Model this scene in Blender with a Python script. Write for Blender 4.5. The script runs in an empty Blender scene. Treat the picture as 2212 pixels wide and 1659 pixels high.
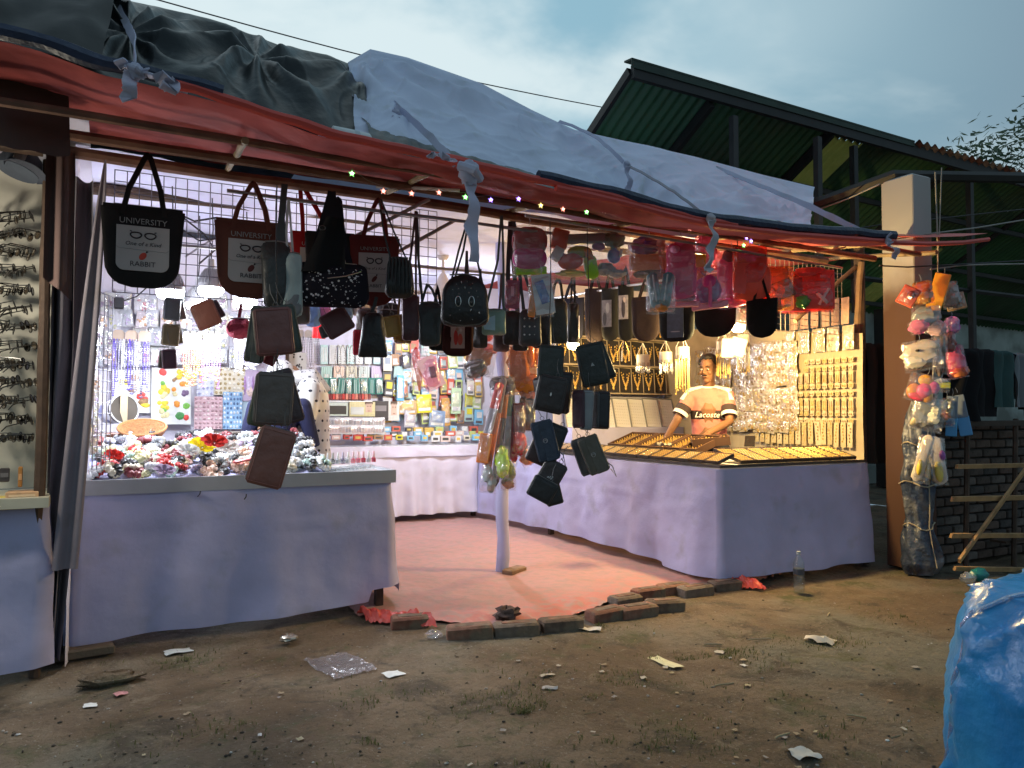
import bpy, math, random
from mathutils import Vector, Matrix, noise
R = math.radians
random.seed(7)
sc = bpy.context.scene
col = sc.collection

# ------------------------------------------------------------------ camera
F, YAW, PIT, ROL, CH = 1645.0, R(28.07), R(2.14), R(.12), 1.32   # focal in px of a 2212 px wide frame
fwd = Vector((math.sin(YAW)*math.cos(PIT), math.cos(YAW)*math.cos(PIT), math.sin(PIT)))
rgt0 = Vector((math.cos(YAW), -math.sin(YAW), 0)); up0 = rgt0.cross(fwd)
rgt = rgt0*math.cos(ROL) + up0*math.sin(ROL); upv = up0*math.cos(ROL) - rgt0*math.sin(ROL)
cam = bpy.data.cameras.new('camera'); camo = bpy.data.objects.new('camera', cam); col.objects.link(camo)
cam.sensor_fit = 'HORIZONTAL'; cam.sensor_width = 36; cam.lens = 36*F/2212; cam.clip_start = .05; cam.clip_end = 500
M = Matrix((rgt, upv, -fwd)).transposed().to_4x4(); M.translation = (0, 0, CH); camo.matrix_world = M
sc.camera = camo

# ------------------------------------------------------------------ sky, sun, exposure
SUN_ROT, SUN_EL = R(-18), R(4)          # the glow of the set sun lies behind the stall roof
world = bpy.data.worlds.new('World'); sc.world = world; world.use_nodes = True
nt = world.node_tree; nt.nodes.clear()
def wn(t, **k):
    n = nt.nodes.new(t)
    for a, b in k.items(): setattr(n, a, b)
    return n
wo = wn('ShaderNodeOutputWorld'); bg = wn('ShaderNodeBackground'); nt.links.new(bg.outputs[0], wo.inputs[0])
sky = wn('ShaderNodeTexSky', sky_type='NISHITA', sun_disc=False, sun_elevation=SUN_EL, sun_rotation=SUN_ROT, air_density=1.2, dust_density=.6, ozone_density=3.0)
skm = wn('ShaderNodeVectorMath', operation='SCALE'); nt.links.new(sky.outputs[0], skm.inputs[0]); skm.inputs['Scale'].default_value = .10
tc = wn('ShaderNodeTexCoord')
sepd = wn('ShaderNodeSeparateXYZ'); nt.links.new(tc.outputs['Generated'], sepd.inputs[0])
zz = wn('ShaderNodeMath', operation='MAXIMUM'); nt.links.new(sepd.outputs[2], zz.inputs[0]); zz.inputs[1].default_value = .0
za = wn('ShaderNodeMath', operation='ADD'); nt.links.new(zz.outputs[0], za.inputs[0]); za.inputs[1].default_value = .22
dv = wn('ShaderNodeVectorMath', operation='DIVIDE'); nt.links.new(tc.outputs['Generated'], dv.inputs[0])
cmb = wn('ShaderNodeCombineXYZ'); [nt.links.new(za.outputs[0], cmb.inputs[i]) for i in range(3)]
nt.links.new(cmb.outputs[0], dv.inputs[1])
def cloud(scale, det, lo, hi, off):
    mp = wn('ShaderNodeMapping'); mp.inputs['Location'].default_value = off; nt.links.new(dv.outputs[0], mp.inputs[0])
    n = wn('ShaderNodeTexNoise'); n.inputs['Scale'].default_value = scale; n.inputs['Detail'].default_value = det
    n.inputs['Roughness'].default_value = .5; n.inputs['Distortion'].default_value = .25; nt.links.new(mp.outputs[0], n.inputs[0])
    m = wn('ShaderNodeMapRange', interpolation_type='SMOOTHSTEP'); m.inputs[1].default_value = lo; m.inputs[2].default_value = hi
    nt.links.new(n.outputs[0], m.inputs[0]); return m.outputs[0]
c1 = cloud(1.5, 6, .43, .60, (2.1, .3, 0)); c2 = cloud(.6, 2, .45, .75, (.4, 5.2, 0))
# glow direction: brightest towards the set sun
gd = wn('ShaderNodeVectorMath', operation='DOT_PRODUCT'); nt.links.new(tc.outputs['Generated'], gd.inputs[0])
gd.inputs[1].default_value = (math.sin(R(8))*math.cos(R(24)), math.cos(R(8))*math.cos(R(24)), math.sin(R(24)))
gm = wn('ShaderNodeMapRange', interpolation_type='SMOOTHSTEP'); gm.inputs[1].default_value = .45; gm.inputs[2].default_value = 1.0
nt.links.new(gd.outputs['Value'], gm.inputs[0])
def mix(fac, a, b):
    m = wn('ShaderNodeMix', data_type='RGBA')
    for s, v in ((m.inputs[0], fac), (m.inputs[6], a), (m.inputs[7], b)):
        if isinstance(v, (int, float)): s.default_value = v
        elif isinstance(v, tuple): s.default_value = v + (1,)
        else: nt.links.new(v, s)
    return m.outputs[2]
SKY_DARK, SKY_MID, SKY_LIT = (.12, .175, .225), (.21, .30, .35), (.54, .63, .645)
lit = mix(gm.outputs[0], SKY_MID, SKY_LIT)
shade = mix(gm.outputs[0], SKY_DARK, (.22, .38, .46))
cl = mix(c1, shade, lit)
cl2 = mix(c2, cl, mix(gm.outputs[0], (.15, .215, .265), (.52, .64, .67)))
fin = mix(.82, skm.outputs[0], cl2)
nt.links.new(fin, bg.inputs[0]); bg.inputs[1].default_value = 1.0
sun = bpy.data.lights.new('sun', 'SUN'); sun.energy = .12; sun.angle = R(40); sun.color = (1, .95, .9)
suno = bpy.data.objects.new('sun', sun); col.objects.link(suno)
suno.rotation_euler = Vector((-math.sin(SUN_ROT)*math.cos(R(30)), -math.cos(SUN_ROT)*math.cos(R(30)), -math.sin(R(30)))).to_track_quat('-Z', 'Y').to_euler()
sc.view_settings.view_transform = 'Standard'; sc.view_settings.look = 'None'; sc.view_settings.exposure = .65; sc.view_settings.gamma = 1
sc.render.engine = 'CYCLES'
sc.cycles.use_denoising = True
sc.cycles.max_bounces = 7; sc.cycles.diffuse_bounces = 3; sc.cycles.glossy_bounces = 3; sc.cycles.transparent_max_bounces = 14
sc.cycles.sample_clamp_indirect = 6
sc.cycles.caustics_reflective = False; sc.cycles.caustics_refractive = False

# ------------------------------------------------------------------ pixel (2212x1659 frame) to a point on a known plane
def ray(x, y): return fwd + rgt*((x-1106)/F) - upv*((y-829.5)/F)
C0 = Vector((0, 0, CH))
def PV(x, y, v): d = ray(x, y); return C0 + d*(v/d.y)
def PU(x, y, u): d = ray(x, y); return C0 + d*(u/d.x)
def PZ(x, y, z=0.): d = ray(x, y); return C0 + d*((z-CH)/d.z)
def PD(x, y, dep): return C0 + ray(x, y)*dep

# ------------------------------------------------------------------ materials
MC = {}
def mat(name, c, rough=.6, metal=0., spec=.5, var=.15, vs=6., bump=0., bs=60., emit=None, es=0., alpha=None, trans=0., sheen=0., weave=0., coat=0., c2=None, c2s=3., c2lo=.45, c2hi=.6, transluc=0., dist=.01):
    if name in MC: return MC[name]
    m = bpy.data.materials.new(name); m.use_nodes = True; MC[name] = m
    t = m.node_tree; b = t.nodes['Principled BSDF']; N = t.nodes.new; L = t.links.new
    b.inputs['Base Color'].default_value = (*c, 1); b.inputs['Roughness'].default_value = rough
    b.inputs['Metallic'].default_value = metal; b.inputs['Specular IOR Level'].default_value = spec
    if coat: b.inputs['Coat Weight'].default_value = coat; b.inputs['Coat Roughness'].default_value = .15
    if sheen: b.inputs['Sheen Weight'].default_value = sheen
    if trans: b.inputs['Transmission Weight'].default_value = trans
    if alpha is not None: b.inputs['Alpha'].default_value = alpha
    co = N('ShaderNodeTexCoord').outputs['Object']
    if c2 or var:
        nz = N('ShaderNodeTexNoise'); nz.inputs['Scale'].default_value = vs; nz.inputs['Detail'].default_value = 4; L(co, nz.inputs[0])
        base = None
        if c2:
            n2 = N('ShaderNodeTexNoise'); n2.inputs['Scale'].default_value = c2s; n2.inputs['Detail'].default_value = 5; L(co, n2.inputs[0])
            mr = N('ShaderNodeMapRange'); mr.inputs[1].default_value = c2lo; mr.inputs[2].default_value = c2hi; L(n2.outputs[0], mr.inputs[0])
            mx = N('ShaderNodeMix'); mx.data_type = 'RGBA'; L(mr.outputs[0], mx.inputs[0]); mx.inputs[6].default_value = (*c, 1); mx.inputs[7].default_value = (*c2, 1)
            base = mx.outputs[2]
        mr = N('ShaderNodeMapRange'); mr.inputs[1].default_value = .3; mr.inputs[2].default_value = .7
        mr.inputs[3].default_value = 1-var; mr.inputs[4].default_value = 1+var; L(nz.outputs[0], mr.inputs[0])
        sv = N('ShaderNodeVectorMath'); sv.operation = 'SCALE'; L(mr.outputs[0], sv.inputs['Scale'])
        if base: L(base, sv.inputs[0])
        else: sv.inputs[0].default_value = c
        L(sv.outputs[0], b.inputs['Base Color'])
    if bump or weave:
        h = None
        if bump:
            nb = N('ShaderNodeTexNoise'); nb.inputs['Scale'].default_value = bs; nb.inputs['Detail'].default_value = 5; L(co, nb.inputs[0])
            bp = N('ShaderNodeBump'); bp.inputs['Strength'].default_value = bump; bp.inputs['Distance'].default_value = dist; L(nb.outputs[0], bp.inputs['Height']); h = bp.outputs[0]
        if weave:
            nb = N('ShaderNodeTexNoise'); nb.inputs['Scale'].default_value = 420; nb.inputs['Detail'].default_value = 1; L(co, nb.inputs[0])
            bp = N('ShaderNodeBump'); bp.inputs['Strength'].default_value = weave; bp.inputs['Distance'].default_value = .003; L(nb.outputs[0], bp.inputs['Height'])
            if h: L(h, bp.inputs['Normal'])
            h = bp.outputs[0]
        L(h, b.inputs['Normal'])
    if emit: b.inputs['Emission Color'].default_value = (*emit, 1); b.inputs['Emission Strength'].default_value = es
    if transluc:
        tl = N('ShaderNodeBsdfTranslucent'); tl.inputs[0].default_value = (*c, 1); ms = N('ShaderNodeMixShader'); ms.inputs[0].default_value = transluc
        L(b.outputs[0], ms.inputs[1]); L(tl.outputs[0], ms.inputs[2]); L(ms.outputs[0], t.nodes['Material Output'].inputs[0])
    return m
def film(name, tint=(1, 1, 1), gl=.16, rough=.12, haze=.05, hz=(.9, .9, .92)):
    if name in MC: return MC[name]
    m = bpy.data.materials.new(name); m.use_nodes = True; MC[name] = m
    t = m.node_tree; t.nodes.remove(t.nodes['Principled BSDF']); N = t.nodes.new; L = t.links.new
    tr = N('ShaderNodeBsdfTransparent'); tr.inputs[0].default_value = (*tint, 1)
    g = N('ShaderNodeBsdfGlossy'); g.inputs['Roughness'].default_value = rough; g.inputs[0].default_value = (1, 1, 1, 1)
    d = N('ShaderNodeBsdfDiffuse'); d.inputs[0].default_value = (*hz, 1)
    co = N('ShaderNodeTexCoord').outputs['Object']; nb = N('ShaderNodeTexNoise'); nb.inputs['Scale'].default_value = 26; nb.inputs['Detail'].default_value = 4; L(co, nb.inputs[0])
    bp = N('ShaderNodeBump'); bp.inputs['Strength'].default_value = .7; bp.inputs['Distance'].default_value = .02; L(nb.outputs[0], bp.inputs['Height']); L(bp.outputs[0], g.inputs['Normal'])
    m1 = N('ShaderNodeMixShader'); m1.inputs[0].default_value = haze; L(tr.outputs[0], m1.inputs[1]); L(d.outputs[0], m1.inputs[2])
    m2 = N('ShaderNodeMixShader'); m2.inputs[0].default_value = gl; L(m1.outputs[0], m2.inputs[1]); L(g.outputs[0], m2.inputs[2])
    L(m2.outputs[0], t.nodes['Material Output'].inputs[0]); return m
def sk(c): return '%02x%02x%02x' % tuple(int(max(0, min(1, k))*255) for k in c)
def cm(c, rough=.55, **k):                      # a plain material of that colour
    return mat('m_%s_%d_%s' % (sk(c), int(rough*100), '_'.join('%s%s' % (a, b) for a, b in sorted(k.items()))), c, rough, **k)

# ------------------------------------------------------------------ mesh builder
class MB:
    def __init__(s): s.v = []; s.f = []; s.mi = []; s.m = 0
    def add(s, vs, fs, m=None):
        o = len(s.v); s.v += [tuple(p) for p in vs]; s.f += [tuple(i+o for i in f) for f in fs]; s.mi += [s.m if m is None else m]*len(fs); return s
    def box(s, c, d, rot=None, m=None, taper=1.):
        x, y, z = d[0]/2, d[1]/2, d[2]/2
        vs = [Vector((sx*x*(taper if sz > 0 else 1), sy*y*(taper if sz > 0 else 1), sz*z)) for sx in (-1, 1) for sy in (-1, 1) for sz in (-1, 1)]
        if rot is not None: vs = [rot @ p for p in vs]
        c = Vector(c)
        return s.add([p+c for p in vs], [(0, 1, 3, 2), (4, 6, 7, 5), (0, 4, 5, 1), (2, 3, 7, 6), (0, 2, 6, 4), (1, 5, 7, 3)], m)
    def bbox(s, c, d, b, rot=None, m=None):      # box with chamfered edges
        hx, hy, hz = d[0]/2, d[1]/2, d[2]/2; b = min(b, hx*.9, hy*.9, hz*.9)
        rings = [(hx-b, hy-b, -hz), (hx, hy, -hz+b), (hx, hy, hz-b), (hx-b, hy-b, hz)]
        vs = []
        for rx, ry, z in rings:
            for sx, sy in ((1, 1), (-1, 1), (-1, -1), (1, -1)):
                pts = [(sx*(rx-b*.6), sy*ry), (sx*rx, sy*(ry-b*.6))]
                if sx*sy > 0: pts = pts[::-1]
                vs += [Vector((px, py, z)) for px, py in pts]
        if rot is not None: vs = [rot @ p for p in vs]
        c = Vector(c); fs = []
        for k in range(3):
            for i in range(8): j = (i+1) % 8; fs.append((k*8+i, k*8+j, k*8+8+j, k*8+8+i))
        fs += [tuple(range(7, -1, -1)), tuple(range(24, 32))]
        return s.add([p+c for p in vs], fs, m)
    def tube(s, path, r, n=6, m=None, cap=True, flat=1., closed=False):
        P = [Vector(p) for p in path]; k = len(P); rs = r if isinstance(r, (list, tuple)) else [r]*k
        vs = []; fs = []; prev = None
        for i in range(k):
            t = (P[(i+1) % k]-P[i-1]) if closed else (P[min(i+1, k-1)]-P[max(i-1, 0)])
            if t.length < 1e-9: t = Vector((0, 0, 1))
            t.normalize()
            if prev is None:
                a = Vector((0, 0, 1)) if abs(t.z) < .9 else Vector((0, 1, 0)); x = t.cross(a).normalized()
            else:
                x = prev - t*prev.dot(t)
                x = x.normalized() if x.length > 1e-6 else t.orthogonal().normalized()
            prev = x; y = t.cross(x)
            for j in range(n):
                a = 2*math.pi*j/n; vs.append(P[i] + x*(math.cos(a)*rs[i]) + y*(math.sin(a)*rs[i]*flat))
        for i in range(k if closed else k-1):
            i2 = (i+1) % k
            for j in range(n): j2 = (j+1) % n; fs.append((i*n+j, i*n+j2, i2*n+j2, i2*n+j))
        if cap and not closed: fs += [tuple(range(n-1, -1, -1)), tuple(range((k-1)*n, k*n))]
        return s.add(vs, fs, m)
    def strip(s, path, w, side, th=.003, m=None):    # flat ribbon: width w along side vector(s)
        P = [Vector(p) for p in path]; k = len(P); ws = w if isinstance(w, (list, tuple)) else [w]*k
        vs = []; fs = []
        for i in range(k):
            t = (P[min(i+1, k-1)]-P[max(i-1, 0)]).normalized(); sd = Vector(side[i] if isinstance(side, list) else side)
            sd = (sd - t*sd.dot(t)).normalized(); n_ = t.cross(sd)
            for a, b in ((-1, -1), (1, -1), (1, 1), (-1, 1)): vs.append(P[i] + sd*(a*ws[i]/2) + n_*(b*th/2))
        for i in range(k-1):
            for j in range(4): j2 = (j+1) % 4; fs.append((i*4+j, i*4+j2, i*4+4+j2, i*4+4+j))
        fs += [(3, 2, 1, 0), tuple(range((k-1)*4, k*4))]
        return s.add(vs, fs, m)
    def lathe(s, prof, c=(0, 0, 0), n=16, m=None, rot=None, sx=1., sy=1.):
        vs = []; fs = []; k = len(prof)
        for r_, z in prof:
            for j in range(n): a = 2*math.pi*j/n; vs.append(Vector((r_*math.cos(a)*sx, r_*math.sin(a)*sy, z)))
        if rot is not None: vs = [rot @ p for p in vs]
        c = Vector(c); vs = [p+c for p in vs]
        for i in range(k-1):
            for j in range(n): j2 = (j+1) % n; fs.append((i*n+j, i*n+j2, i*n+n+j2, i*n+n+j))
        if prof[0][0] > 1e-6: fs.append(tuple(range(n-1, -1, -1)))
        if prof[-1][0] > 1e-6: fs.append(tuple(range((k-1)*n, k*n)))
        return s.add(vs, fs, m)
    def ell(s, c, r, n=10, k=6, m=None, rot=None, jit=0.):
        prof = []; vs = []; fs = []
        for i in range(k+1):
            t = math.pi*i/k
            for j in range(n):
                a = 2*math.pi*j/n; q = 1+random.uniform(-jit, jit)
                vs.append(Vector((r[0]*math.sin(t)*math.cos(a)*q, r[1]*math.sin(t)*math.sin(a)*q, -r[2]*math.cos(t)*q)))
        if rot is not None: vs = [rot @ p for p in vs]
        c = Vector(c); vs = [p+c for p in vs]
        for i in range(k):
            for j in range(n): j2 = (j+1) % n; fs.append((i*n+j, i*n+j2, i*n+n+j2, i*n+n+j))
        return s.add(vs, fs, m)
    def grid(s, fn, nu, nv, m=None, th=0.):
        vs = [Vector(fn(i/nu, j/nv)) for j in range(nv+1) for i in range(nu+1)]; W = nu+1
        fs = [(j*W+i, j*W+i+1, j*W+W+i+1, j*W+W+i) for j in range(nv) for i in range(nu)]
        return s.add(vs, fs, m)
    def poly(s, pts, th, n=(0, 1, 0), m=None):       # extruded outline
        n = Vector(n).normalized()*th/2; k = len(pts); P = [Vector(p) for p in pts]
        vs = [p+n for p in P]+[p-n for p in P]
        fs = [tuple(range(k)), tuple(range(2*k-1, k-1, -1))]+[(i, k+i, k+(i+1) % k, (i+1) % k) for i in range(k)]
        return s.add(vs, fs, m)
    def mesh(s, name, mats, smooth=True, ang=40):
        me = bpy.data.meshes.new(name); me.from_pydata(s.v, [], s.f)
        for q in (mats if isinstance(mats, (list, tuple)) else [mats]): me.materials.append(q)
        if len(me.materials) > 1: me.polygons.foreach_set('material_index', s.mi)
        me.update()
        if smooth:
            try: me.shade_smooth(); me.set_sharp_from_angle(angle=R(ang))
            except Exception: pass
        return me
    def build(s, name, mats, parent=None, smooth=True, ang=40):
        return put(s.mesh(name, mats, smooth, ang), name, parent)
def put(me, name, parent=None, loc=None, rot=None):
    o = bpy.data.objects.new(name, me); col.objects.link(o)
    if parent is not None: o.parent = parent
    if loc is not None: o.location = loc
    if rot is not None: o.rotation_euler = rot
    return o
def tag(o, label=None, cat=None, group=None, kind=None):
    if label: o['label'] = label
    if cat: o['category'] = cat
    if group: o['group'] = group
    if kind: o['kind'] = kind
    return o
def thing(name, label, cat, loc=(0, 0, 0), rot=(0, 0, 0), group=None):
    o = bpy.data.objects.new(name, None); col.objects.link(o); o.location = loc; o.rotation_euler = rot; o.empty_display_size = .05
    return tag(o, label, cat, group)
def kids(o): return [c for c in o.children]
KID = {}
def copy_tree(o, loc=None, rot=None, label=None, parent=None, scale=None, kidlist=None):
    c = o.copy(); col.objects.link(c); c.parent = parent
    if loc is not None: c.location = loc
    if rot is not None: c.rotation_euler = rot
    if label: c['label'] = label
    if scale: c.scale = scale
    for ch in list(o.children): copy_tree(ch, parent=c)
    return c
def text_mesh(body, size, m, shear=0., ext=.0008, name='lettering', spacing=1.):
    cu = bpy.data.curves.new('t', 'FONT'); cu.body = body; cu.size = size; cu.align_x = 'CENTER'; cu.align_y = 'CENTER'; cu.shear = shear; cu.extrude = ext
    cu.resolution_u = 2; cu.space_character = spacing
    o = bpy.data.objects.new('t', cu); col.objects.link(o)
    me = bpy.data.meshes.new_from_object(o.evaluated_get(bpy.context.evaluated_depsgraph_get())); bpy.data.objects.remove(o); bpy.data.curves.remove(cu)
    me.materials.clear(); me.materials.append(m); me.name = name; return me
UPR = (R(90), 0, 0)                              # stands a flat XY mesh up so that it faces -Y
def nz3(x, y, z=0.): return noise.noise(Vector((x, y, z)))
def fbm(x, y, z=0., o=4): return noise.fractal(Vector((x, y, z)), 1.0, 2.0, o)
def remeshed(mb, name, mats, voxel, smooth=4, parent=None, keep=None):
    """fuse overlapping pieces into one continuous surface"""
    me = mb.mesh(name, mats); o = bpy.data.objects.new(name, me); col.objects.link(o)
    md = o.modifiers.new('r', 'REMESH'); md.mode = 'VOXEL'; md.voxel_size = voxel
    ms = o.modifiers.new('s', 'SMOOTH'); ms.iterations = smooth; ms.factor = .5
    me2 = bpy.data.meshes.new_from_object(o.evaluated_get(bpy.context.evaluated_depsgraph_get()))
    o.modifiers.clear(); o.data = me2; bpy.data.meshes.remove(me); me2.name = name
    me2.shade_smooth()
    if parent is not None: o.parent = parent
    return o
# ================================================================== ground
def dirt_material():
    m = bpy.data.materials.new('dirt'); m.use_nodes = True; t = m.node_tree; N = t.nodes.new; L = t.links.new; b = t.nodes['Principled BSDF']
    co = N('ShaderNodeTexCoord').outputs['Object']
    def nz(s, d=6, r=.6, dist=0.):
        n = N('ShaderNodeTexNoise'); n.inputs['Scale'].default_value = s; n.inputs['Detail'].default_value = d; n.inputs['Roughness'].default_value = r; n.inputs['Distortion'].default_value = dist; L(co, n.inputs[0]); return n.outputs[0]
    def rng(v, a, b_, c=0, d=1):
        q = N('ShaderNodeMapRange'); q.interpolation_type = 'SMOOTHSTEP'; q.inputs[1].default_value = a; q.inputs[2].default_value = b_; q.inputs[3].default_value = c; q.inputs[4].default_value = d; L(v, q.inputs[0]); return q.outputs[0]
    def mx(f, a, b_):
        q = N('ShaderNodeMix'); q.data_type = 'RGBA'
        for s, v in ((q.inputs[0], f), (q.inputs[6], a), (q.inputs[7], b_)):
            if isinstance(v, tuple): s.default_value = v+(1,)
            elif isinstance(v, float): s.default_value = v
            else: L(v, s)
        return q.outputs[2]
    c = mx(rng(nz(1.1, 5), .4, .62), (.165, .113, .066), (.25, .185, .118))
    c = mx(rng(nz(.55, 3), .47, .62), c, (.19, .178, .132))                 # greyer trodden clay
    c = mx(rng(nz(2.3, 7, .7, .6), .50, .66), c, (.085, .066, .043))            # damp patches
    c = mx(rng(nz(9, 7, .75), .60, .78), c, (.07, .055, .038))
    c = mx(rng(nz(2.6, 7, .75), .52, .68), c, (.105, .108, .045))                # thin moss
    c = mx(rng(nz(24, 7, .8, .4), .50, .74), c, (.06, .05, .034))
    c = mx(rng(nz(7, 6, .7, .8), .54, .74), c, (.27, .215, .145))
    c = mx(rng(nz(60, 3), .62, .70), c, (.30, .26, .21))                     # grit
    L(c, b.inputs['Base Color']); b.inputs['Roughness'].default_value = .9
    bp = N('ShaderNodeBump'); bp.inputs['Strength'].default_value = .9; bp.inputs['Distance'].default_value = .05; L(nz(14, 9, .72), bp.inputs['Height'])
    bp2 = N('ShaderNodeBump'); bp2.inputs['Strength'].default_value = .6; bp2.inputs['Distance'].default_value = .008; L(nz(90, 5, .7), bp2.inputs['Height']); L(bp.outputs[0], bp2.inputs['Normal'])
    L(bp2.outputs[0], b.inputs['Normal']); MC['dirt'] = m; return m
DIRT = dirt_material()
def gz(x, y):
    a = max(0., min(1., (4.1-y)/.5)) if 1.5 < x < 4.3 else max(0., min(1., (4.75-y)/.5))
    return -.004 + (fbm(x*.7, y*.7, 3)*.026 + fbm(x*3.1, y*3.1, 9)*.016 + .010*abs(nz3(x*6.3, y*6.3, 2)) - .018)*(a if x < 5.7 else 1)
mb = MB(); mb.grid(lambda a, b: (-3+13*a, .2+7.8*b, gz(-3+13*a, .2+7.8*b)), 230, 150)
S = 120
mb.add([(-S, -S, -.02), (S, -S, -.02), (S, .2, -.02), (-S, .2, -.02), (-S, 8, -.02), (S, 8, -.02), (S, S, -.02), (-S, S, -.02), (-3, .2, -.02), (10, .2, -.02), (10, 8, -.02), (-3, 8, -.02)],
       [(0, 1, 2, 9, 8, 3), (4, 11, 10, 5, 6, 7), (3, 8, 11, 4), (9, 2, 5, 10)])
tag(mb.build('ground', DIRT, smooth=True, ang=180), kind='structure')

# grass, uncountable thin tufts in worn patches
def gmat():
    return mat('grass_blade', (.12, .135, .04), .8, var=.4, vs=3., transluc=.25)
mb = MB(); rg = random.Random(3)
patches = [(1130, 1530, .5, 700), (900, 1520, .45, 420), (1480, 1420, .32, 650), (1560, 1400, .25, 300), (1300, 1490, .5, 520), (820, 1600, .5, 350), (1190, 1640, .5, 300), (1290, 1350, .25, 160), (1650, 1450, .5, 260), (1800, 1380, .5, 330),
           (1780, 1580, .6, 280), (520, 1560, .6, 220), (1400, 1600, .6, 350), (260, 1450, .35, 120), (400, 1420, .3, 120), (1950, 1330, .35, 120)]
for px, py, rad, n in patches:
    c = PZ(px, py)
    for _ in range(n*2):
        a = rg.uniform(0, 6.283); q = rad*abs(rg.gauss(0, .55)); x, y = c.x+math.cos(a)*q*1.5, c.y+math.sin(a)*q
        if nz3(x*3, y*3, 4)+.5*nz3(x*11, y*11, 1) < .08: continue
        z = gz(x, y)-.004; h = rg.uniform(.006, .028); w = rg.uniform(.0012, .0026); d = rg.uniform(0, 6.283); l = rg.uniform(.3, 1.6)*h
        sx, sy = math.cos(d+1.57)*w, math.sin(d+1.57)*w
        p1 = (x+math.cos(d)*l*.4, y+math.sin(d)*l*.4, z+h*.7); p2 = (x+math.cos(d)*l, y+math.sin(d)*l, z+h)
        mb.add([(x-sx, y-sy, z), (x+sx, y+sy, z), (p1[0]+sx*.7, p1[1]+sy*.7, p1[2]), (p1[0]-sx*.7, p1[1]-sy*.7, p1[2]), p2], [(0, 1, 2, 3), (3, 2, 4)])
tag(mb.build('grass', gmat(), smooth=False), 'short sparse grass in worn patches of the dirt ground', 'grass', kind='stuff')
# small crumbs, pebbles and scraps
mb = MB(); cols = [cm((.16, .12, .08), .9), cm((.40, .37, .33), .9), cm((.055, .045, .035), .9), cm((.6, .6, .58), .8), cm((.28, .24, .13), .9)]
for _ in range(700):
    p = PZ(rg.uniform(-40, 2250), 1280+380*rg.random()**.8)
    if p.y > 4.0 and 1.5 < p.x < 4.3 or p.y > 4.6: continue
    k = rg.choices(range(5), [6, 2, 7, .8, 2])[0]; s = rg.uniform(.002, .008) if k != 4 else .004
    z = gz(p.x, p.y)
    if k == 4:
        a = rg.uniform(0, 6.28); l = rg.uniform(.02, .06); mb.tube([(p.x, p.y, z+.003), (p.x+math.cos(a)*l, p.y+math.sin(a)*l, z+.004)], .0018, 4, m=4)
    else: mb.ell((p.x, p.y, z+s*.3), (s*rg.uniform(.7, 1.6), s, s*.6), 6, 4, m=k, jit=.25)
tag(mb.build('gravel', cols, smooth=False), 'loose crumbs, twigs and grit scattered over the dirt', 'gravel', kind='stuff')

# ================================================================== the open shed behind
sm = MB()
SHED = thing('market_shed', 'open shed with a dark green corrugated mono-pitch roof behind the stall', 'shed', (4.9, 6.5, 0))
def SH(u, v, z): return (u-4.9, v-6.5, z)
sky_y = mat('clear_roof_sheet', (.42, .41, .19), .5, var=.6, vs=5., transluc=.7)
green = mat('roof_sheet_green', (.05, .15, .065), .55, var=.25, vs=1.2, c2=(.05, .09, .05), c2s=.6)
dark = mat('roof_steel', (.016, .015, .014), .6, var=.3)
rust = mat('roof_red_oxide', (.16, .06, .045), .7, var=.3, c2=(.25, .2, .17), c2s=3)
def rz(u, v): return 5.0-.016*(u-4.9)-.55*(v-6.5)
def corr(u0, u1, v0, v1, name, m, dz=0., amp=.022, pitch=.13):
    n = int((u1-u0)/pitch*6); q = MB()
    q.grid(lambda a, b: SH(u0+(u1-u0)*a, v0+(v1-v0)*b, rz(u0+(u1-u0)*a, v0+(v1-v0)*b)+dz+amp*math.sin(2*math.pi*(u1-u0)*a/pitch)), n, 4)
    q.grid(lambda a, b: SH(u0+(u1-u0)*(1-a), v0+(v1-v0)*b, rz(u0+(u1-u0)*(1-a), v0+(v1-v0)*b)+dz+.006+amp*math.sin(2*math.pi*(u1-u0)*(1-a)/pitch)), n, 4)
    return q.build(name, m, SHED, ang=80)
U_ = [4.9, 5.94, 6.98, 8.2, 8.78, 9.82, 10.86, 11.9, 12.5, 13.54, 14.58, 15.6, 16.6, 17.6, 18.6, 19.6]
for u, u1_ in zip(U_[:-1], U_[1:]):                          # sheets of about a metre, some of them clear
    w = u1_-u
    gap = (6.62, 7.5) if 8.1 < u < 8.3 else ((7.9, 10.2) if 11.8 < u < 12.1 else None)
    for v0, v1 in ([(6.5, gap[0]), (gap[1], 10.9)] if gap else [(6.5, 10.9)]): corr(u, u+w-.008, v0, v1, 'roof_sheet', green, dz=random.uniform(-.004, .004))
    if gap: corr(u, u+w-.008, gap[0]-.02, gap[1]+.02, 'skylight_sheet', sky_y, dz=-.012)

corr(9.6, 19.6, 6.38, 6.56, 'eave_sheet', rust, dz=.0, amp=.028, pitch=.17)
mb = MB(); mb.box(SH(12.25, 6.47, 4.85), (14.7, .06, .15), Matrix.Rotation(.016, 3, 'Y')); mb.build('ridge_beam', dark, SHED)
mb = MB(); mb.poly([SH(4.86, 6.42, 5.08), SH(9.6, 6.42, 5.0), SH(9.6, 6.56, 5.02), SH(4.86, 6.56, 5.1)], .02, (0, 0, 1)); mb.poly([SH(4.86, 6.43, 5.07), SH(9.6, 6.43, 4.99), SH(9.6, 6.43, 4.93), SH(4.86, 6.43, 4.99)], .012, (0, 1, 0)); mb.build('ridge_cap', mat('cap_dark', (.02, .04, .026), .6, var=.3), SHED)
mb = MB(); mb.box(SH(4.9, 8.7, 3.78), (.05, 5.0, .10), Matrix.Rotation(-math.atan(.55), 3, 'X')); mb.build('edge_rafter', dark, SHED)
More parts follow.
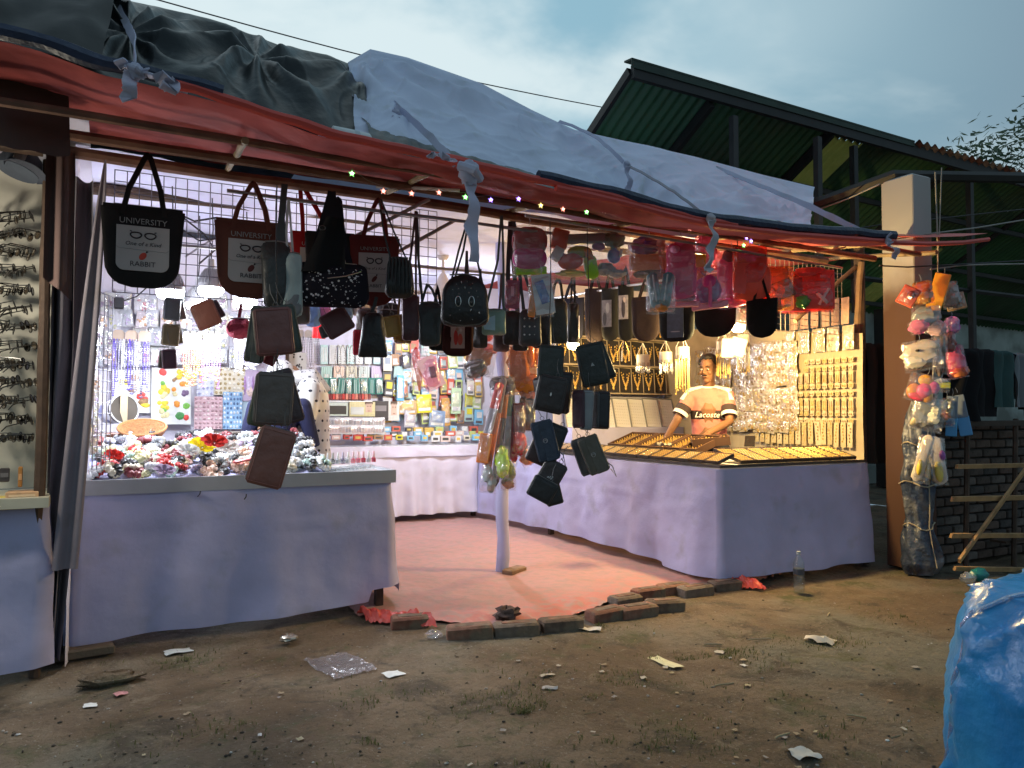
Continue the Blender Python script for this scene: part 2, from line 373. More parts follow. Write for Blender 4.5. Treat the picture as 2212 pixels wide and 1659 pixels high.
for uu in (6.05, 8.05, 10.6, 13.2):
    mb = MB(); mb.box(SH(uu, 8.7, 3.66), (.06, 5.0, .12), Matrix.Rotation(-math.atan(.55), 3, 'X')); mb.build('rafter', dark, SHED)
for vv in (7.3, 8.2, 9.2, 10.2):
    mb = MB(); mb.box(SH(12.25, vv, rz(12.25, vv)-.06), (14.7, .05, .07), Matrix.Rotation(.016, 3, 'Y')); mb.build('purlin', dark, SHED)
for uu, zl in ((6.35, 2.9), (7.75, 2.6), (8.42, 2.6), (10.9, 2.2), (13.2, 1.5)):
    mb = MB(); mb.box(SH(uu, 6.47, (zl+4.75)/2), (.075, .075, 4.75-zl)); mb.build('king_post', dark if uu > 8 else mat('post_grey', (.045, .043, .042), .7), SHED)
mb = MB(); mb.tube([SH(5.2, 6.45, 2.95), SH(6.05, 4.25, 3.4), SH(8.5, 3.6, 3.55), SH(14, 3.1, 3.75)], .05, 6); mb.tube([SH(5.3, 6.5, 3.1), SH(7.2, 6.5, 3.05), SH(14, 6.5, 3.1)], .035, 6); mb.build('tie_beam', dark, SHED)
# pillar: white above, brown splashed below
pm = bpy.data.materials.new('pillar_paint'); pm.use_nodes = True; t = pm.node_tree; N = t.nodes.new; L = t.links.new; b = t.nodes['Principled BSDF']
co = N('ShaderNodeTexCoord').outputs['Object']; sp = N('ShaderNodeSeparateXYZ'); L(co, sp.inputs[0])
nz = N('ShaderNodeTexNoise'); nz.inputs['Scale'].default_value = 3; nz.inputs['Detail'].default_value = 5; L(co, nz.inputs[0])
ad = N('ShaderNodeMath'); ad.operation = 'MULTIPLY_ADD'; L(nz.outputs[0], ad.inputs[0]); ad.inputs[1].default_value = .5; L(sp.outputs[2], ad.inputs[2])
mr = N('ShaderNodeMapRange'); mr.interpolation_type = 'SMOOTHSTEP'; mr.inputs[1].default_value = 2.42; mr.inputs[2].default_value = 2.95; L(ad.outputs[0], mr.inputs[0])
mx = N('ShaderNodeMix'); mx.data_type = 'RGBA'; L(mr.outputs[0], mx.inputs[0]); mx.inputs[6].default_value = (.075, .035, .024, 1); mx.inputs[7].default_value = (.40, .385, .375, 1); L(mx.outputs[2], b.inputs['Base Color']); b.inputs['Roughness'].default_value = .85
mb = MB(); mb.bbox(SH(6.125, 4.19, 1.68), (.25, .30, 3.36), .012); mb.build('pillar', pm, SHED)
mb = MB(); mb.box(SH(14.5, 9.6, 1.75), (19, .2, 3.5)); mb.build('back_wall', mat('shed_plaster', (.42, .48, .46), .9, var=.2, vs=1.5, c2=(.2, .22, .2), c2s=1.2), SHED)
for uu in (9.4, 12.4):
    mb = MB(); mb.bbox(SH(uu, 8.9, 1.6), (.3, .3, 3.2), .01); mb.build('pillar', dark, SHED)

# low brick wall, every brick a piece of its own
BW = thing('brick_wall', 'low dark brick wall beside the white pillar', 'wall', (6.27, 4.12, 0))
mb = MB(); mb.box((2.0, .14, .62), (4.0, .20, 1.24)); mb.build('mortar', mat('mortar_dark', (.045, .042, .038), .95, bump=.5), BW)
bmats = [mat('brick_dark%d' % i, c, .9, var=.35, vs=14, bump=.7, bs=50) for i, c in enumerate([(.085, .062, .05), (.11, .072, .055), (.065, .055, .05), (.13, .105, .09)])]
bms = []
for k in range(4):
    q = MB(); q.bbox((0, 0, 0), (.215, .06, .072), .009); bms.append(q.mesh('brick', bmats[k]))
rg = random.Random(5)
for r_ in range(15):
    for c_ in range(9):
        x = .10 + c_*.235 + (.117 if r_ % 2 else 0)
        if x > 2.2: continue
        o = put(bms[rg.choice((0, 0, 1, 1, 2, 3))], 'brick', BW, (x, .03+rg.uniform(-.006, .006), .045+r_*.083), (rg.uniform(-.02, .02), rg.uniform(-.02, .02), rg.uniform(-.02, .02)))

# ================================================================== far tree at the right
tree = thing('tree', 'leafy tree rising behind the shed roof', 'tree', (21.5, 11.8, 0))
mb = MB(); rt = random.Random(12); tips = []
def limb(p, d, l, r_, dep):
    pts = [p]; rr = [r_]
    for i in range(4):
        d = (d + Vector((rt.uniform(-.3, .3), rt.uniform(-.3, .3), rt.uniform(-.1, .25)))).normalized(); p = p + d*l/4; pts.append(p); rr.append(r_*(1-.16*(i+1)))
    mb.tube(pts, rr, 6)
    if dep == 0: tips.append(p); return
    for k in range(3 if dep > 1 else 4):
        limb(pts[rt.randint(2, 4)], (d + Vector((rt.uniform(-1, 1), rt.uniform(-1, 1), rt.uniform(-.3, .6)))).normalized(), l*.68, r_*.5, dep-1)
limb(Vector((0, 0, 0)), Vector((0, 0, 1)), 4.2, .22, 4)
mb.build('trunk', mat('bark', (.05, .04, .035), .9), tree)
mb = MB()
for p in tips:
    for _ in range(60):
        q = p + Vector((rt.gauss(0, .32), rt.gauss(0, .32), rt.gauss(0, .25))); a = Vector((rt.uniform(-1, 1), rt.uniform(-1, 1), rt.uniform(-.6, .6))).normalized(); s = rt.uniform(.06, .14); b_ = a.orthogonal().normalized()
        mb.add([q, q+a*s+b_*s*.4, q+a*s*2.1, q+a*s-b_*s*.4], [(0, 1, 2, 3)], m=rt.choice((0, 0, 1)))
mb.build('crown', [mat('leaf', (.05, .095, .05), .7, var=.3, transluc=.3), mat('leaf_pale', (.08, .13, .055), .7, var=.3, transluc=.3)], tree, smooth=False)

# ================================================================== wires
def wire(name, label, pts, r_, m, group=None, cat='cable'):
    o = MB(); o.tube(pts, r_, 5); c = Vector(pts[0])
    return tag(o.build(name, m), label, cat, group)
blk = cm((.03, .03, .035), .6)
a, b_ = PV(250, -26, 9), PV(1335, 238, 9.6)
wire('power_line', 'thin black wire crossing the open sky to the shed roof', [a.lerp(b_, i/14) - Vector((0, 0, .10*math.sin(math.pi*i/14))) for i in range(15)], .008, blk)
grey = cm((.32, .30, .28), .7)
for i, (lab, pts, mt) in enumerate([
    ('pale cable sagging from the roof cloth to the pillar top', [(1762, 455, 4.9), (1830, 430, 4.6), (1900, 398, 4.05)], grey),
    ('black cable running behind the pillar under the shed roof, topmost', [(1762, 508, 5.2), (1900, 486, 4.9), (2010, 474, 4.8), (2212, 452, 4.6)], blk),
    ('light grey cable crossing the pillar at mid height', [(1762, 545, 4.02), (1905, 521, 4.0), (2000, 506, 4.0), (2110, 492, 3.95), (2230, 472, 3.9)], grey),
    ('dark cable crossing the pillar just above the red canopy tip', [(1900, 574, 4.03), (1960, 577, 4.0), (2060, 572, 3.9), (2230, 562, 3.85)], blk),
    ('pale cable meeting the red canopy tip', [(2010, 582, 3.95), (2080, 573, 3.9), (2140, 571, 3.85), (2230, 570, 3.8)], grey)]):
    wire('cable', lab, [PV(x, y, v) for x, y, v in pts], .0065, mt)
# ================================================================== stall materials
def cloth(name, c, tr=0., var=.08, bump=.35):
    return mat(name, c, .85, spec=.15, var=var, vs=2.5, bump=bump, bs=7., weave=.25, transluc=tr, dist=.02, c2=tuple(k*.80 for k in c[:2])+(c[2]*.72,), c2s=4.5, c2lo=.58, c2hi=.78)
LILAC = cloth('lilac_white_cloth', (.46, .46, .68))
LILAC_T = cloth('lilac_thin_cloth', (.60, .61, .74), tr=.35)
WALLC = cloth('wall_cloth', (.66, .64, .74), var=.05)
ROOFC = cloth('roof_cloth', (.70, .75, .92), tr=.12, bump=.5)
wood = mat('raw_wood', (.23, .14, .08), .8, var=.35, vs=9, bump=.4, bs=40)
woodd = mat('dark_wood', (.075, .045, .03), .8, var=.35, vs=9, bump=.4, bs=40)
bamboo = mat('bamboo', (.27, .20, .11), .7, var=.3, vs=8)
RED = mat('red_tarp', (.58, .125, .11), .8, spec=.2, var=.2, vs=4, bump=.6, bs=22, transluc=.45, c2=(.40, .08, .075), c2s=3.5)
REDF = mat('red_fold', (.62, .07, .05), .5, var=.15, vs=3, bump=.4, bs=14)
BLUE_TRIM = mat('navy_tarp_roll', (.02, .03, .065), .4, var=.3, vs=8, bump=.6, bs=30)
BLACKT = mat('black_tarp', (.010, .014, .015), .42, spec=.36, var=.25, vs=5, bump=.35, bs=11., dist=.02)
pipe = mat('steel_pipe', (.35, .33, .33), .4, metal=.7, var=.2)

STALL = thing('market_stall', 'long corner stall with lilac cloth walls and ceiling on a pole frame', 'stall', (0, 4.9, 0))
def ST(x, y, z): return (x, y-4.9, z)
def wrink(x, y, a, f=2.): return a*fbm(x*f, y*f, 1.7, 4)
def panel(name, P0, P1, P2, P3, nu, nv, amp, nrm, m, parent, f=2., seed=0., th=True, extra=None):
    """cloth sheet over four corners (P0-P1 bottom, P3-P2 top)"""
    P0, P1, P2, P3, nrm = [Vector(p) for p in (P0, P1, P2, P3, nrm)]; nrm.normalize(); L1 = (P1-P0).length; L2 = (P3-P0).length
    def fn(a, b, o=0.):
        p = P0.lerp(P1, a).lerp(P3.lerp(P2, a), b); d = amp*(fbm(a*L1*f+seed, b*L2*f*.6, seed, 3)) + (extra(a, b) if extra else 0)
        return p + nrm*(d+o)
    q = MB(); q.grid(fn, nu, nv); return q.build(name, m, parent, ang=180)
ZC = 2.74
# walls, ceiling
panel('back_wall', ST(-.15, 6.66, 0), ST(1.35, 6.66, 0), ST(1.35, 6.66, ZC), ST(-.15, 6.66, ZC), 30, 30, .02, (0, -1, 0), WALLC, STALL)
panel('back_wall', ST(1.35, 9.25, 0), ST(5.9, 9.25, 0), ST(5.9, 9.25, ZC+.3), ST(1.35, 9.25, ZC+.3), 40, 30, .02, (0, -1, 0), WALLC, STALL)
panel('partition', ST(1.35, 6.66, 0), ST(1.35, 9.25, 0), ST(1.35, 9.25, ZC+.2), ST(1.35, 6.66, ZC+.2), 20, 20, .02, (1, 0, 0), WALLC, STALL)
panel('side_wall', ST(-.16, 4.6, 0), ST(-.16, 6.66, 0), ST(-.16, 6.66, ZC), ST(-.16, 4.6, ZC), 20, 20, .02, (1, 0, 0), WALLC, STALL)
panel('side_wall', ST(5.83, 4.42, .1), ST(5.83, 7.1, .1), ST(5.83, 7.1, 2.32), ST(5.83, 4.42, 2.02), 24, 24, .012, (-1, 0, 0), mat('board_wall', (.46, .38, .25), .8, var=.15), STALL)
panel('back_wall', ST(4.3, 7.12, 0), ST(5.83, 7.12, 0), ST(5.83, 7.12, ZC), ST(4.3, 7.12, ZC), 24, 24, .01, (0, -1, 0), WALLC, STALL)
panel('ceiling', ST(-.2, 4.66, ZC-.02), ST(4.25, 4.66, ZC-.02), ST(4.25, 9.3, ZC+.28), ST(-.2, 9.3, ZC+.28), 60, 50, .05, (0, 0, 1), cloth('ceiling_cloth', (.70, .71, .90), var=.05), STALL, f=1.2, extra=lambda a, b: -.06*math.sin(a*math.pi)*math.sin(b*math.pi))
panel('ceiling', ST(4.26, 4.66, ZC-.01), ST(5.95, 4.66, ZC-.01), ST(5.95, 9.3, ZC+.28), ST(4.26, 9.3, ZC+.28), 24, 40, .04, (0, 0, 1), RED, STALL, f=1.2)
# frame
def pole(name, a, b, r_, m, seg=6):
    a, b = Vector(a), Vector(b); q = MB(); rgp = random.Random(int(a.x*100)+int(b.y*77))
    q.tube([a.lerp(b, i/seg)+Vector((rgp.uniform(-1, 1), rgp.uniform(-1, 1), rgp.uniform(-1, 1)))*r_*.18 for i in range(seg+1)], [r_*rgp.uniform(.92, 1.06) for _ in range(seg+1)], 8); return q.build(name, m, STALL)
for x, y in ((-.22, 4.78), (5.9, 4.5), (-.2, 6.7), (1.35, 6.72), (5.9, 7.15), (1.33, 9.3), (5.9, 9.3)): pole('post', ST(x, y, 0), ST(x, y, 2.9), .045, woodd)
for v, z, r_ in ((3.72, 2.575, .020), (4.12, 2.61, .026), (4.6, 2.67, .034)):
    e = [PV(x, 0, v).x for x in (140, 1900)]; pole('beam', ST(-.5, v, z+.02), ST(5.6, v, z-.01), r_, mat('beam_wood', (.17, .085, .055), .8, var=.35, vs=9), 16)
pole('beam', ST(-.2, 5.55, 2.76), ST(5.9, 5.55, 2.80), .04, woodd, 12)
pole('hanging_rail', ST(.55, 4.27, 2.50), ST(3.9, 4.27, 2.50), .011, pipe, 14)
pole('hanging_rail', ST(2.2, 3.96, 2.50), ST(5.0, 3.96, 2.44), .010, pipe, 14)
pole('hanging_rail', ST(.2, 4.95, 2.32), ST(2.9, 4.95, 2.34), .010, pipe, 12)
pole('hanging_rail', ST(4.17, 4.0, 2.40), ST(4.17, 7.1, 2.54), .012, pipe, 12)
for x in (.55, 1.5, 2.4, 3.3, 4.2, 5.1, 5.75): pole('rafter', ST(x, 3.68, 2.585), ST(x+.05, 4.72, 2.73), .018, bamboo, 6)
pole('brace', ST(.82, 4.7, 2.1), ST(1.72, 4.3, 2.62), .012, pipe, 4); pole('brace', ST(1.25, 4.9, 2.1), ST(1.95, 4.45, 2.55), .012, pipe, 4)
pole('brace', ST(5.15, 4.55, 2.10), ST(5.86, 4.5, 2.62), .02, wood, 4); pole('brace', ST(5.86, 4.5, 1.95), ST(5.88, 4.46, 2.66), .028, wood, 4)
pole('tube_light', ST(1.35, 4.2, 2.62), ST(1.78, 3.98, 2.60), .011, cm((.7, .7, .72), .4), 3)
# front pole wrapped in lilac cloth
q = MB(); q.tube([ST(2.9+.012*math.sin(i*1.3), 5.6+.01*math.cos(i), i*.145) for i in range(20)], [.052+.004*math.sin(i*2.1) for i in range(20)], 14); q.build('wrapped_post', LILAC, STALL)
q = MB(); q.bbox(ST(2.97, 5.52, .03), (.22, .10, .05), .01, Matrix.Rotation(.5, 3, 'Z')); q.build('foot_wedge', wood, STALL)
# ---- floor sheet
fm = bpy.data.materials.new('dusty_orange_sheet'); fm.use_nodes = True; t = fm.node_tree; N = t.nodes.new; L = t.links.new; b = t.nodes['Principled BSDF']
co = N('ShaderNodeTexCoord').outputs['Object']
n1 = N('ShaderNodeTexNoise'); n1.inputs['Scale'].default_value = 1.6; n1.inputs['Detail'].default_value = 6; L(co, n1.inputs[0])
n2 = N('ShaderNodeTexNoise'); n2.inputs['Scale'].default_value = 14; n2.inputs['Detail'].default_value = 7; L(co, n2.inputs[0])
sp = N('ShaderNodeSeparateXYZ'); L(co, sp.inputs[0])
edge = N('ShaderNodeMapRange'); edge.inputs[1].default_value = 3.95; edge.inputs[2].default_value = 5.6; L(sp.outputs[1], edge.inputs[0])
s1 = N('ShaderNodeMath'); s1.operation = 'ADD'; L(n1.outputs[0], s1.inputs[0]); L(edge.outputs[0], s1.inputs[1])
r1 = N('ShaderNodeMapRange'); r1.inputs[1].default_value = .45; r1.inputs[2].default_value = 1.15; L(s1.outputs[0], r1.inputs[0])
m1 = N('ShaderNodeMix'); m1.data_type = 'RGBA'; L(r1.outputs[0], m1.inputs[0]); m1.inputs[6].default_value = (.52, .13, .10, 1); m1.inputs[7].default_value = (.45, .24, .215, 1)
r2 = N('ShaderNodeMapRange'); r2.inputs[1].default_value = .44; r2.inputs[2].default_value = .66; L(n2.outputs[0], r2.inputs[0])
m2 = N('ShaderNodeMix'); m2.data_type = 'RGBA'; L(r2.outputs[0], m2.inputs[0]); L(m1.outputs[2], m2.inputs[6]); m2.inputs[7].default_value = (.36, .235, .205, 1); L(m2.outputs[2], b.inputs['Base Color'])
b.inputs['Roughness'].default_value = .75; bp = N('ShaderNodeBump'); bp.inputs['Strength'].default_value = .5; bp.inputs['Distance'].default_value = .012; L(n2.outputs[0], bp.inputs['Height']); L(bp.outputs[0], b.inputs['Normal'])
E0 = [PZ(x, y) for x, y in ((775, 1335), (870, 1335), (1000, 1352), (1130, 1352), (1230, 1335), (1300, 1312), (1420, 1290), (1560, 1262), (1630, 1262), (1700, 1240))]
def edge_pt(a):
    k = a*(len(E0)-1); i = min(int(k), len(E0)-2); return E0[i].lerp(E0[i+1], k-i)
def floorfn(a, b_):
    e = edge_pt(a); t_ = Vector((1.45+3.4*a, 9.2, 0)); p = e.lerp(t_, b_)
    z = .022 + .012*fbm(p.x*2.2, p.y*2.2, 5, 4) + .012*max(0, 1-abs((p.x-1.6)-(9.2-p.y)*.55-.35)*18)*.6 + (.03*max(0, fbm(p.x*9, p.y*9, 2, 2)) if b_ < .06 else 0)
    if b_ < .02: z = .012 + .05*abs(nz3(a*40, 3))
    return (p.x, p.y, z)
q = MB(); q.grid(floorfn, 120, 110); tag(q.build('floor_sheet', fm, ang=180), 'dusty orange plastic sheet spread as the stall floor', 'tarpaulin')
# bunched red ends of the sheet
for k, (x0, y0, x1, y1, lab) in enumerate(((780, 1338, 930, 1350, 'bunched red plastic edge of the floor sheet beside the first brick'), (1560, 1266, 1632, 1270, 'crumpled red plastic corner sticking out past the last bricks'))):
    a, b_ = PZ(x0, y0), PZ(x1, y1)
    def fn(s, t_, a=a, b_=b_, k=k):
        p = a.lerp(b_, s) + Vector((0, 1, 0))*(t_-.5)*.22
        return p + Vector((0, 0, .015+.075*math.sin(math.pi*t_)*(.5+.8*abs(nz3(s*7+k, t_*3)))+.02*nz3(s*23, t_*9, k)))
    q = MB(); q.grid(fn, 40, 14); tag(q.build('plastic_fold', REDF, ang=60), lab, 'tarpaulin')

# ================================================================== counters
def skirt(name, pts, ztop, hem, m, parent, off, nz_=26, fold=.012, flare=.05, kf=7., seed=0):
    """cloth hung round corners; pts run left to right with the outside on the right-hand side (-v)"""
    P = [Vector((x, y, 0)) for x, y in pts]; seg = [(P[i+1]-P[i]).length for i in range(len(P)-1)]; tot = sum(seg); n = max(20, int(tot/.025))
    def base(s):
        d = s*tot
        for i, l in enumerate(seg):
            if d <= l or i == len(seg)-1:
                t_ = (P[i+1]-P[i]).normalized(); return P[i]+t_*min(d, l), Vector((t_.y, -t_.x, 0))
            d -= l
    def fn(a, b_):
        p, nn = base(a); s = a*tot; h = hem(a); z = h+(ztop-h)*b_; dn = 1-b_
        q_ = flare*dn + dn*fold*(1.2*math.sin(s*kf+2.2*nz3(s*1.3, seed))+.9*nz3(s*5, dn*1.5, seed)) + .018*fbm(s*2.2, z*2.2, seed, 3) + .006*math.exp(-((z-.62)*60)**2)*math.sin(s*3+seed) + .004*(1-abs(nz3(s*2.2+z*3, z*5-s, seed+3)))**7
        return p + nn*(q_+off) + Vector((0, 0, z))
    q = MB(); q.grid(fn, n, nz_); return q.build(name, m, parent, ang=180)
CT = .92
LC = thing('display_counter', 'long front counter in a plain lilac cloth skirt, heaped with hair scrunchies', 'counter', (.8, 4.95, 0))
mv = Vector((.8, 4.95, 0))
def rel(o, v):
    for p in o.data.vertices: p.co -= v
white_l = mat('white_laminate', (.78, .78, .80), .35, var=.05)
q = MB(); q.box((0, .40, CT-.02), (1.83, .86, .035)); q.build('tabletop', white_l, LC)
q = MB(); q.box((0, -.035, CT-.03), (1.84, .02, .085)); q.box((.925, .38, CT-.03), (.02, .84, .085)); q.build('edge_strip', mat('grey_edge', (.40, .41, .44), .5, var=.08), LC)
for x in (-.85, .85):
    for y in (.05, .75): q = MB(); q.box((x, y, .44), (.05, .05, .88)); q.build('leg', woodd, LC)
o = skirt('skirt', [(-.13, 5.3), (-.13, 4.93), (1.70, 4.93), (1.72, 5.75)], CT-.06, lambda a: .035+.09*max(0, (a-.12))**1.2 + .03*max(0, nz3(a*6, 2)) + (.10 if a > .68 and a < .74 else 0)*.7, LILAC, LC, .012, fold=.022, flare=.07, kf=5.5, seed=3); rel(o, mv)
mark = cm((.02, .02, .025), .7)
for x, y, a in ((430, 1067, .2), (530, 1073, .7)):
    p = PV(x, y, 4.885); q = MB(); q.tube([p+Vector((-.008*math.cos(a), 0, -.016)), p+Vector((.004, -.004, 0)), p+Vector((.008*math.cos(a), 0, .016))], .0035, 5); o = q.build('ink_mark', mark, LC); rel(o, mv)
FC = thing('display_counter', 'far counter in a gathered pale pink-white skirt, covered with cosmetics', 'counter', (2.9, 8.62, 0)); mv = Vector((2.9, 8.62, 0))
PINKW = cloth('pink_white_cloth', (.62, .60, .72))
q = MB(); q.box((0, .28, CT-.02), (2.75, .56, .035)); q.build('tabletop', white_l, FC)
o = skirt('skirt', [(1.5, 8.62), (4.1, 8.62)], CT-.05, lambda a: .10+.02*nz3(a*7, 1), PINKW, FC, .01, fold=.035, flare=.04, kf=26, seed=8); rel(o, mv)
o = skirt('valance', [(1.5, 8.60), (4.12, 8.60)], CT-.004, lambda a: CT-.13+.01*nz3(a*9, 1), PINKW, FC, .012, nz_=6, fold=.006, flare=.01, kf=9, seed=9); rel(o, mv)
for x in (-1.25, 0, 1.2): q = MB(); q.box((x, .1, .44), (.05, .05, .88)); q.build('leg', woodd, FC)
RC = thing('display_counter', 'L-shaped jewellery counter in a smooth lilac skirt under warm light', 'counter', (4.17, 4.42, 0)); mv = Vector((4.17, 4.42, 0))
dkb = mat('dark_counter_edge', (.05, .04, .035), .5)
q = MB(); q.box((.26, 1.33, CT-.02), (.52, 2.66, .035)); q.box((1.10, .27, CT-.02), (1.158, .54, .035)); q.build('tabletop', white_l, RC)
q = MB(); q.box((-.012, 1.33, CT-.012), (.02, 2.68, .022)); q.box((.82, -.012, CT-.012), (1.68, .02, .022)); q.build('edge_strip', dkb, RC)
for x, y in ((.05, .06), (1.58, .06), (.05, 2.6), (1.58, .5)): q = MB(); q.box((x, y, .44), (.05, .05, .88)); q.build('leg', woodd, RC)
o = skirt('skirt', [(4.15, 8.62), (4.15, 4.40), (5.82, 4.40), (5.86, 5.0)], CT-.03, lambda a: .085-.03*(a > .55)+.025*nz3(a*8, 4)+.02*max(0, math.sin(a*5)), LILAC, RC, .015, fold=.02, flare=.04, kf=10, seed=5); rel(o, mv)
# bunched cloth at the right back corner of that counter
q = MB(); c = Vector((5.90, 4.55, .62)); q.grid(lambda a, b_: (5.86+.10*math.sin(a*3.1)+.05*nz3(a*4, b_*3), 4.42+.35*a, .50+.42*b_+.06*nz3(a*5, b_*6, 2)), 16, 14); o = q.build('cloth_end', LILAC, RC, ang=180); rel(o, mv)

# ================================================================== canopy along the front
edge_px = [(-40, 92), (0, 100), (90, 122), (160, 143), (230, 168), (330, 192), (430, 212), (560, 255), (700, 300), (830, 330), (1030, 372), (1150, 400), (1330, 440), (1450, 472), (1530, 490), (1700, 510), (1930, 526)]
EP = [PV(x, y, 3.47) for x, y in edge_px]
def epos(u):
    for i in range(len(EP)-1):
        if u <= EP[i+1].x or i == len(EP)-2:
            t_ = (u-EP[i].x)/(EP[i+1].x-EP[i].x); return EP[i].z+(EP[i+1].z-EP[i].z)*t_
CAN = thing('awning', 'red plastic awning stretched over bamboo along the stall front', 'awning', (2.3, 4.0, 2.6)); mv = Vector((2.3, 4.0, 2.6))
def canfn(a, b_):
    u = -.55+5.6*a; ze = epos(u); v = 3.47+1.24*b_; z = ze+(2.79-ze)*b_ ** 1.2
    z -= .022*abs(math.sin(b_*math.pi*2.6))*(1+.5*nz3(u*2, 3)); z += .012*fbm(u*3, v*3, 7, 3)+.004*math.sin(u*14+b_*3)
    return (u, v, z+.012)
q = MB(); q.grid(canfn, 150, 26); o = q.build('sheet', RED, CAN, ang=180); rel(o, mv)
q = MB(); us = [.2+3.2*i/60 for i in range(61)]
q.tube([(u, 3.455+.008*nz3(u*4, 1), epos(u)+.03+.010*nz3(u*6, 2)) for u in us], [.022+.012*abs(nz3(u*3, 5)) for u in us], 8); o = q.build('hem', REDF, CAN); rel(o, mv)
for u0, u1 in ((-.6, .42), (2.0, 4.92)):
    q = MB(); us = [u0+(u1-u0)*i/50 for i in range(51)]
    q.tube([(u, 3.46+.01*nz3(u*4, 11), epos(u)+.055+.010*nz3(u*5, 12)) for u in us], [.030+.012*abs(nz3(u*4, 15)) for u in us], 8); o = q.build('trim_roll', BLUE_TRIM, CAN); rel(o, mv)
q = MB(); us = [2.1+2.8*i/50 for i in range(51)]; q.tube([(u, 3.445, epos(u)+.005) for u in us], [.02+.006*nz3(u*5, 4) for u in us], 8); o = q.build('hem', REDF, CAN); rel(o, mv)
# right tip of the awning
T = [PV(1925, 524, 3.47), PV(2000, 527, 3.5), PV(2080, 524, 3.55), PV(2135, 517, 3.6)]
q = MB(); q.grid(lambda a, b_: (lambda p: p + Vector((0, .55*b_, .05+.12*b_-.02*math.sin(a*9)*b_)))(T[min(2, int(a*3))].lerp(T[min(2, int(a*3))+1], a*3-min(2, int(a*3)))), 24, 8); q.tube(T, .018, 6); o = q.build('sheet_tip', REDF, CAN); rel(o, mv)

# ================================================================== tarpaulins on the roof
def roof_sheet(name, label, top, bot, vt, vb, m, nu, nv, wr, seed, pinch=None, back=True, cat='tarpaulin', th=.0):
    def at(L_, a):
        for i in range(len(L_)-1):
            if a <= L_[i+1][0] or i == len(L_)-2:
                t_ = (a-L_[i][0])/(L_[i+1][0]-L_[i][0]); return L_[i][1]+(L_[i+1][1]-L_[i][1])*t_, L_[i][2]+(L_[i+1][2]-L_[i][2])*t_
    def fn(a, b_):
        if b_ <= .7:
            k = b_/.7; x0, y0 = at(bot, a); x1, y1 = at(top, a); p = PV(x0, y0, vb).lerp(PV(x1, y1, vt), k)
            n_ = Vector((0, -.6, .8)); w = math.sin(k*math.pi) ** .6 if 0 < k < 1 else 0
            d = wr(a, k)*w
            if pinch:
                for pa, pk, s_, amp in pinch:
                    dx, dy = (a-pa)*2.2, k-pk; r_ = math.hypot(dx, dy); th_ = math.atan2(dy, dx); d += amp*math.sin(th_*7+seed+2*nz3(th_*2, 1))*math.exp(-r_*s_)*min(1, r_*9) + .05*math.exp(-r_*9)
            return p + n_*d
        x1, y1 = at(top, a); p = PV(x1, y1, vt); k = (b_-.7)/.3
        return p + (Vector((0, 4.6*k, -.42*k+.03*nz3(a*9, k*4, seed))) if vt > 4.5 else Vector((0, .5*k, .3*k)))
    q = MB(); q.grid(fn, nu, nv); o = q.build(name, m, None, ang=180)
    c = sum((p.co for p in o.data.vertices), Vector())/len(o.data.vertices); rel(o, c); o.location = c
    return tag(o, label, cat)
def fanf(a, k, ca, ck, n, amp, fall): dx, dy = (a-ca)*2.4, k-ck; r_ = math.hypot(dx, dy); return amp*(.5+.5*math.cos(2*(math.atan2(dy, dx)*n+nz3(r_*2, ca*9)*1.2)))**1.6*math.exp(-r_*fall)*min(1, (r_*4)**1.5)
def wr_black(a, k): return .05*fbm(a*3, k*2, 2, 2) + fanf(a, k, .56, .62, 4, .12, 1.1) + fanf(a, k, .12, .5, 5, .10, 1.8) + fanf(a, k, .98, .75, 4, .08, 1.6) + .012*nz3(a*14, k*8, 3) + .012*(1-abs(nz3(a*4+k*2, k*3-a*2, 22)))**12 + .004*(1-abs(nz3(a*10-k*4, k*6, 32)))**10
roof_sheet('tarpaulin', 'crumpled black tarpaulin gathered at a knot over the stall roof',
    [(0, 225, -8), (.12, 300, 6), (.3, 410, 30), (.5, 520, 66), (.65, 600, 96), (.85, 705, 118), (1, 775, 146)],
    [(0, 165, 150), (.1, 235, 165), (.35, 430, 214), (.6, 590, 255), (.8, 700, 288), (1, 800, 312)], 5.0, 3.85, BLACKT, 220, 140, wr_black, 1.2, pinch=None)
def wr_white(a, k): return -.045 + .035*fbm(a*3.5, k*1.6, 5, 3) + .030*(1-abs(math.sin(k*7+a*5+1.8*nz3(a*3, k*2, 3))))**4*max(0, .5-a)*2 + fanf(a, k, .02, .95, 7, .10, 1.4) + fanf(a, k, .60, .02, 6, .11, 1.9) + fanf(a, k, .97, .25, 7, .09, 1.9) + fanf(a, k, .42, 1.0, 6, .08, 1.8) + .010*nz3(a*26+k*6, k*3, 8) + .022*(1-abs(nz3(a*7+k*2.5, k*3-a*3, 21)))**16 + .016*(1-abs(nz3(a*12-k*4, k*5, 31)))**16 + (.05*math.sin((a*3+k*1.1)*9)*math.exp(-((a-.55)*9)**2))
roof_sheet('roof_cloth', 'pale lilac cotton cloth tied over the stall roof',
    [(0, 752, 134), (.05, 800, 106), (.12, 880, 124), (.25, 1040, 180), (.36, 1150, 238), (.45, 1240, 280), (.55, 1330, 300), (.72, 1500, 338), (.88, 1650, 378), (1, 1760, 404)],
    [(0, 770, 292), (.12, 850, 306), (.25, 1000, 352), (.4, 1180, 402), (.55, 1320, 430), (.7, 1470, 470), (.85, 1620, 492), (1, 1752, 502)], 5.0, 3.72, ROOFC, 240, 110, wr_white, 3.1)
def wr_strip(a, k): return .02*fbm(a*14, k*3, 8, 4)+.015
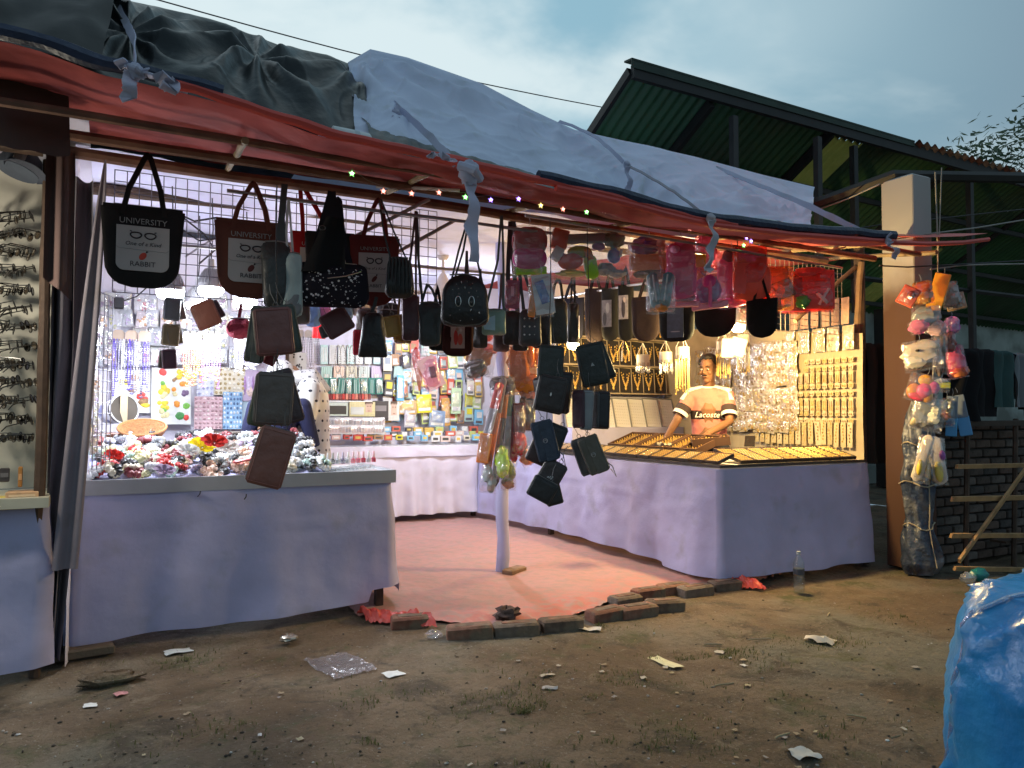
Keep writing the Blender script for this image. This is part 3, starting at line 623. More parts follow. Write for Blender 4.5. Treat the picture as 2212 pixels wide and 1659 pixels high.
roof_sheet('tarpaulin', 'black tarpaulin edge showing beneath the lilac roof cloth',
    [(0, 790, 262), (.2, 880, 290), (.5, 1060, 350), (.8, 1240, 402), (1, 1400, 448)],
    [(0, 800, 318), (.2, 890, 338), (.5, 1090, 382), (.8, 1290, 432), (1, 1420, 466)], 3.95, 3.52, BLACKT, 90, 30, wr_strip, 5.)
# ties of twisted lilac cloth
def tie(label, pts, w, knot, tails, v0, m=LILAC_T):
    T_ = thing('cloth_tie', label, 'cloth tie', PV(*knot[:2], knot[2]), group=None); c = Vector(T_.location)
    P = [PV(x, y, v)-c for x, y, v in pts]
    q = MB(); fine = []
    for i in range(len(P)-1):
        for k in range(8): fine.append(P[i].lerp(P[i+1], k/8))
    fine.append(P[-1]); n_ = len(fine)
    fine = [p + Vector((.006*nz3(i*.4, 1), -.02*math.sin(math.pi*i/n_), .008*nz3(i*.5, 2)+.03*math.sin(math.pi*i/n_))) for i, p in enumerate(fine)]
    q.strip(fine, [w*(.75+.35*abs(nz3(i*.3, 7))) for i in range(n_)], [Vector((.5+.5*math.sin(i*.25), -.2, .7)) for i in range(n_)], .006); q.build('strap', m, T_)
    q = MB(); r_ = knot[3]; q.ell((0, -.02, 0), (r_, r_*.8, r_*1.15), 14, 10, jit=.14); q.tube([(-r_, -.02, r_*.5), (0, -.02-r_, 0), (r_, -.02, -r_*.4)], r_*.45, 8); q.build('knot', m, T_)
    for tl in tails:
        Q = [PV(x, y, v0)-c+Vector((0, -.03, 0)) for x, y in tl[:-1]]; q = MB(); f2 = []
        for i in range(len(Q)-1):
            for k in range(6): f2.append(Q[i].lerp(Q[i+1], k/6))
        f2.append(Q[-1]); q.strip([p+Vector((.01*nz3(i*.5, 3), .015*math.sin(i*.7), 0)) for i, p in enumerate(f2)], [tl[-1]*(.8+.3*nz3(i*.4, 5)) for i in range(len(f2))], [Vector((1, .5*math.sin(i*.5), 0)) for i in range(len(f2))], .008); q.build('tail', m, T_)
    return T_
tie('lilac cloth strip knotted over the black tarpaulin near the grey curtain', [(248, 5, 4.9), (275, 70, 4.3), (290, 105, 3.9), (290, 150, 3.42)], .05, (292, 158, 3.40, .03), [[(285, 160), (278, 190), (280, 218), .07], [(300, 160), (335, 172), (372, 188), (360, 203), .09], [(282, 152), (255, 138), .06]], 3.40)
tie('lilac strip with a big knot and long hanging tail over the fairy lights', [(772, 165, 4.85), (810, 205, 4.5), (855, 245, 4.15), (920, 300, 3.8), (985, 358, 3.45)], .045, (1010, 376, 3.40, .055), [[(1012, 395), (1016, 440), (1016, 500), (1018, 568), .075], [(980, 350), (950, 342), (925, 336), .05]], 3.40)
tie('short lilac tail knotted part way down the roof strip', [(852, 240, 4.1), (856, 250, 4.05)], .03, (854, 248, 4.03, .022), [[(852, 255), (846, 285), (838, 318), .055]], 4.0)
tie('thin lilac strip running down the middle of the roof cloth', [(1208, 262, 4.95), (1280, 305, 4.4), (1345, 352, 3.95)], .03, (1350, 358, 3.92, .022), [[(1350, 362), (1352, 390), (1354, 415), .045]], 3.9)
tie('thin lilac strip ending in a twisted grey rag hung before the toys', [(1352, 356, 3.9), (1440, 420, 3.65), (1520, 468, 3.45)], .02, (1530, 474, 3.42, .028), [[(1530, 478), (1535, 510), (1530, 545), (1522, 575), (1527, 588), .055]], 3.4, m=cloth('grey_rag', (.42, .40, .45)))
tie('taut lilac strip tied to the awning before the white pillar', [(1545, 362, 4.9), (1640, 410, 4.4), (1760, 462, 3.95), (1890, 518, 3.47)], .05, (1912, 522, 3.44, .022), [[(1915, 526), (1922, 540), (1932, 555), .06], [(1912, 518), (1914, 506), .04]], 3.43)
# white rolls wedged on the awning
sackm = mat('white_sack', (.62, .66, .66), .6, var=.1, vs=12, bump=.4, bs=30)
for x0, y0, x1, y1, r_, lab in ((372, 190, 405, 200, .048, 'rounded end of a white bundle lying on the awning under the black tarpaulin'), (715, 290, 800, 308, .042, 'white plastic roll lying on the red awning edge'), (1640, 482, 1700, 492, .035, 'small white roll with a black band on the awning')):
    a, b_ = PV(x0, y0, 3.6), PV(x1, y1, 3.6); B = thing('white_roll', lab, 'roll', a.lerp(b_, .5)); c = Vector(B.location); q = MB(); d = (b_-a)
    q.tube([a-c, a-c+d*.03, a-c+d*.5, a-c+d*.94, b_-c], [r_*.7, r_, r_*1.04, r_, r_*.72], 14); q.build('body', sackm, B)
    q = MB(); q.tube([a-c+d*.55, a-c+d*.68], r_*1.06, 14); q.build('band', cm((.10, .11, .13), .6) if x0 > 1000 else cm((.45, .52, .55), .6), B)

# ================================================================== mesh grids, curtain, fan
def mesh_grid(label, o, ux, uz, w, h, st, m=None, group=None):
    G = thing('wire_mesh', label, 'mesh panel', o); q = MB(); ux, uz = Vector(ux), Vector(uz); nx, nz_ = int(w/st), int(h/st)
    for i in range(nx+1): q.tube([ux*(i*st), ux*(i*st)+uz*(nz_*st)], .0028, 4)
    q2 = MB()
    for j in range(nz_+1): q2.tube([uz*(j*st)+Vector((0, .005, 0)), ux*(nx*st)+uz*(j*st)+Vector((0, .005, 0))], .0028, 4)
    q.build('upright_wires', m or cm((.16, .16, .20), .4, metal=.5), G); q2.build('cross_wires', m or cm((.16, .16, .20), .4, metal=.5), G); return G
mesh_grid('wire grid hung across the stall front behind the tote bags', (.02, 4.72, 1.98), (1, 0, .004), (0, 0, 1), 1.95, .70, .062)
mesh_grid('narrow wire grid standing beside the grey curtain', (-.06, 4.80, 1.0), (.35, .94, 0), (0, 0, 1), .26, 1.0, .062)
mesh_grid('rusty wire grid at the end of the jewellery booth', (4.70, 4.60, 2.02), (1, 0, 0), (0, 0, 1), 1.1, .62, .055, m=cm((.30, .24, .20), .6))
CUR = cloth('grey_curtain', (.20, .185, .215), bump=.5)
C_ = thing('curtain', 'dark grey cloth curtain hanging at the corner post', 'curtain', (-.12, 4.35, 0)); mv = Vector((-.12, 4.35, 0))
q = MB(); q.grid(lambda a, b_: (-.268+(.075+.115*min(1, b_*1.6))*a+.012*math.sin(a*14+b_*2), 4.60+.05*math.sin(a*17+2*nz3(b_*2, a*3))+.02*nz3(a*6, b_*5), .05+2.5*b_), 40, 50); o = q.build('drape', CUR, C_, ang=180); rel(o, mv)
q = MB(); a_, b2 = PV(150, 720, 4.28), PV(228, 345, 4.33)
q.grid(lambda a, b_: (lambda p, w: p + Vector((w*(a-.5), -.02*math.sin(a*9)*(1-b_), 0)))(PV(140, 1230, 4.5).lerp(b2, b_**.55 if b_ > 0 else 0), .11*(1-b_)**.7+.006), 14, 40); o = q.build('gathered_flap', cloth('grey_flap', (.28, .25, .29)), C_, ang=180); rel(o, mv)
q = MB(); q.grid(lambda a, b_: (PV(100+62*a, 340, 4.2).x, 4.18+.03*math.sin(a*8), 1.95+.62*b_-.1*a*(1-b_)), 20, 20); o = q.build('torn_flap', cloth('brown_flap', (.10, .065, .06)), C_, ang=180); rel(o, mv)
pole('post', ST(-.285, 4.52, 0), ST(-.283, 4.52, 2.6), .026, woodd, 10)
FAN = thing('ceiling_fan', 'cream ceiling fan with three blades hanging from the cloth ceiling', 'fan', (2.78, 6.6, 2.45))
fw_ = mat('fan_cream', (.62, .55, .50), .45, var=.05)
q = MB(); q.tube([(0, 0, .05), (0, 0, .34)], .014, 10); q.lathe([(.0, .40), (.05, .38), (.055, .33), (.03, .30)], n=16); q.build('rod', fw_, FAN)
q = MB(); q.lathe([(.02, .18), (.04, .15), (.06, .10), (.095, .04), (.10, .0), (.085, -.05), (.04, -.07), (0, -.07)], n=24); q.build('motor', fw_, FAN)
for k in range(3):
    an = R(28+120*k); q = MB(); rt_ = Matrix.Rotation(an, 3, 'Z')
    q.poly([rt_ @ Vector(p) for p in ((.08, -.03, 0), (.16, -.03, 0), (.24, -.065, -.01), (.56, -.075, -.012), (.58, 0, 0), (.56, .06, .012), (.24, .05, .01), (.16, .03, 0), (.08, .03, 0))], .006, (0, 0, 1)); q.build('blade', fw_, FAN)
# ================================================================== lamps
def emis(name, c, s):
    return mat(name, (.9, .9, .9), .4, var=0, emit=c, es=s)
COLD, WARM = (.86, .92, 1.0), (1.0, .70, .28)
def led_lamp(label, p, c, watts, es, ztop, r_=.085, tilt=0., group=None):
    Lp = thing('pendant_lamp', label, 'lamp', p, (tilt, 0, 0), group)
    q = MB(); prof = [(.0, .19), (.02, .19), (.022, .13), (.035, .12), (r_*.7, .08), (r_*.96, .03), (r_, .0)]; q.lathe(prof, n=24)
    for k in range(24):
        an = 2*math.pi*k/24; ca, sa = math.cos(an), math.sin(an); q.tube([(ca*.036, sa*.036, .125), (ca*r_*.75, sa*r_*.75, .084), (ca*r_*1.0, sa*r_*1.0, .026)], .003, 4)
    q.build('shade', mat('lamp_grey', (.42, .42, .44), .5, var=.05), Lp)
    q = MB(); q.lathe([(r_*.96, .0), (r_*.97, -.022), (r_*.85, -.042), (r_*.5, -.056), (0, -.06)], n=24); q.build('diffuser', emis('lamp_glow_%s' % sk(c), c, es), Lp)
    q = MB(); q.tube([(0, 0, .18), (.01, 0, .18+(ztop-p[2]-.18)*.5), (0, 0, ztop-p[2])], .004, 5); q.build('cord', cm((.03, .03, .03), .6), Lp)
    l = bpy.data.lights.new('lamp_light', 'SPOT' if c[2] > .97 and 20 < watts < 50 else 'POINT'); l.energy = watts
    if l.type == 'SPOT': l.spot_size = R(168); l.spot_blend = .5
    if 1:
     pass
     l.color = c; l.shadow_soft_size = .07; lo = bpy.data.objects.new('lamp_light', l); col.objects.link(lo); lo.parent = Lp; lo.location = (0, 0, -.10)
    return Lp
for x, y, v, w, lab in ((455, 622, 5.35, 17, 'lit white lamp hanging between the two tote bags'), (530, 648, 5.6, 16, 'lit white lamp behind the bottom of the brown tote bag'), (428, 655, 5.9, 37, 'lit white lamp hanging lowest, above the bead necklaces'), (368, 628, 5.2, 38, 'lit white lamp below the black tote bag')):
    led_lamp(lab, PV(x, y, v), COLD, w, 14, ZC)
for x, y, v, w, lab in ((985, 700, 7.7, 78, 'lit white lamp above the far cosmetics counter'),):
    led_lamp(lab, PV(x, y, v), (.84, .90, 1.0), w, 14, 2.9)
for x, y, v, w, lab in ((1594, 702, 4.55, 140, 'glowing warm bulb under the packs at the end of the jewellery counter'), (1238, 742, 6.2, 34, 'glowing warm bulb behind the black wallet with a triangle')):
    led_lamp(lab, PV(x, y, v), WARM, w, 16, ZC, r_=.06)
# fairy lights: little stars on a thin wire
FL = thing('fairy_lights', 'string of small coloured star lights strung under the awning', 'fairy lights', PV(1060, 430, 3.95)); c = Vector(FL.location)
stars = [(760, 375, 'g'), (828, 413, 'r'), (889, 418, 'r'), (948, 416, 'r'), (1005, 426, 'g'), (1060, 432, 'b'), (1120, 430, 'b'), (1168, 444, 'y'), (1216, 452, 'r'), (1267, 458, 'g'), (1305, 455, 'r'), (1363, 464, 'b'), (1459, 483, 'r'), (1490, 494, 'r'), (1545, 500, 'r'), (1568, 497, 'r'), (1612, 514, 'b'), (1622, 521, 'b'), (1606, 530, 'g')]
SC = {'g': (.15, 1, .12), 'r': (1, .25, .15), 'b': (.22, .08, 1), 'y': (1, .8, .15)}
pts = []
for i, (x, y, k) in enumerate(stars):
    p = PV(x, y, 3.95)-c; pts.append(p+Vector((0, .01, .03)))
    if i < len(stars)-1: pts.append((p+PV(stars[i+1][0], stars[i+1][1], 3.95)-c)/2+Vector((0, .01, .015)))
    q = MB(); s_ = .019; pt = []
    for j in range(10): rr = s_ if j % 2 == 0 else s_*.45; an = math.pi/2+j*math.pi/5; pt.append(p+Vector((math.cos(an)*rr, 0, math.sin(an)*rr)))
    q.poly(pt, .006, (0, 1, 0)); q.build('star', emis('star_dim_'+k, SC[k], .55), FL)
    q = MB(); q.ell(p+Vector((0, -.006, 0)), (.0075, .006, .0075), 8, 6); q.build('bulb', emis('star_'+k, tuple(.12+.88*t_ for t_ in SC[k]), 9 if k in 'gb' else 3.5), FL)
q = MB(); q.tube(pts, .0016, 4); q.build('wire', cm((.30, .26, .22), .6), FL)
# ================================================================== helpers for hung goods
def frame(x, y, v, face=1., yaw=0., tilt=0., plane='v'):
    P = PV(x, y, v) if plane == 'v' else PU(x, y, v); d = C0-P; th = math.atan2(d.x, -d.y)
    return P, (0, R(tilt), th*face+R(yaw)), (P-C0).dot(fwd)/F
def pillow(mb, w, h, t, rb=.0, rt=.0, tap=0., z0=0., nx=8, nz=8, wr=0., seed=0., m=None, flat=4, x0=0., yo=0.):
    """cushion-like body standing from z0 to z0+h, w wide, t deep"""
    W = 2*nx; vs = []; fs = []; rb = min(rb, w*.46*(1-tap)); rt = min(rt, w*.46)
    def hw(z):
        r_ = w/2*(1-tap*(1-z/h))
        if rb and z < rb: r_ -= rb*(1-math.sqrt(max(0, 1-((rb-z)/rb)**2)))
        if rt and z > h-rt: r_ -= rt*(1-math.sqrt(max(0, 1-((z-h+rt)/rt)**2)))
        return max(r_, .002)
    for j in range(nz+1):
        z = h*(.5-.5*math.cos(math.pi*j/nz))*.6+h*j/nz*.4; e = (1-abs(2*z/h-1)**flat); q_ = hw(z)
        for i in range(W):
            an = 2*math.pi*i/W; ca, sa = math.cos(an), math.sin(an)
            x = q_*math.copysign(abs(ca)**.6, ca); y = (t/2)*math.copysign(abs(sa)**.7, sa)*(.12+.88*e)
            d = wr*nz3(x*14/w*.2+seed, z*14/h*.2, seed+sa) if wr else 0
            vs.append((x+x0, y+d+yo, z+z0))
    for j in range(nz):
        for i in range(W): i2 = (i+1) % W; fs.append((j*W+i, j*W+i2, j*W+W+i2, j*W+W+i))
    fs += [tuple(range(W-1, -1, -1)), tuple(range(nz*W, nz*W+W))]
    return mb.add(vs, fs, m)
def canv(c, **k): return mat('canvas_'+sk(c), c, .85, spec=.15, var=.12, vs=7, weave=.3, bump=.5, bs=9, dist=.02, **k)
def leath(c): c = tuple(k*1.6+.005 for k in c); return mat('leather_'+sk(c), c, .42, spec=.5, var=.15, vs=9, bump=.55, bs=24, dist=.012)
def straps(parent, pts, m, w=.024, n=None, th=.004, nm='strap'):
    """pts = list of polylines in local coords"""
    for pl in pts:
        q = MB(); P = [Vector(p) for p in pl]; f = []
        for i in range(len(P)-1):
            for k in range(4): f.append(P[i].lerp(P[i+1], k/4))
        f.append(P[-1]); q.strip(f, w, n or Vector((1, 0, .15)), th); q.build(nm, m, parent)
WHT = mat('print_white', (.55, .54, .53), .8, var=0); INK = mat('print_ink', (.035, .025, .03), .8, var=0); GREYP = mat('print_grey', (.30, .29, .29), .8, var=0)
FLAPM = mat('pocket_canvas', (.46, .43, .42), .85, var=.06, weave=.2); CARR = mat('print_red', (.50, .06, .04), .8, var=0); MAROONP = mat('print_maroon', (.12, .03, .03), .8, var=0)
TX = {}
def txt(body, size, m, shear=0., spacing=1.):
    k = (body, size, m.name, shear)
    if k not in TX: TX[k] = text_mesh(body, size, m, shear, spacing=spacing)
    return TX[k]
def tote(label, xc, yt, yb, wpx, v, apex, c, letters=True, car=CARR, sp=.25, tapx=.16, face=.8, yaw=0, tilt=0, strapm=None, letm=GREYP, flapw=.62):
    P, rot, s = frame(xc, yb, v, face, yaw, tilt); w, h = wpx*s, (yb-yt)*s; t = .05
    T = thing('tote_bag', label, 'bag', P, rot); mt = canv(c)
    q = MB(); pillow(q, w, h, t, rb=h*.28, tap=tapx, nx=12, nz=14, wr=.006, seed=xc*.1); q.build('body', mt, T)
    q = MB(); q.box((0, 0, h+.001), (w*.94, .014, .022)); q.build('top_hem', mt, T)
    ap = Vector(((apex[0]-xc)*s, 0, (yb-apex[1])*s)); sm_ = strapm or mt
    for yy in (-.012, .014): straps(T, [[(-w*sp, yy*1.6, h-.04), (-w*sp*.75+ap.x*.3, yy, h+(ap.z-h)*.35), (ap.x-.014, yy*.7, ap.z-.02), (ap.x, yy*.5, ap.z), (ap.x+.014, yy*.7, ap.z-.02), (w*sp*.75+ap.x*.3, yy, h+(ap.z-h)*.35), (w*sp, yy*1.6, h-.04)]], sm_)
    if not letters: return T
    y = -t*.5-.004
    fw = w*flapw; fh = h*.56; fz = h*.20
    q = MB(); n_ = 10; pts = [(-fw/2, y, fz+fh)]; rr = fw*.16
    for k in range(n_+1): a = math.pi+k/n_*math.pi/2; pts.append((-fw/2+rr+rr*math.cos(a), y, fz+rr+rr*math.sin(a)))
    for k in range(n_+1): a = 1.5*math.pi+k/n_*math.pi/2; pts.append((fw/2-rr+rr*math.cos(a), y, fz+rr+rr*math.sin(a)))
    pts.append((fw/2, y, fz+fh)); q.poly(pts, .005, (0, 1, 0)); pk = q.build('pocket', FLAPM, T)
    q = MB(); q.tube([(-fw*.49, y-.003, fz+fh*.52), (-fw*.44, y-.003, fz+fh*.485), (fw*.44, y-.003, fz+fh*.45), (fw*.49, y-.003, fz+fh*.49)], .0012, 4); q.build('flap_seam', GREYP, pk)
    put(txt('UNIVERSITY', w*.105, letm), 'lettering', T, (0, y+.002, h*.82), UPR)
    gz_ = fz+fh*.80
    for sx in (-1, 1):
        q = MB(); q.tube([(sx*fw*.135+math.cos(a)*fw*.105*(1+.12*math.sin(a)), y-.003, gz_+math.sin(a)*fh*.075*(1.0 if math.sin(a) < 0 else .75)) for a in [i*2*math.pi/18 for i in range(18)]], .0036, 4, closed=True); q.tube([(sx*fw*.03, y-.003, gz_+.002), (sx*fw*.06, y-.003, gz_+.004)], .002, 4); q.tube([(sx*fw*.21, y-.003, gz_+fh*.07), (sx*fw*.25, y-.003, gz_+fh*.085)], .0025, 4); q.build('glasses_print', INK, pk)
    put(txt('One of a Kind', fw*.118, INK, .25), 'lettering', pk, (0, y-.003, fz+fh*.60), UPR)
    q = MB(); q.ell((0, y-.002, fz+fh*.33), (fw*.065, .0018, fh*.10), 14, 8, rot=Matrix.Rotation(R(38), 3, 'Y')); q.build('carrot_print', car, pk)
    q = MB()
    for dx in (0, .25, .5): q.tube([(fw*.06, y-.003, fz+fh*.41), (fw*(.075+.05*dx), y-.003, fz+fh*(.455-.03*dx))], .002, 4)
    q.build('leaf_print', INK, pk)
    put(txt('RABBIT', fw*.15, INK), 'lettering', pk, (0, y-.003, fz+fh*.15), UPR)
    return T
BLK, BRN, MRN, DKG = (.024, .022, .022), (.15, .055, .04), (.16, .035, .032), (.035, .04, .04)
tote('black canvas tote printed UNIVERSITY with a pale pocket, hung beside the curtain', 307, 450, 622, 166, 4.25, (313, 330), BLK)
tote('brown canvas tote printed UNIVERSITY, partly behind a black sling bag', 540, 480, 645, 150, 4.27, (543, 392), BRN, car=MAROONP, yaw=4)
tote('bright red canvas tote mostly hidden behind the floral sling bag', 682, 505, 640, 110, 4.6, (652, 402), (.28, .012, .015), car=MAROONP)
tote('black canvas tote with pale pocket glimpsed behind the floral sling bag', 712, 505, 650, 108, 4.50, (727, 425), BLK)
tote('dark red canvas tote printed UNIVERSITY beside the floral sling bag', 808, 512, 662, 108, 4.42, (815, 428), MRN, car=MAROONP, yaw=-3)

def slouch(label, x0, x1, yt, yb, v, c, strap_px, m=None, tap=.2, rb=.4, t=.07, yaw=0, tilt=0, wr=.014, name='shoulder_bag', rt=.3, smat=None, sw=.02, face=1., rtn=False, zipc=None):
    xc = (x0+x1)/2; P, rot, s = frame(xc, yb, v, face, yaw, tilt); w, h = (x1-x0)*s, (yb-yt)*s; T = thing(name, label, 'bag', P, rot); m = m or leath(c)
    q = MB(); pillow(q, w, h, t, rb=min(w, h)*rb, rt=min(w, h)*rt, tap=-tap, nx=10, nz=12, wr=wr, seed=xc*.13+yt); b_ = q.build('body', m, T)
    q = MB(); q.tube([(-w*.36, -.004, h*.985), (0, -.006, h+.001), (w*.36, -.004, h*.985)], .005, 6); q.build('zip', zipc or cm((.25, .25, .26), .35, metal=.6), T)
    for pl in strap_px: straps(T, [[((x-xc)*s, .004*i, (yb-y)*s) for i, (x, y) in enumerate(pl)]], smat or m, sw)
    return (T, w, h, t, s) if rtn else T
slouch('black slouchy sling bag on a wide strap before the brown tote', 562, 626, 520, 672, 4.15, (.016, .018, .018), [[(598, 525), (604, 470), (610, 392)], [(612, 525), (606, 470), (611, 392)]], tap=-.25, t=.09, sw=.03)
q_ = slouch('pale mint and grey pouch hung on thin white straps', 614, 650, 545, 686, 4.12, (.42, .50, .49), [[(620, 560), (617, 500), (620, 428)], [(632, 560), (627, 500), (621, 428)]], m=canv((.42, .50, .49)), t=.06, smat=canv((.5, .5, .52)), sw=.012, rtn=True)
q = MB(); pillow(q, q_[1]*1.03, q_[2]*.42, q_[3]*1.06, rb=.04, nx=10, nz=8, wr=.01); q.build('lower_panel', canv((.22, .23, .24)), q_[0])
# big floral sling
T, w, h, t, s = slouch('black sling bag with tiny white flowers and a slanted zip', 640, 790, 568, 664, 4.1, BLK, [[(668, 590), (690, 500), (713, 410)], [(700, 575), (706, 500), (714, 410)], [(735, 585), (728, 500), (715, 410)], [(760, 590), (740, 520), (727, 425)]], tap=.12, rb=.3, rt=.15, t=.10, rtn=True, m=canv((.014, .012, .018)), sw=.035, zipc=cm((.5, .5, .52), .3, metal=.7))
q = MB(); rr_ = random.Random(2)
for _ in range(150):
    x, z = rr_.uniform(-.46, .46)*w, rr_.uniform(.04, .9)*h; y = -(t/2)*(.12+.88*(1-abs(2*z/h-1)**4))*math.sqrt(max(.1, 1-(2*x/w)**4))-.002; r_ = rr_.choice((.002, .0025, .003, .006))
    q.ell((x, y, z), (r_, .0012, r_*rr_.uniform(.8, 1.2)), 6, 4, rot=Matrix.Rotation(rr_.uniform(0, 3), 3, 'Y'))
tag(q.build('flower_print', mat('flower_white', (.55, .52, .54), .8, var=0), T), kind='stuff')
q = MB(); q.tube([(-.05*w, -t*.53, h*.62), (.2*w, -t*.54, h*.68), (.42*w, -t*.44, h*.80)], .0035, 5); q.build('slant_zip', cm((.6, .6, .62), .25, metal=.8), T)
q = MB(); q.grid(lambda a, b_: ((-.42+.62*a)*w*(1-b_*.62)+(b_*.08*w), -.05-.02*math.sin(a*6), h*.75+b_*.30), 10, 12); q.build('strap_web', canv((.013, .013, .014)), T)
q = MB(); q.tube([(-.13*w+math.cos(a)*.016, -.075, h*1.72+math.sin(a)*.012) for a in [i*.7 for i in range(9)]], .003, 5, closed=True); q.build('buckle', cm((.12, .12, .12), .3, metal=.8), T)
# pleated black bag
T, w, h, t, s = slouch('black pleated leather bag hanging in front of the dark red tote', 838, 888, 556, 645, 4.18, (.014, .016, .017), [[(845, 565), (828, 500), (818, 430)], [(880, 565), (850, 500), (822, 430)]], tap=.35, t=.1, wr=.03, rtn=True, sw=.01)
q = MB()
for k in range(7): q.tube([((-.42+.14*k)*w, -t*.52, h*.97), ((-.48+.16*k)*w, -t*.55, h*.4), ((-.5+.165*k)*w, -t*.4, h*.1)], .007, 5)
q.build('pleats', leath((.014, .016, .017)), T)
slouch('maroon leather box sling with two zip pulls on long straps', 868, 905, 636, 736, 4.4, (.055, .02, .026), [[(872, 640), (885, 560), (896, 452)], [(898, 640), (897, 560), (897, 452)]], tap=0, rb=.15, rt=.15, t=.05, sw=.014)
slouch('charcoal leather shoulder bag beside the maroon sling', 902, 955, 652, 748, 4.42, (.03, .036, .037), [[(912, 655), (903, 560), (899, 455)], [(945, 655), (933, 625), (922, 612), (910, 655)]], tap=-.1, rb=.2, t=.06, sw=.016)
slouch('black tote with a faint round emblem behind the studded backpack', 925, 985, 660, 758, 4.6, (.018, .018, .018), [[(938, 662), (944, 615), (952, 662)]], tap=-.05, rb=.15, t=.05, sw=.018, m=canv((.018, .018, .018)))
T, w, h, t, s = slouch('dark brown tote with a red and white picture panel', 955, 1022, 690, 770, 4.55, (.05, .016, .014), [[(970, 695), (975, 640), (985, 610)], [(1005, 695), (1000, 640), (990, 610)]], tap=.0, rb=.3, rt=.02, t=.05, rtn=True, m=canv((.05, .016, .014)))
q = MB(); q.box((0, -t/2-.003, h*.52), (w*.45, .003, h*.62)); pp = q.build('picture_panel', cm((.45, .30, .26), .6), T)
for k, (x, z, a, b_, c) in enumerate(((-.06, .5, .07, .26, (.5, .03, .02)), (.08, .45, .08, .2, (.55, .08, .05)), (-.02, .72, .05, .07, (.35, .16, .1)), (.1, .7, .04, .06, (.6, .45, .4)))): q = MB(); q.ell((x*w, -t/2-.005, z*h), (a*w, .001, b_*h*.8), 10, 6); q.build('figure_print', cm(c, .6), pp)
# studded backpack with eyes
T, w, h, t, s = slouch('glossy black mini backpack with metal studs and two big eye rings', 958, 1050, 592, 706, 4.05, (.008, .008, .009), [[(975, 605), (990, 540), (1010, 470)], [(982, 600), (1000, 540), (1012, 470)], [(1042, 612), (1030, 560), (1014, 470)]], tap=.18, rb=.25, rt=.5, t=.10, wr=.006, rtn=True, sw=.012)
for sx in (-1, 1):
    q = MB(); q.tube([(sx*w*.155+math.cos(a)*w*.062, -t*.53, h*.46+math.sin(a)*h*.095) for a in [i*2*math.pi/16 for i in range(16)]], .0032, 5, closed=True); q.build('eye_ring', cm((.62, .62, .60), .25, metal=.9), T)
    q = MB(); q.ell((sx*w*.155, -t*.52, h*.45), (w*.035, .004, h*.06), 10, 6); q.build('eye_pupil', cm((.02, .02, .02), .2), T)
q = MB(); rr_ = random.Random(4); studs = [(-.2, .78), (-.08, .82), (.05, .83), (.18, .8), (-.28, .68), (-.15, .70), (0, .72), (.14, .71), (.27, .66), (.1, .62), (.3, .55), (-.14, .60), (-.12, .3), (.14, .3), (-.34, .2), (.34, .25), (.36, .4), (-.1, .1), (.18, .12)]
for x, z in studs: q.ell((x*w, -(t/2)*math.sqrt(max(.15, 1-(abs(x)*1.9)**3))-.002, z*h), (.003, .003, rr_.choice((.003, .003, .008))), 6, 5, rot=Matrix.Rotation(rr_.uniform(-.6, .6), 3, 'Y'))
q.build('studs', cm((.7, .7, .68), .25, metal=.9), T)
q = MB(); q.tube([(-w*.5, -t*.2, h*.12), (-w*.3, -t*.42, h*.03), (0, -t*.5, .0), (w*.35, -t*.4, h*.04), (w*.52, -t*.2, h*.15)], .004, 6); q.build('piping', leath((.05, .05, .045)), T)
# mint bag
T, w, h, t, s = slouch('small mint green satchel with a pale blue flap on grey straps', 1042, 1092, 668, 724, 4.2, (.16, .24, .19), [[(1048, 672), (1075, 560), (1082, 462)], [(1088, 672), (1087, 560), (1084, 462)]], tap=.05, rb=.12, rt=.1, t=.06, rtn=True, sw=.014, smat=leath((.06, .07, .065)))
q = MB(); q.poly([(-w*.5, -t*.55, h*.55), (-w*.42, -t*.6, h*.2), (w*.05, -t*.6, h*.16), (w*.05, -t*.55, h*.75)], .006, (0, 1, 0)); q.build('flap', leath((.30, .42, .46)), T)
q = MB(); q.box((-.2*w, -t*.64, h*.42), (.01, .006, .016)); q.build('clasp', cm((.6, .6, .6), .3, metal=.8), T)
slouch('black leather crossbody bag behind the center pole top', 1086, 1128, 672, 745, 4.45, (.02, .016, .018), [[(1095, 675), (1098, 560), (1102, 475)], [(1118, 675), (1108, 560), (1103, 475)]], tap=0, rb=.12, t=.06, sw=.03)
T, w, h, t, s = slouch('dark grey bag with a grid of round studs', 1122, 1168, 668, 748, 4.3, (.032, .032, .036), [[(1132, 672), (1120, 580), (1108, 475)], [(1158, 672), (1130, 580), (1110, 475)]], tap=.1, rb=.2, rt=.3, t=.06, rtn=True, sw=.02)
q = MB()
for i in range(3):
    for j in range(3): q.ell(((-.26+.24*i)*w, -t*.53, (.3+.22*j)*h), (.006, .004, .006), 8, 5)
q.build('studs', cm((.65, .65, .65), .3, metal=.8), T)
slouch('long dark olive bag at the corner of the black bag row', 1180, 1226, 645, 742, 4.6, (.03, .032, .026), [[(1192, 648), (1198, 615), (1205, 600)], [(1216, 648), (1212, 615), (1207, 600)]], tap=0, rb=.15, t=.05, yaw=10)
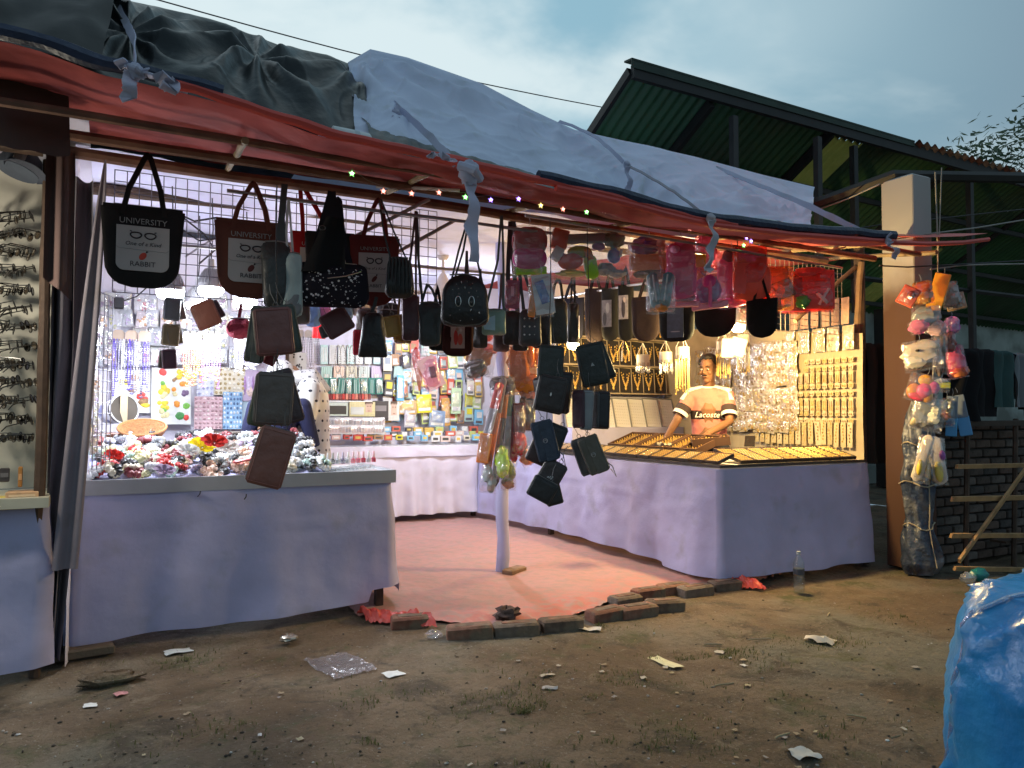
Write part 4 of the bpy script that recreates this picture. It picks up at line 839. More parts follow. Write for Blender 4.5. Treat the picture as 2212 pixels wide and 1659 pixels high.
# row of black shopping bags over the inner counter edge, seen at a slant (they face the entrance)
def rowbag(label, x0, x1, yt, yb, c, pic=None, shape='tote'):
    xa, xb = x0, x1; Pa, Pb = PU(x0, yb, 4.16), PU(x1, yb, 4.16); P = (Pa+Pb)/2; s = (P-C0).dot(fwd)/F; w, h = (x1-x0)*s*1.12, (yb-yt)*s
    P = PU((x0+x1)/2, yb, 4.16); T = thing('tote_bag', label, 'bag', P, (0, 0, R(-58)), 'black bags above the jewellery counter'); mt = canv(c)
    q = MB(); pillow(q, w, h, .07, rb=h*(.3 if shape == 'tote' else .5), tap=.06, nx=10, nz=12, wr=.008, seed=x0*.1); q.build('body', mt, T)
    for yy in (-.015, .015): straps(T, [[(-w*.25, yy, h-.03), (-w*.12, yy, h+.08), (0, yy*.3, h+.17), (w*.12, yy, h+.08), (w*.25, yy, h-.03)]], mt, .018)
    if pic:
        fx, fz, fw, fh, pc, marks = pic; q = MB(); q.box((fx*w, -.039, fz*h), (fw*w, .003, fh*h)); pn = q.build('picture_panel', cm(pc, .6, var=.25, vs=30), T)
        for x, z, a, b_, cc in marks: q = MB(); q.ell((fx*w+x*fw*w, -.0415, fz*h+z*fh*h), (a*fw*w, .001, b_*fh*h), 10, 6); q.build('figure_print', cm(cc, .6), pn)
rowbag('navy tote with a pale card showing a dressed figure', 1205, 1262, 644, 742, (.016, .017, .032), (.1, .34, .55, .5, (.52, .48, .58), [(0, 0, .22, .40, (.28, .20, .30)), (0, .38, .1, .09, (.22, .15, .15))]))
rowbag('dark brown and black bag pair with tall handles in the black row', 1264, 1308, 622, 742, (.026, .017, .017))
rowbag('black tote with a grey crumpled photo print', 1300, 1336, 622, 738, (.016, .016, .016), (-.1, .52, .55, .5, (.20, .19, .19), [(.1, .2, .2, .2, (.4, .4, .38)), (-.2, -.2, .2, .25, (.06, .06, .06))]))
rowbag('black tote with a tall photo print of a person', 1336, 1368, 615, 738, (.013, .013, .014), (-.05, .6, .6, .42, (.30, .28, .30), [(0, -.05, .2, .4, (.05, .04, .05)), (.1, .3, .15, .12, (.5, .42, .4))]))
rowbag('brown-black bag hanging behind the clear slipper pack', 1366, 1426, 640, 738, (.030, .020, .020), None, 'r')
rowbag('black tote with a dark blue front panel', 1426, 1498, 658, 738, (.010, .011, .012), (0, .5, .45, .8, (.03, .045, .075), [(0, -.3, .3, .02, (.2, .22, .26))]))
rowbag('round-bottomed black hobo bag beside the warm bulb', 1504, 1586, 655, 728, (.010, .010, .010), None, 'r')
rowbag('black bag hanging right of the warm bulb', 1616, 1676, 645, 730, (.012, .011, .010), None, 'r')

# a second rank of darker bags behind the front rail
for x0, x1, yt, yb, v_, c, lab in ((628, 668, 640, 700, 4.75, (.05, .05, .055), 'charcoal pouch half hidden under the mint pouch'), (770, 812, 668, 735, 4.8, (.045, .03, .03), 'dark brown purse beneath the dark red tote'), (815, 862, 655, 725, 4.85, (.02, .018, .02), 'black purse beneath the pleated bag'), (852, 880, 680, 742, 4.7, (.11, .07, .03), 'olive-gold satchel beside the maroon sling'), (985, 1030, 650, 735, 4.75, (.03, .026, .03), 'black handbag behind the studded backpack strap'), (1022, 1052, 690, 752, 4.7, (.02, .02, .02), 'narrow black pouch beside the brown picture tote'), (1066, 1100, 700, 760, 4.7, (.07, .04, .04), 'maroon-brown pouch behind the mint satchel'), (1108, 1140, 690, 758, 4.65, (.016, .016, .018), 'small black sling behind the studded grey bag'), (1150, 1190, 672, 752, 4.6, (.012, .012, .013), 'black tote beside the olive corner bag'), (1226, 1250, 655, 740, 4.75, (.018, .018, .016), 'thin black bag between olive and navy totes')):
    slouch(lab, x0, x1, yt, yb, v_, c, [[(x0+8, yt+4), ((x0+x1)/2-3, yt-50), ((x0+x1)/2, yt-110)], [(x1-8, yt+4), ((x0+x1)/2+3, yt-50), ((x0+x1)/2, yt-110)]], tap=.08, rb=.2, rt=.15, t=.07, sw=.016, wr=.02)
# ================================================================== wallets
def wallet(label, x, y, wpx, hpx, v, c, tilt=0, yaw=0, emblem=None, group=None, th=.022, zipside=True, mt=None, loop=False, name='wallet', cat='wallet', face=1.):
    P, rot, s = frame(x, y, v, face, yaw, tilt); w, h = wpx*s*1.1, hpx*s*1.1; T = thing(name, label, cat, P, rot, group); m = mt or leath(c)
    q = MB(); pillow(q, w, h, th, rb=min(w, h)*.08, rt=min(w, h)*.08, nx=8, nz=10, flat=10, z0=-h/2); q.build('body', m, T)
    q = MB(); q.tube([(sx*w*.43, -th*.5+.0005, sz*h*.45) for sx, sz in ((-1, -1), (-1, -.3), (-1, .3), (-1, 1), (0, 1), (1, 1), (1, .3), (1, -.3), (1, -1), (0, -1))], .0016, 4, closed=True); q.build('stitching', cm(tuple(min(.5, k*2.2+.02) for k in c), .6), T)
    if zipside:
        q = MB(); q.tube([(-w*.5, 0, -h*.42), (-w*.505, 0, 0), (-w*.5, 0, h*.42)], .0022, 4); q.tube([(-w*.42, 0, h*.502), (w*.42, 0, h*.502)], .0022, 4); q.build('zip', cm((.22, .2, .18), .35, metal=.7), T)
    else:
        q = MB(); q.bbox((w*.12, -th*.55, -h*.02), (w*.5, .005, h*.98), .003); q.build('flap', m, T)
    q = MB(); q.tube([(w*.1+.012*math.cos(a), 0, h*.5+.012+.012*math.sin(a)) for a in [i*.785 for i in range(8)]], .0018, 5, closed=True); q.tube([(w*.1, 0, h*.5+.022), (0, .012, h*.5+.07), (0, .02, h*.5+.11)], .0016, 4); q.build('hanging_loop', cm((.10, .10, .10), .5), T)
    yb = -th*.5-.003
    if emblem == 'triangle': q = MB(); q.poly([(-.012, yb, -.008), (.012, yb, -.008), (0, yb, .014)], .003, (0, 1, 0)); q.build('emblem', cm((.35, .35, .34), .4, metal=.5), T)
    elif emblem == 'ring':
        q = MB(); q.tube([(math.cos(a)*.013, yb, math.sin(a)*.013) for a in [i*.524 for i in range(12)]], .0018, 4, closed=True); q.tube([(math.cos(a)*.006-.003, yb, math.sin(a)*.006) for a in [i*.5 for i in range(10)]], .0014, 4); q.tube([(-math.cos(a)*.006+.003, yb, math.sin(a)*.006) for a in [i*.5 for i in range(10)]], .0014, 4); q.build('emblem', cm((.5, .5, .5), .35, metal=.7), T)
    elif emblem == 'bar': q = MB(); q.bbox((0, yb, 0), (.008, .004, .022), .002); q.build('emblem', cm((.6, .6, .58), .3, metal=.8), T)
    elif emblem == 'stripes':
        q = MB(); [q.poly([(-.016+k*.011, yb, -.010), (-.009+k*.011, yb, -.010), (-.004+k*.011, yb, -.003+k*.006), (-.010+k*.011, yb, .001+k*.006)], .002, (0, 1, 0)) for k in range(3)]; q.build('emblem', cm((.6, .6, .6), .5), T)
    if loop: q = MB(); q.tube([(w*.45, 0, -h*.3), (w*.62, 0, -h*.45), (w*.6, 0, -h*.75), (w*.5, 0, -h*.5)], .003, 5); q.build('wrist_loop', m, T)
    return T
def strand(label, pts, v, r_=.003):
    a = PV(*pts[0], v); q = MB(); q.tube([PV(x, y, v)-a for x, y in pts], r_, 5); o = q.build('rope', blk, None); o.location = a; return tag(o, label, 'rope')
strand('black cord carrying the brown and grey wallets', [(598, 400), (596, 560), (600, 700), (598, 800), (592, 940), (590, 955)], 3.62)
wallet('brick-brown zip wallet hung below the black sling bag', 592, 716, 73, 94, 3.55, (.13, .045, .038), -6, 0)
wallet('olive-grey long pouch behind the brick-brown wallet', 556, 722, 40, 112, 3.62, (.055, .055, .045), 8, -20, zipside=False)
wallet('dark green zip wallet edge behind the brick-brown wallet', 618, 712, 51, 96, 3.60, (.035, .045, .035), -12, 15)
wallet('small maroon bow clip purse under the olive pouch', 588, 768, 23, 40, 3.66, (.14, .02, .03), 25, 0)
wallet('taupe leather wallet front of the middle fan of wallets', 592, 862, 73, 103, 3.52, (.085, .062, .052), 3, 0)
wallet('moss green wallet at the outer side of the middle fan', 570, 866, 47, 103, 3.56, (.075, .082, .055), 12, -14)
wallet('plum brown wallet at the inner side of the middle fan', 616, 858, 54, 107, 3.56, (.05, .03, .032), -16, 12)
wallet('smooth reddish brown zip wallet hanging lowest of its cord', 586, 988, 70, 116, 3.48, (.17, .062, .045), 16, 0)
wallet('black wallet edge behind the lowest reddish brown wallet', 566, 985, 35, 100, 3.54, (.02, .02, .02), 20, -30)
W2 = strand('black cord carrying the black wallets beside the center pole', [(1188, 470), (1190, 600), (1186, 740), (1184, 840), (1180, 930), (1184, 1010)], 3.96)
wallet('black long wallet at the top of its cord under the olive bag', 1190, 785, 50, 70, 3.9, (.016, .02, .018), 4, 0)
wallet('square black purse opened like a fan behind the barred wallet', 1202, 846, 64, 82, 3.98, (.015, .010, .011), 8, 20)
wallet('black zip wallet with a small metal bar emblem', 1190, 852, 58, 72, 3.86, (.017, .013, .013), 12, 0, 'bar')
wallet('black purse edge turned sideways beside the barred wallet', 1168, 850, 26, 66, 3.93, (.015, .010, .011), -14, -40)
wallet('navy snap wallet with a ring emblem', 1178, 952, 44, 80, 3.86, (.018, .028, .048), -14, 0, 'ring', zipside=False, loop=True)
wallet('black wallet behind the navy ring-emblem wallet', 1196, 955, 38, 70, 3.93, (.012, .014, .014), 22, 10)
wallet('dark brown wallet under the navy ring-emblem wallet', 1168, 980, 50, 44, 3.95, (.035, .02, .022), 24, 0)
wallet('black wallet with white slanted marks on its dark brown flap', 1188, 1030, 46, 66, 3.85, (.028, .022, .022), 30, 0, 'stripes')
wallet('black zip pouch at the very bottom of the pole-side cord', 1172, 1058, 52, 44, 3.83, (.012, .014, .014), 28, 0)
wallet('black and tan pouch tip behind the bottom zip pouch', 1194, 1062, 34, 54, 3.9, (.016, .015, .014), -14, 14)
strand('black cord carrying the black wallet with a triangle', [(1268, 480), (1272, 640), (1276, 760), (1278, 850), (1268, 940)], 3.96)
wallet('black rounded wallet with a grey triangle emblem', 1280, 788, 54, 84, 3.88, (.014, .017, .015), -12, 0, 'triangle')
wallet('black wallet edge behind the triangle-emblem wallet', 1298, 782, 40, 76, 3.95, (.013, .015, .014), -22, 14)
wallet('glossy aubergine wallet in the row of four', 1250, 884, 28, 74, 3.86, (.035, .016, .024), 0, -30)
wallet('speckled grey wallet in the row of four', 1268, 886, 26, 78, 3.84, (.16, .165, .17), 4, 20)
wallet('charcoal wallet between the grey and black ones of the row of four', 1284, 886, 22, 72, 3.88, (.04, .04, .042), 2, -35)
wallet('black zip wallet at the outer end of the row of four', 1300, 886, 32, 74, 3.87, (.014, .013, .015), 2, 10)
wallet('khaki snap wallet hanging lowest under the row of four', 1282, 982, 42, 76, 3.84, (.075, .068, .052), -22, 0, 'ring', zipside=False, loop=True)
wallet('dark grey wallet behind the khaki snap wallet', 1262, 986, 34, 74, 3.9, (.04, .042, .045), -20, -10)
# smaller purses deeper in the left half
for x, y, w_, h_, v, c, tl, lab in ((372, 668, 30, 44, 4.95, (.10, .11, .12), 3, 'grey printed card wallet hung below the first lamp'), (386, 668, 22, 42, 5.0, (.07, .075, .08), -12, 'grey wallet tucked behind the printed card wallet'), (445, 680, 46, 52, 4.9, (.17, .06, .04), -24, 'chestnut purse tilted under the lowest lamp'), (462, 672, 32, 36, 4.96, (.03, .022, .03), -30, 'dark purse behind the tilted chestnut purse'),
    (369, 724, 32, 42, 4.95, (.16, .13, .07), 4, 'tan folded wallet with open flap'), (384, 722, 16, 38, 5.0, (.09, .075, .05), -8, 'brown wallet side seen beside the tan folded wallet'), (366, 776, 26, 38, 4.92, (.05, .02, .03), -4, 'dark plum card holder below the tan wallet'), (354, 776, 18, 36, 4.96, (.04, .04, .03), 6, 'black-green card holder behind the plum one'),
    (728, 697, 56, 50, 4.3, (.06, .02, .024), -32, 'burgundy purse hung askew under the floral sling bag'), (716, 712, 46, 24, 4.34, (.05, .045, .05), -20, 'grey-brown purse under the askew burgundy purse'), (848, 705, 34, 42, 4.5, (.24, .16, .04), -12, 'mustard yellow purse beside the black umbrella pouch'),
    (872, 720, 36, 36, 4.55, (.17, .10, .03), 10, 'ochre patterned purse under the maroon sling')):
    wallet(lab, x, y, w_, h_, v, c, tl, random.uniform(-12, 12))
slouch('black fringed pouch shaped like a folded umbrella', 785, 826, 676, 772, 4.35, (.012, .014, .014), [[(800, 680), (808, 660), (812, 640)]], tap=.55, rb=.08, rt=.2, t=.07, wr=.02)
q_ = slouch('pink and maroon ruffled plush purse', 490, 545, 688, 732, 5.0, (.30, .03, .06), [[(515, 690), (518, 672), (520, 655)]], tap=0, rb=.5, rt=.5, t=.08, wr=.05, m=mat('plush_pink', (.35, .05, .09), .95, var=.3, bump=1, bs=60))
for x0, x1, yt, yb, c, lab in ((640, 662, 660, 702, (.45, .45, .62), 'pale lilac cap hanging behind the floral sling bag'), (662, 690, 658, 706, (.16, .28, .55), 'light blue cap hanging behind the floral sling bag'), (690, 714, 660, 700, (.60, .20, .40), 'pink cap hanging behind the floral sling bag'), (732, 760, 658, 692, (.18, .28, .42), 'steel blue cap hanging beyond the floral sling bag'), (762, 796, 648, 684, (.62, .52, .50), 'pale rose bow-knotted pouch behind the floral sling bag'), (796, 826, 650, 686, (.58, .46, .36), 'cream bow-knotted pouch beside the pale rose one')):
    slouch(lab, x0, x1, yt, yb, 5.3, c, [[((x0+x1)/2, yt+4), ((x0+x1)/2, yt-30)]], tap=.3, rb=.45, t=.1, wr=.02, m=canv(c), sw=.006)
# ================================================================== toys and things in clear plastic
CLEAR = film('clear_film', (.97, .97, .98), .18, .14, .06)
CLEARP = film('pink_film', (1., .72, .82), .15, .14, .10, (.9, .45, .6))
CLEARO = film('amber_film', (1., .72, .42), .18, .14, .14, (.9, .5, .2))
CLEARR = film('red_film', (1., .42, .36), .10, .12, .30, (.8, .10, .07))
def plast(c): c = tuple(min(.8, k*1.35) for k in c); return mat('plastic_'+sk(c), c, .35, spec=.5, var=.06)
def pack(label, x0, x1, y0, y1, v, fm_, items, tilt=0, yaw=0, t=.07, header=None, name='toy_pack', cat='toy pack', group=None, hook=True, face=1., wr=.02):
    """clear bag with things inside; items = (x, z, w, h, colour, kind) in fractions of the bag"""
    xc, yc = (x0+x1)/2, (y0+y1)/2; P, rot, s = frame(xc, yc, v, face, yaw, tilt); w, h = (x1-x0)*s, (y1-y0)*s; T = thing(name, label, cat, P, rot, group)
    for it in items:
        x, z, a, b_, c, kind = it[:6]; m = plast(c); q = MB(); cx, cz, rx, rz_ = x*w, z*h, a*w*.58, b_*h*.58; an = R(it[6]) if len(it) > 6 else 0; rm = Matrix.Rotation(an, 3, 'Y'); dy = (it[7] if len(it) > 7 else 0)*t
        if kind == 'ball': q.ell((cx, dy, cz), (rx, t*.35, rz_), 14, 8, rot=rm)
        elif kind == 'box': q.bbox((cx, dy, cz), (2*rx, t*.5, 2*rz_), .006, rm)
        elif kind == 'card': q.box((cx, dy-t*.36, cz), (2*rx, .002, 2*rz_), rm)
        elif kind == 'ring': q.tube([(cx+math.cos(k*.45)*rx, dy, cz+math.sin(k*.45)*rz_) for k in range(14)], min(rx, rz_)*.28, 8, closed=True)
        elif kind == 'pill':
            n0 = len(q.v); pillow(q, 2*rx, 2*rz_, t*.7, rb=rx*.7, rt=rx*.7, nx=8, nz=8, z0=-rz_); q.v = [tuple(rm @ Vector(p)+Vector((cx, dy, cz))) for p in q.v]
        elif kind == 'fan': [q.tube([(cx, dy, cz-rz_), (cx+rx*(k/3-1)*1.0, dy-.006*k, cz+rz_)], [.006, .012], 6) for k in range(7)]
        elif kind == 'cup': q.lathe([(rx*.55, -rz_), (rx*.7, 0), (rx, rz_), (rx*.92, rz_*.95)], (cx, dy, cz), 14, rot=rm, sy=.5)
        elif kind == 'crumple': q.ell((cx, dy, cz), (rx, t*.45, rz_), 12, 9, rot=rm, jit=.22)
        elif kind == 'stick': q.tube([rm @ Vector((0, 0, -rz_))+Vector((cx, dy, cz)), rm @ Vector((0, 0, rz_))+Vector((cx, dy, cz))], rx, 8)
        o_ = q.build({'ball': 'ball', 'box': 'block', 'card': 'insert_card', 'ring': 'ring', 'pill': 'toy_body', 'fan': 'fan', 'cup': 'cup', 'crumple': 'wrapped_toy', 'stick': 'handle'}[kind], m, T, ang=24 if kind == 'crumple' else 40)
    if fm_ is not None:
        q = MB(); pillow(q, w, h, t*1.25, rb=.015, rt=.02, nx=10, nz=12, wr=wr, seed=xc*.3+yc, z0=-h/2); q.v = [(a_+random.uniform(-.003, .003), b2+random.uniform(-.007, .007), c_+random.uniform(-.003, .003)) for a_, b2, c_ in q.v]
        q.add([(-w*.5, 0, -h*.5), (w*.5, .0, -h*.5), (w*.5, .01, -h*.56), (w*.2, -.01, -h*.54), (-w*.2, .01, -h*.57), (-w*.5, 0, -h*.55)], [(0, 1, 2, 3, 4, 5)]); q.build('clear_wrap', fm_, T, ang=12)
    if header: q = MB(); q.box((0, 0, h*.5+.01), (w*.92, .004, .045)); q.build('header_card', cm(header, .5, var=.25, vs=40), T)
    if hook: q = MB(); q.tube([(0, 0, h*.5), (.004, 0, h*.5+.03), (-.004, 0, h*.5+.06)], .002, 5); q.build('hook', cm((.4, .4, .42), .4, metal=.6), T)
    return T
PK, MG, PR, OR, RD, YL, GR, BL, LG, TL, BR_, GD = (.62, .12, .26), (.50, .05, .22), (.20, .08, .32), (.72, .20, .03), (.62, .05, .03), (.72, .48, .02), (.05, .30, .06), (.05, .10, .42), (.28, .60, .03), (.10, .22, .26), (.14, .06, .03), (.55, .38, .12)
v = 4.3
pack('dark red toy handbag above a pink one, in clear wrap by the center pole', 1108, 1180, 486, 596, v, CLEAR, [(0, .18, .92, .5, (.26, .02, .03), 'pill'), (0, -.16, .9, .42, MG, 'pill', 0, -.1), (.05, -.40, .8, .14, LG, 'box')])
pack('large clear bag of mixed toys: orange fish, green figure, blue moon', 1178, 1364, 494, 606, 4.15, CLEAR, [(-.34, .28, .16, .32, (.62, .10, .05), 'box', 12), (-.05, .30, .42, .16, (.16, .16, .18), 'box', -4), (.30, .30, .22, .26, (.02, .10, .04), 'crumple'), (-.10, .04, .26, .22, (.36, .36, .05), 'ball'), (-.22, -.16, .26, .28, RD, 'ball', -8, -.2), (-.01, -.06, .22, .10, OR, 'stick', 70), (.02, -.26, .13, .40, LG, 'pill', -10, -.2), (.30, -.02, .14, .26, BL, 'ball', 0, -.1), (.36, .02, .03, .12, (.7, .7, .75), 'stick', 10, -.5), (-.38, -.02, .10, .22, (.65, .62, .65), 'box', 30, -.2), (-.30, -.10, .1, .2, (.35, .1, .25), 'ball'), (.2, -.28, .2, .2, (.30, .28, .30), 'crumple'), (-.2, -.38, .3, .1, (.6, .55, .2), 'crumple'), (.33, -.36, .2, .14, (.4, .38, .4), 'crumple'), (.12, .16, .14, .14, PR, 'ball')], t=.12, face=.6)
pack('white and blue printed sachet with an orange side in clear wrap', 1140, 1198, 594, 680, 4.18, CLEAR, [(.08, .0, .62, .86, (.58, .62, .70), 'card', -8), (.05, .05, .3, .5, (.12, .22, .50), 'card', -20, -.1), (-.3, -.1, .22, .8, OR, 'box', 6), (.3, -.1, .12, .5, (.6, .6, .62), 'crumple')])
pack('small wine-red sachet with white print by the center pole straps', 1092, 1122, 606, 668, 4.35, CLEARP, [(0, 0, .8, .85, (.22, .04, .08), 'card', 4), (0, .1, .2, .3, (.6, .5, .5), 'card', 0, -.1)])
pack('clear pack with purple top and orange box', 1362, 1442, 512, 604, 4.32, CLEAR, [(-.1, .28, .7, .36, (.10, .04, .13), 'crumple'), (0, -.10, .92, .34, (.50, .15, .03), 'box'), (.1, -.38, .8, .22, (.10, .08, .07), 'crumple'), (.3, .3, .25, .3, (.5, .25, .2), 'crumple')])
pack('clear pack of teal striped slippers with an orange base', 1396, 1458, 590, 674, 4.12, CLEAR, [(-.22, .06, .34, .8, TL, 'pill', -8), (.2, .06, .34, .8, TL, 'pill', 8, -.1), (-.2, .1, .05, .6, (.4, .45, .46), 'stick', -8, -.5), (.18, .1, .05, .6, (.4, .45, .46), 'stick', 8, -.5), (.02, -.38, .4, .18, OR, 'crumple')])
pack('pink toy backpack in wrap, foremost of the pink packs', 1440, 1502, 520, 644, 4.1, CLEARP, [(0, .2, .86, .5, (.60, .10, .24), 'pill'), (0, -.18, .92, .58, PK, 'pill', 0, -.15), (-.2, .34, .3, .12, (.7, .25, .4), 'ball', 0, -.4)])
pack('yellow toy box with a brown diagonal strap between pink packs', 1490, 1524, 550, 626, 4.16, CLEAR, [(0, 0, .9, .86, (.66, .44, .02), 'box'), (0, .05, .07, .9, BR_, 'stick', -50, -.4)])
pack('purple-blue toy bowl and pink guitar in clear wrap', 1500, 1566, 575, 664, 4.08, CLEARP, [(-.1, -.08, .84, .56, PR, 'ball'), (.14, -.05, .3, .5, (.16, .26, .50), 'ball', 0, -.1), (-.02, .12, .4, .3, MG, 'ball', 0, -.3), (.02, -.2, .10, .55, PK, 'stick', 0, -.5), (0, -.46, 1.0, .14, (.62, .24, .30), 'box', -6)])
pack('plum toy bowl pack sitting beside the pink guitar pack', 1446, 1504, 628, 662, 4.14, CLEARP, [(0, .1, .8, .6, (.14, .05, .16), 'ball'), (0, -.36, 1.0, .3, (.62, .24, .30), 'box')])
pack('magenta toy bag under a dark cap in pink wrap', 1550, 1612, 540, 660, 4.2, CLEARP, [(-.05, .36, .5, .3, (.03, .03, .04), 'ball'), (0, .10, .86, .5, MG, 'pill'), (.1, -.2, .8, .4, (.45, .05, .20), 'crumple'), (-.3, -.12, .3, .12, GD, 'box', 20), (.05, -.42, .9, .18, PK, 'crumple')])
pack('pink and gold wrapped set behind the yellow toy box', 1502, 1548, 508, 580, 4.4, CLEARP, [(0, 0, .85, .85, (.42, .10, .2), 'crumple')])
pack('bright orange-red plastic satchel, fullest of the hanging packs', 1584, 1656, 532, 648, 4.05, CLEARR, [(0, .24, .86, .46, (.58, .12, .03), 'pill'), (.05, -.16, .95, .62, (.66, .07, .03), 'pill', 0, -.2), (-.25, -.1, .3, .5, (.50, .08, .06), 'card', 8, -.3)])
pack('brown and gold foil pack below an orange cloth toy', 1640, 1712, 576, 672, 4.12, CLEARO, [(-.05, .3, .8, .32, (.42, .13, .03), 'crumple'), (.1, -.05, .7, .36, (.10, .07, .05), 'box', -20), (-.2, -.3, .6, .34, (.14, .08, .04), 'box', -6), (0, -.44, .7, .06, (.7, .6, .4), 'box', -10)])
pack('red square toy pack with a purple side and green leaf shape', 1690, 1796, 588, 672, 4.02, CLEARR, [(.22, .02, .52, .86, (.62, .04, .03), 'box'), (-.24, -.06, .44, .76, (.22, .06, .26), 'box', 0, .1), (-.08, -.26, .26, .30, GR, 'crumple', 0, -.4), (.28, -.2, .26, .06, (.7, .45, .45), 'stick', 45, -.5), (.32, -.16, .05, .4, (.7, .45, .45), 'stick', 30, -.5), (.05, .5, .6, .2, (.45, .06, .06), 'crumple')])
pack('clear sack with dark contents hanging over the warm bulb', 1590, 1634, 640, 700, 4.4, CLEAR, [(-.05, .2, .6, .5, (.05, .045, .04), 'crumple')])
pack('grey-green oval balloon in clear film beside the warm bulb', 1624, 1648, 622, 702, 4.3, None, [(0, 0, .9, .95, (.07, .08, .075), 'ball')])
# ---- bunches round the centre pole
def pk(lab, x, y, w, h, items, fm_=CLEAR, tilt=0, v=5.4, **k): return pack(lab, x-w/2, x+w/2, y-h/2, y+h/2, v, fm_, items, tilt, **k)
pk('brown-haired doll head pack sticking out left of the pole', 1040, 775, 62, 70, [(-.1, .1, .8, .7, (.30, .13, .07), 'crumple'), (-.2, -.25, .6, .4, (.05, .04, .045), 'crumple'), (.2, .35, .5, .25, (.5, .12, .1), 'crumple')], tilt=10)
pk('black webcam-like toy pack below the brown doll head', 1028, 796, 50, 40, [(0, 0, .8, .8, (.04, .035, .04), 'crumple'), (.2, -.1, .4, .4, (.16, .04, .04), 'ball')], tilt=-20)
pk('amber film pack of orange flowers right of the pole top', 1128, 790, 60, 110, [(-.1, .0, .7, .8, (.36, .12, .03), 'crumple'), (.1, -.35, .8, .3, (.5, .20, .03), 'crumple'), (.3, .2, .3, .4, (.55, .18, .03), 'ball')], fm_=CLEARO, tilt=-6)
pk('orange ruffled flower pack beside the amber pack', 1148, 762, 34, 60, [(0, 0, .9, .8, (.50, .17, .05), 'crumple')], fm_=CLEARO)
pk('orange gloves pack at the outer side of the pole bunch', 1146, 850, 44, 60, [(0, 0, .8, .8, (.55, .12, .03), 'crumple'), (-.3, -.1, .5, .4, (.10, .035, .02), 'crumple')], tilt=-30)
pk('dark brown toy pack under the orange gloves', 1138, 895, 38, 70, [(0, 0, .8, .85, (.045, .022, .016), 'box')], tilt=4)
pk('smoke-grey rolled film at the middle of the pole', 1085, 835, 54, 44, [(0, 0, .9, .8, (.06, .05, .065), 'crumple')], fm_=CLEAR)
for i, (x, y, w, h, tl, cs, lab) in enumerate(((1062, 900, 20, 150, 14, [(.58, .05, .05), (.30, .30, .36)], 'red-topped long balloon stick pack'), (1070, 915, 18, 200, 10, [(.20, .20, .26), (.60, .16, .06)], 'slate long stick pack with an orange foot'), (1082, 930, 18, 230, 6, [(.50, .15, .03), (.03, .03, .05)], 'orange and black long stick pack'), (1096, 925, 18, 220, 2, [(.10, .20, .12), (.26, .26, .30)], 'green-headed grey stick pack'), (1106, 910, 18, 170, -3, [(.04, .03, .035), (.5, .03, .06)], 'black and crimson stick pack'))):
    pk(lab+' tied to the pole', x, y, w, h, [(0, .3, .8, .36, cs[0], 'pill'), (0, -.18, .8, .6, cs[1], 'pill')], tilt=tl, v=5.38+.02*i, t=.04)
pk('crimson toy sword pack right of the pole', 1122, 925, 28, 110, [(0, .2, .8, .5, (.14, .02, .03), 'box'), (0, -.28, .9, .40, (.58, .03, .04), 'crumple')])
pk('orange plastic foot of a stick pack left of the pole', 1046, 968, 26, 62, [(0, 0, .9, .9, (.68, .20, .05), 'box')], tilt=8)
pk('neon green toy figure in clear wrap low on the pole', 1086, 998, 28, 66, [(0, 0, .9, .8, (.34, .66, .02), 'crumple'), (-.1, .3, .5, .3, (.4, .7, .03), 'ball')], v=5.34)
pk('orange toy hand pack low on the pole', 1138, 988, 32, 36, [(0, 0, .9, .8, (.66, .14, .04), 'crumple')], tilt=-30)
pk('small dark camera pack above the orange toy hand', 1128, 962, 22, 34, [(0, 0, .8, .8, (.08, .05, .03), 'crumple')])
pk('clear pack of grey-blue beads at the bottom of the pole bunch', 1056, 1030, 36, 64, [(-.1, .1, .5, .5, (.30, .36, .36), 'crumple'), (.2, -.2, .5, .5, (.18, .22, .22), 'crumple')], tilt=6)
pk('olive foliage pack at the bottom of the pole bunch', 1098, 1026, 34, 62, [(0, .1, .8, .6, (.16, .18, .04), 'crumple'), (0, -.3, .7, .3, (.14, .06, .02), 'crumple')])
pk('red hair-band pack on a white card above the pole bunch', 1048, 728, 46, 34, [(0, .0, .9, .5, (.5, .07, .07), 'crumple'), (.2, .3, .4, .3, (.55, .5, .5), 'card')], tilt=-16)
# ---- string of packs on the rope at the right
rp = wire('rope', 'twin rope hanging from the shed roof with toy packs on it', [PV(2020, 372, 3.95), PV(2024, 480, 3.95), PV(2026, 560, 3.94), PV(2026, 640, 3.93), PV(2016, 800, 3.92), PV(2010, 990, 3.9)], .006, cm((.36, .33, .28), .8), cat='rope')
wire('rope', 'second rope strand looping under the red awning tip', [PV(2034, 362, 3.96), PV(2030, 480, 3.95), PV(2026, 556, 3.93), PV(2026, 615, 3.92), PV(2036, 632, 3.92), PV(2028, 640, 3.92), PV(2026, 620, 3.92)], .005, cm((.36, .33, .28), .8), cat='rope')
def rk(lab, x, y, w, h, items, fm_=CLEAR, tilt=0, v=3.88, **k): return pack(lab+' on the rope', x-w/2, x+w/2, y-h/2, y+h/2, v, fm_, items, tilt, **k)
rk('red packet sticking out left', 1962, 640, 34, 40, [(0, 0, .9, .9, (.50, .08, .04), 'box'), (.1, .1, .4, .4, (.16, .03, .03), 'ball', 0, -.4)], tilt=30)
rk('gold-lidded jar pack', 1994, 632, 38, 48, [(0, .2, .9, .5, (.42, .10, .03), 'ball'), (0, -.2, .8, .5, (.36, .26, .12), 'crumple')], fm_=CLEARO, tilt=-8)
rk('tall bright orange carton', 2026, 632, 28, 76, [(0, 0, .95, .95, (.70, .26, .02), 'box')], tilt=16, fm_=None)
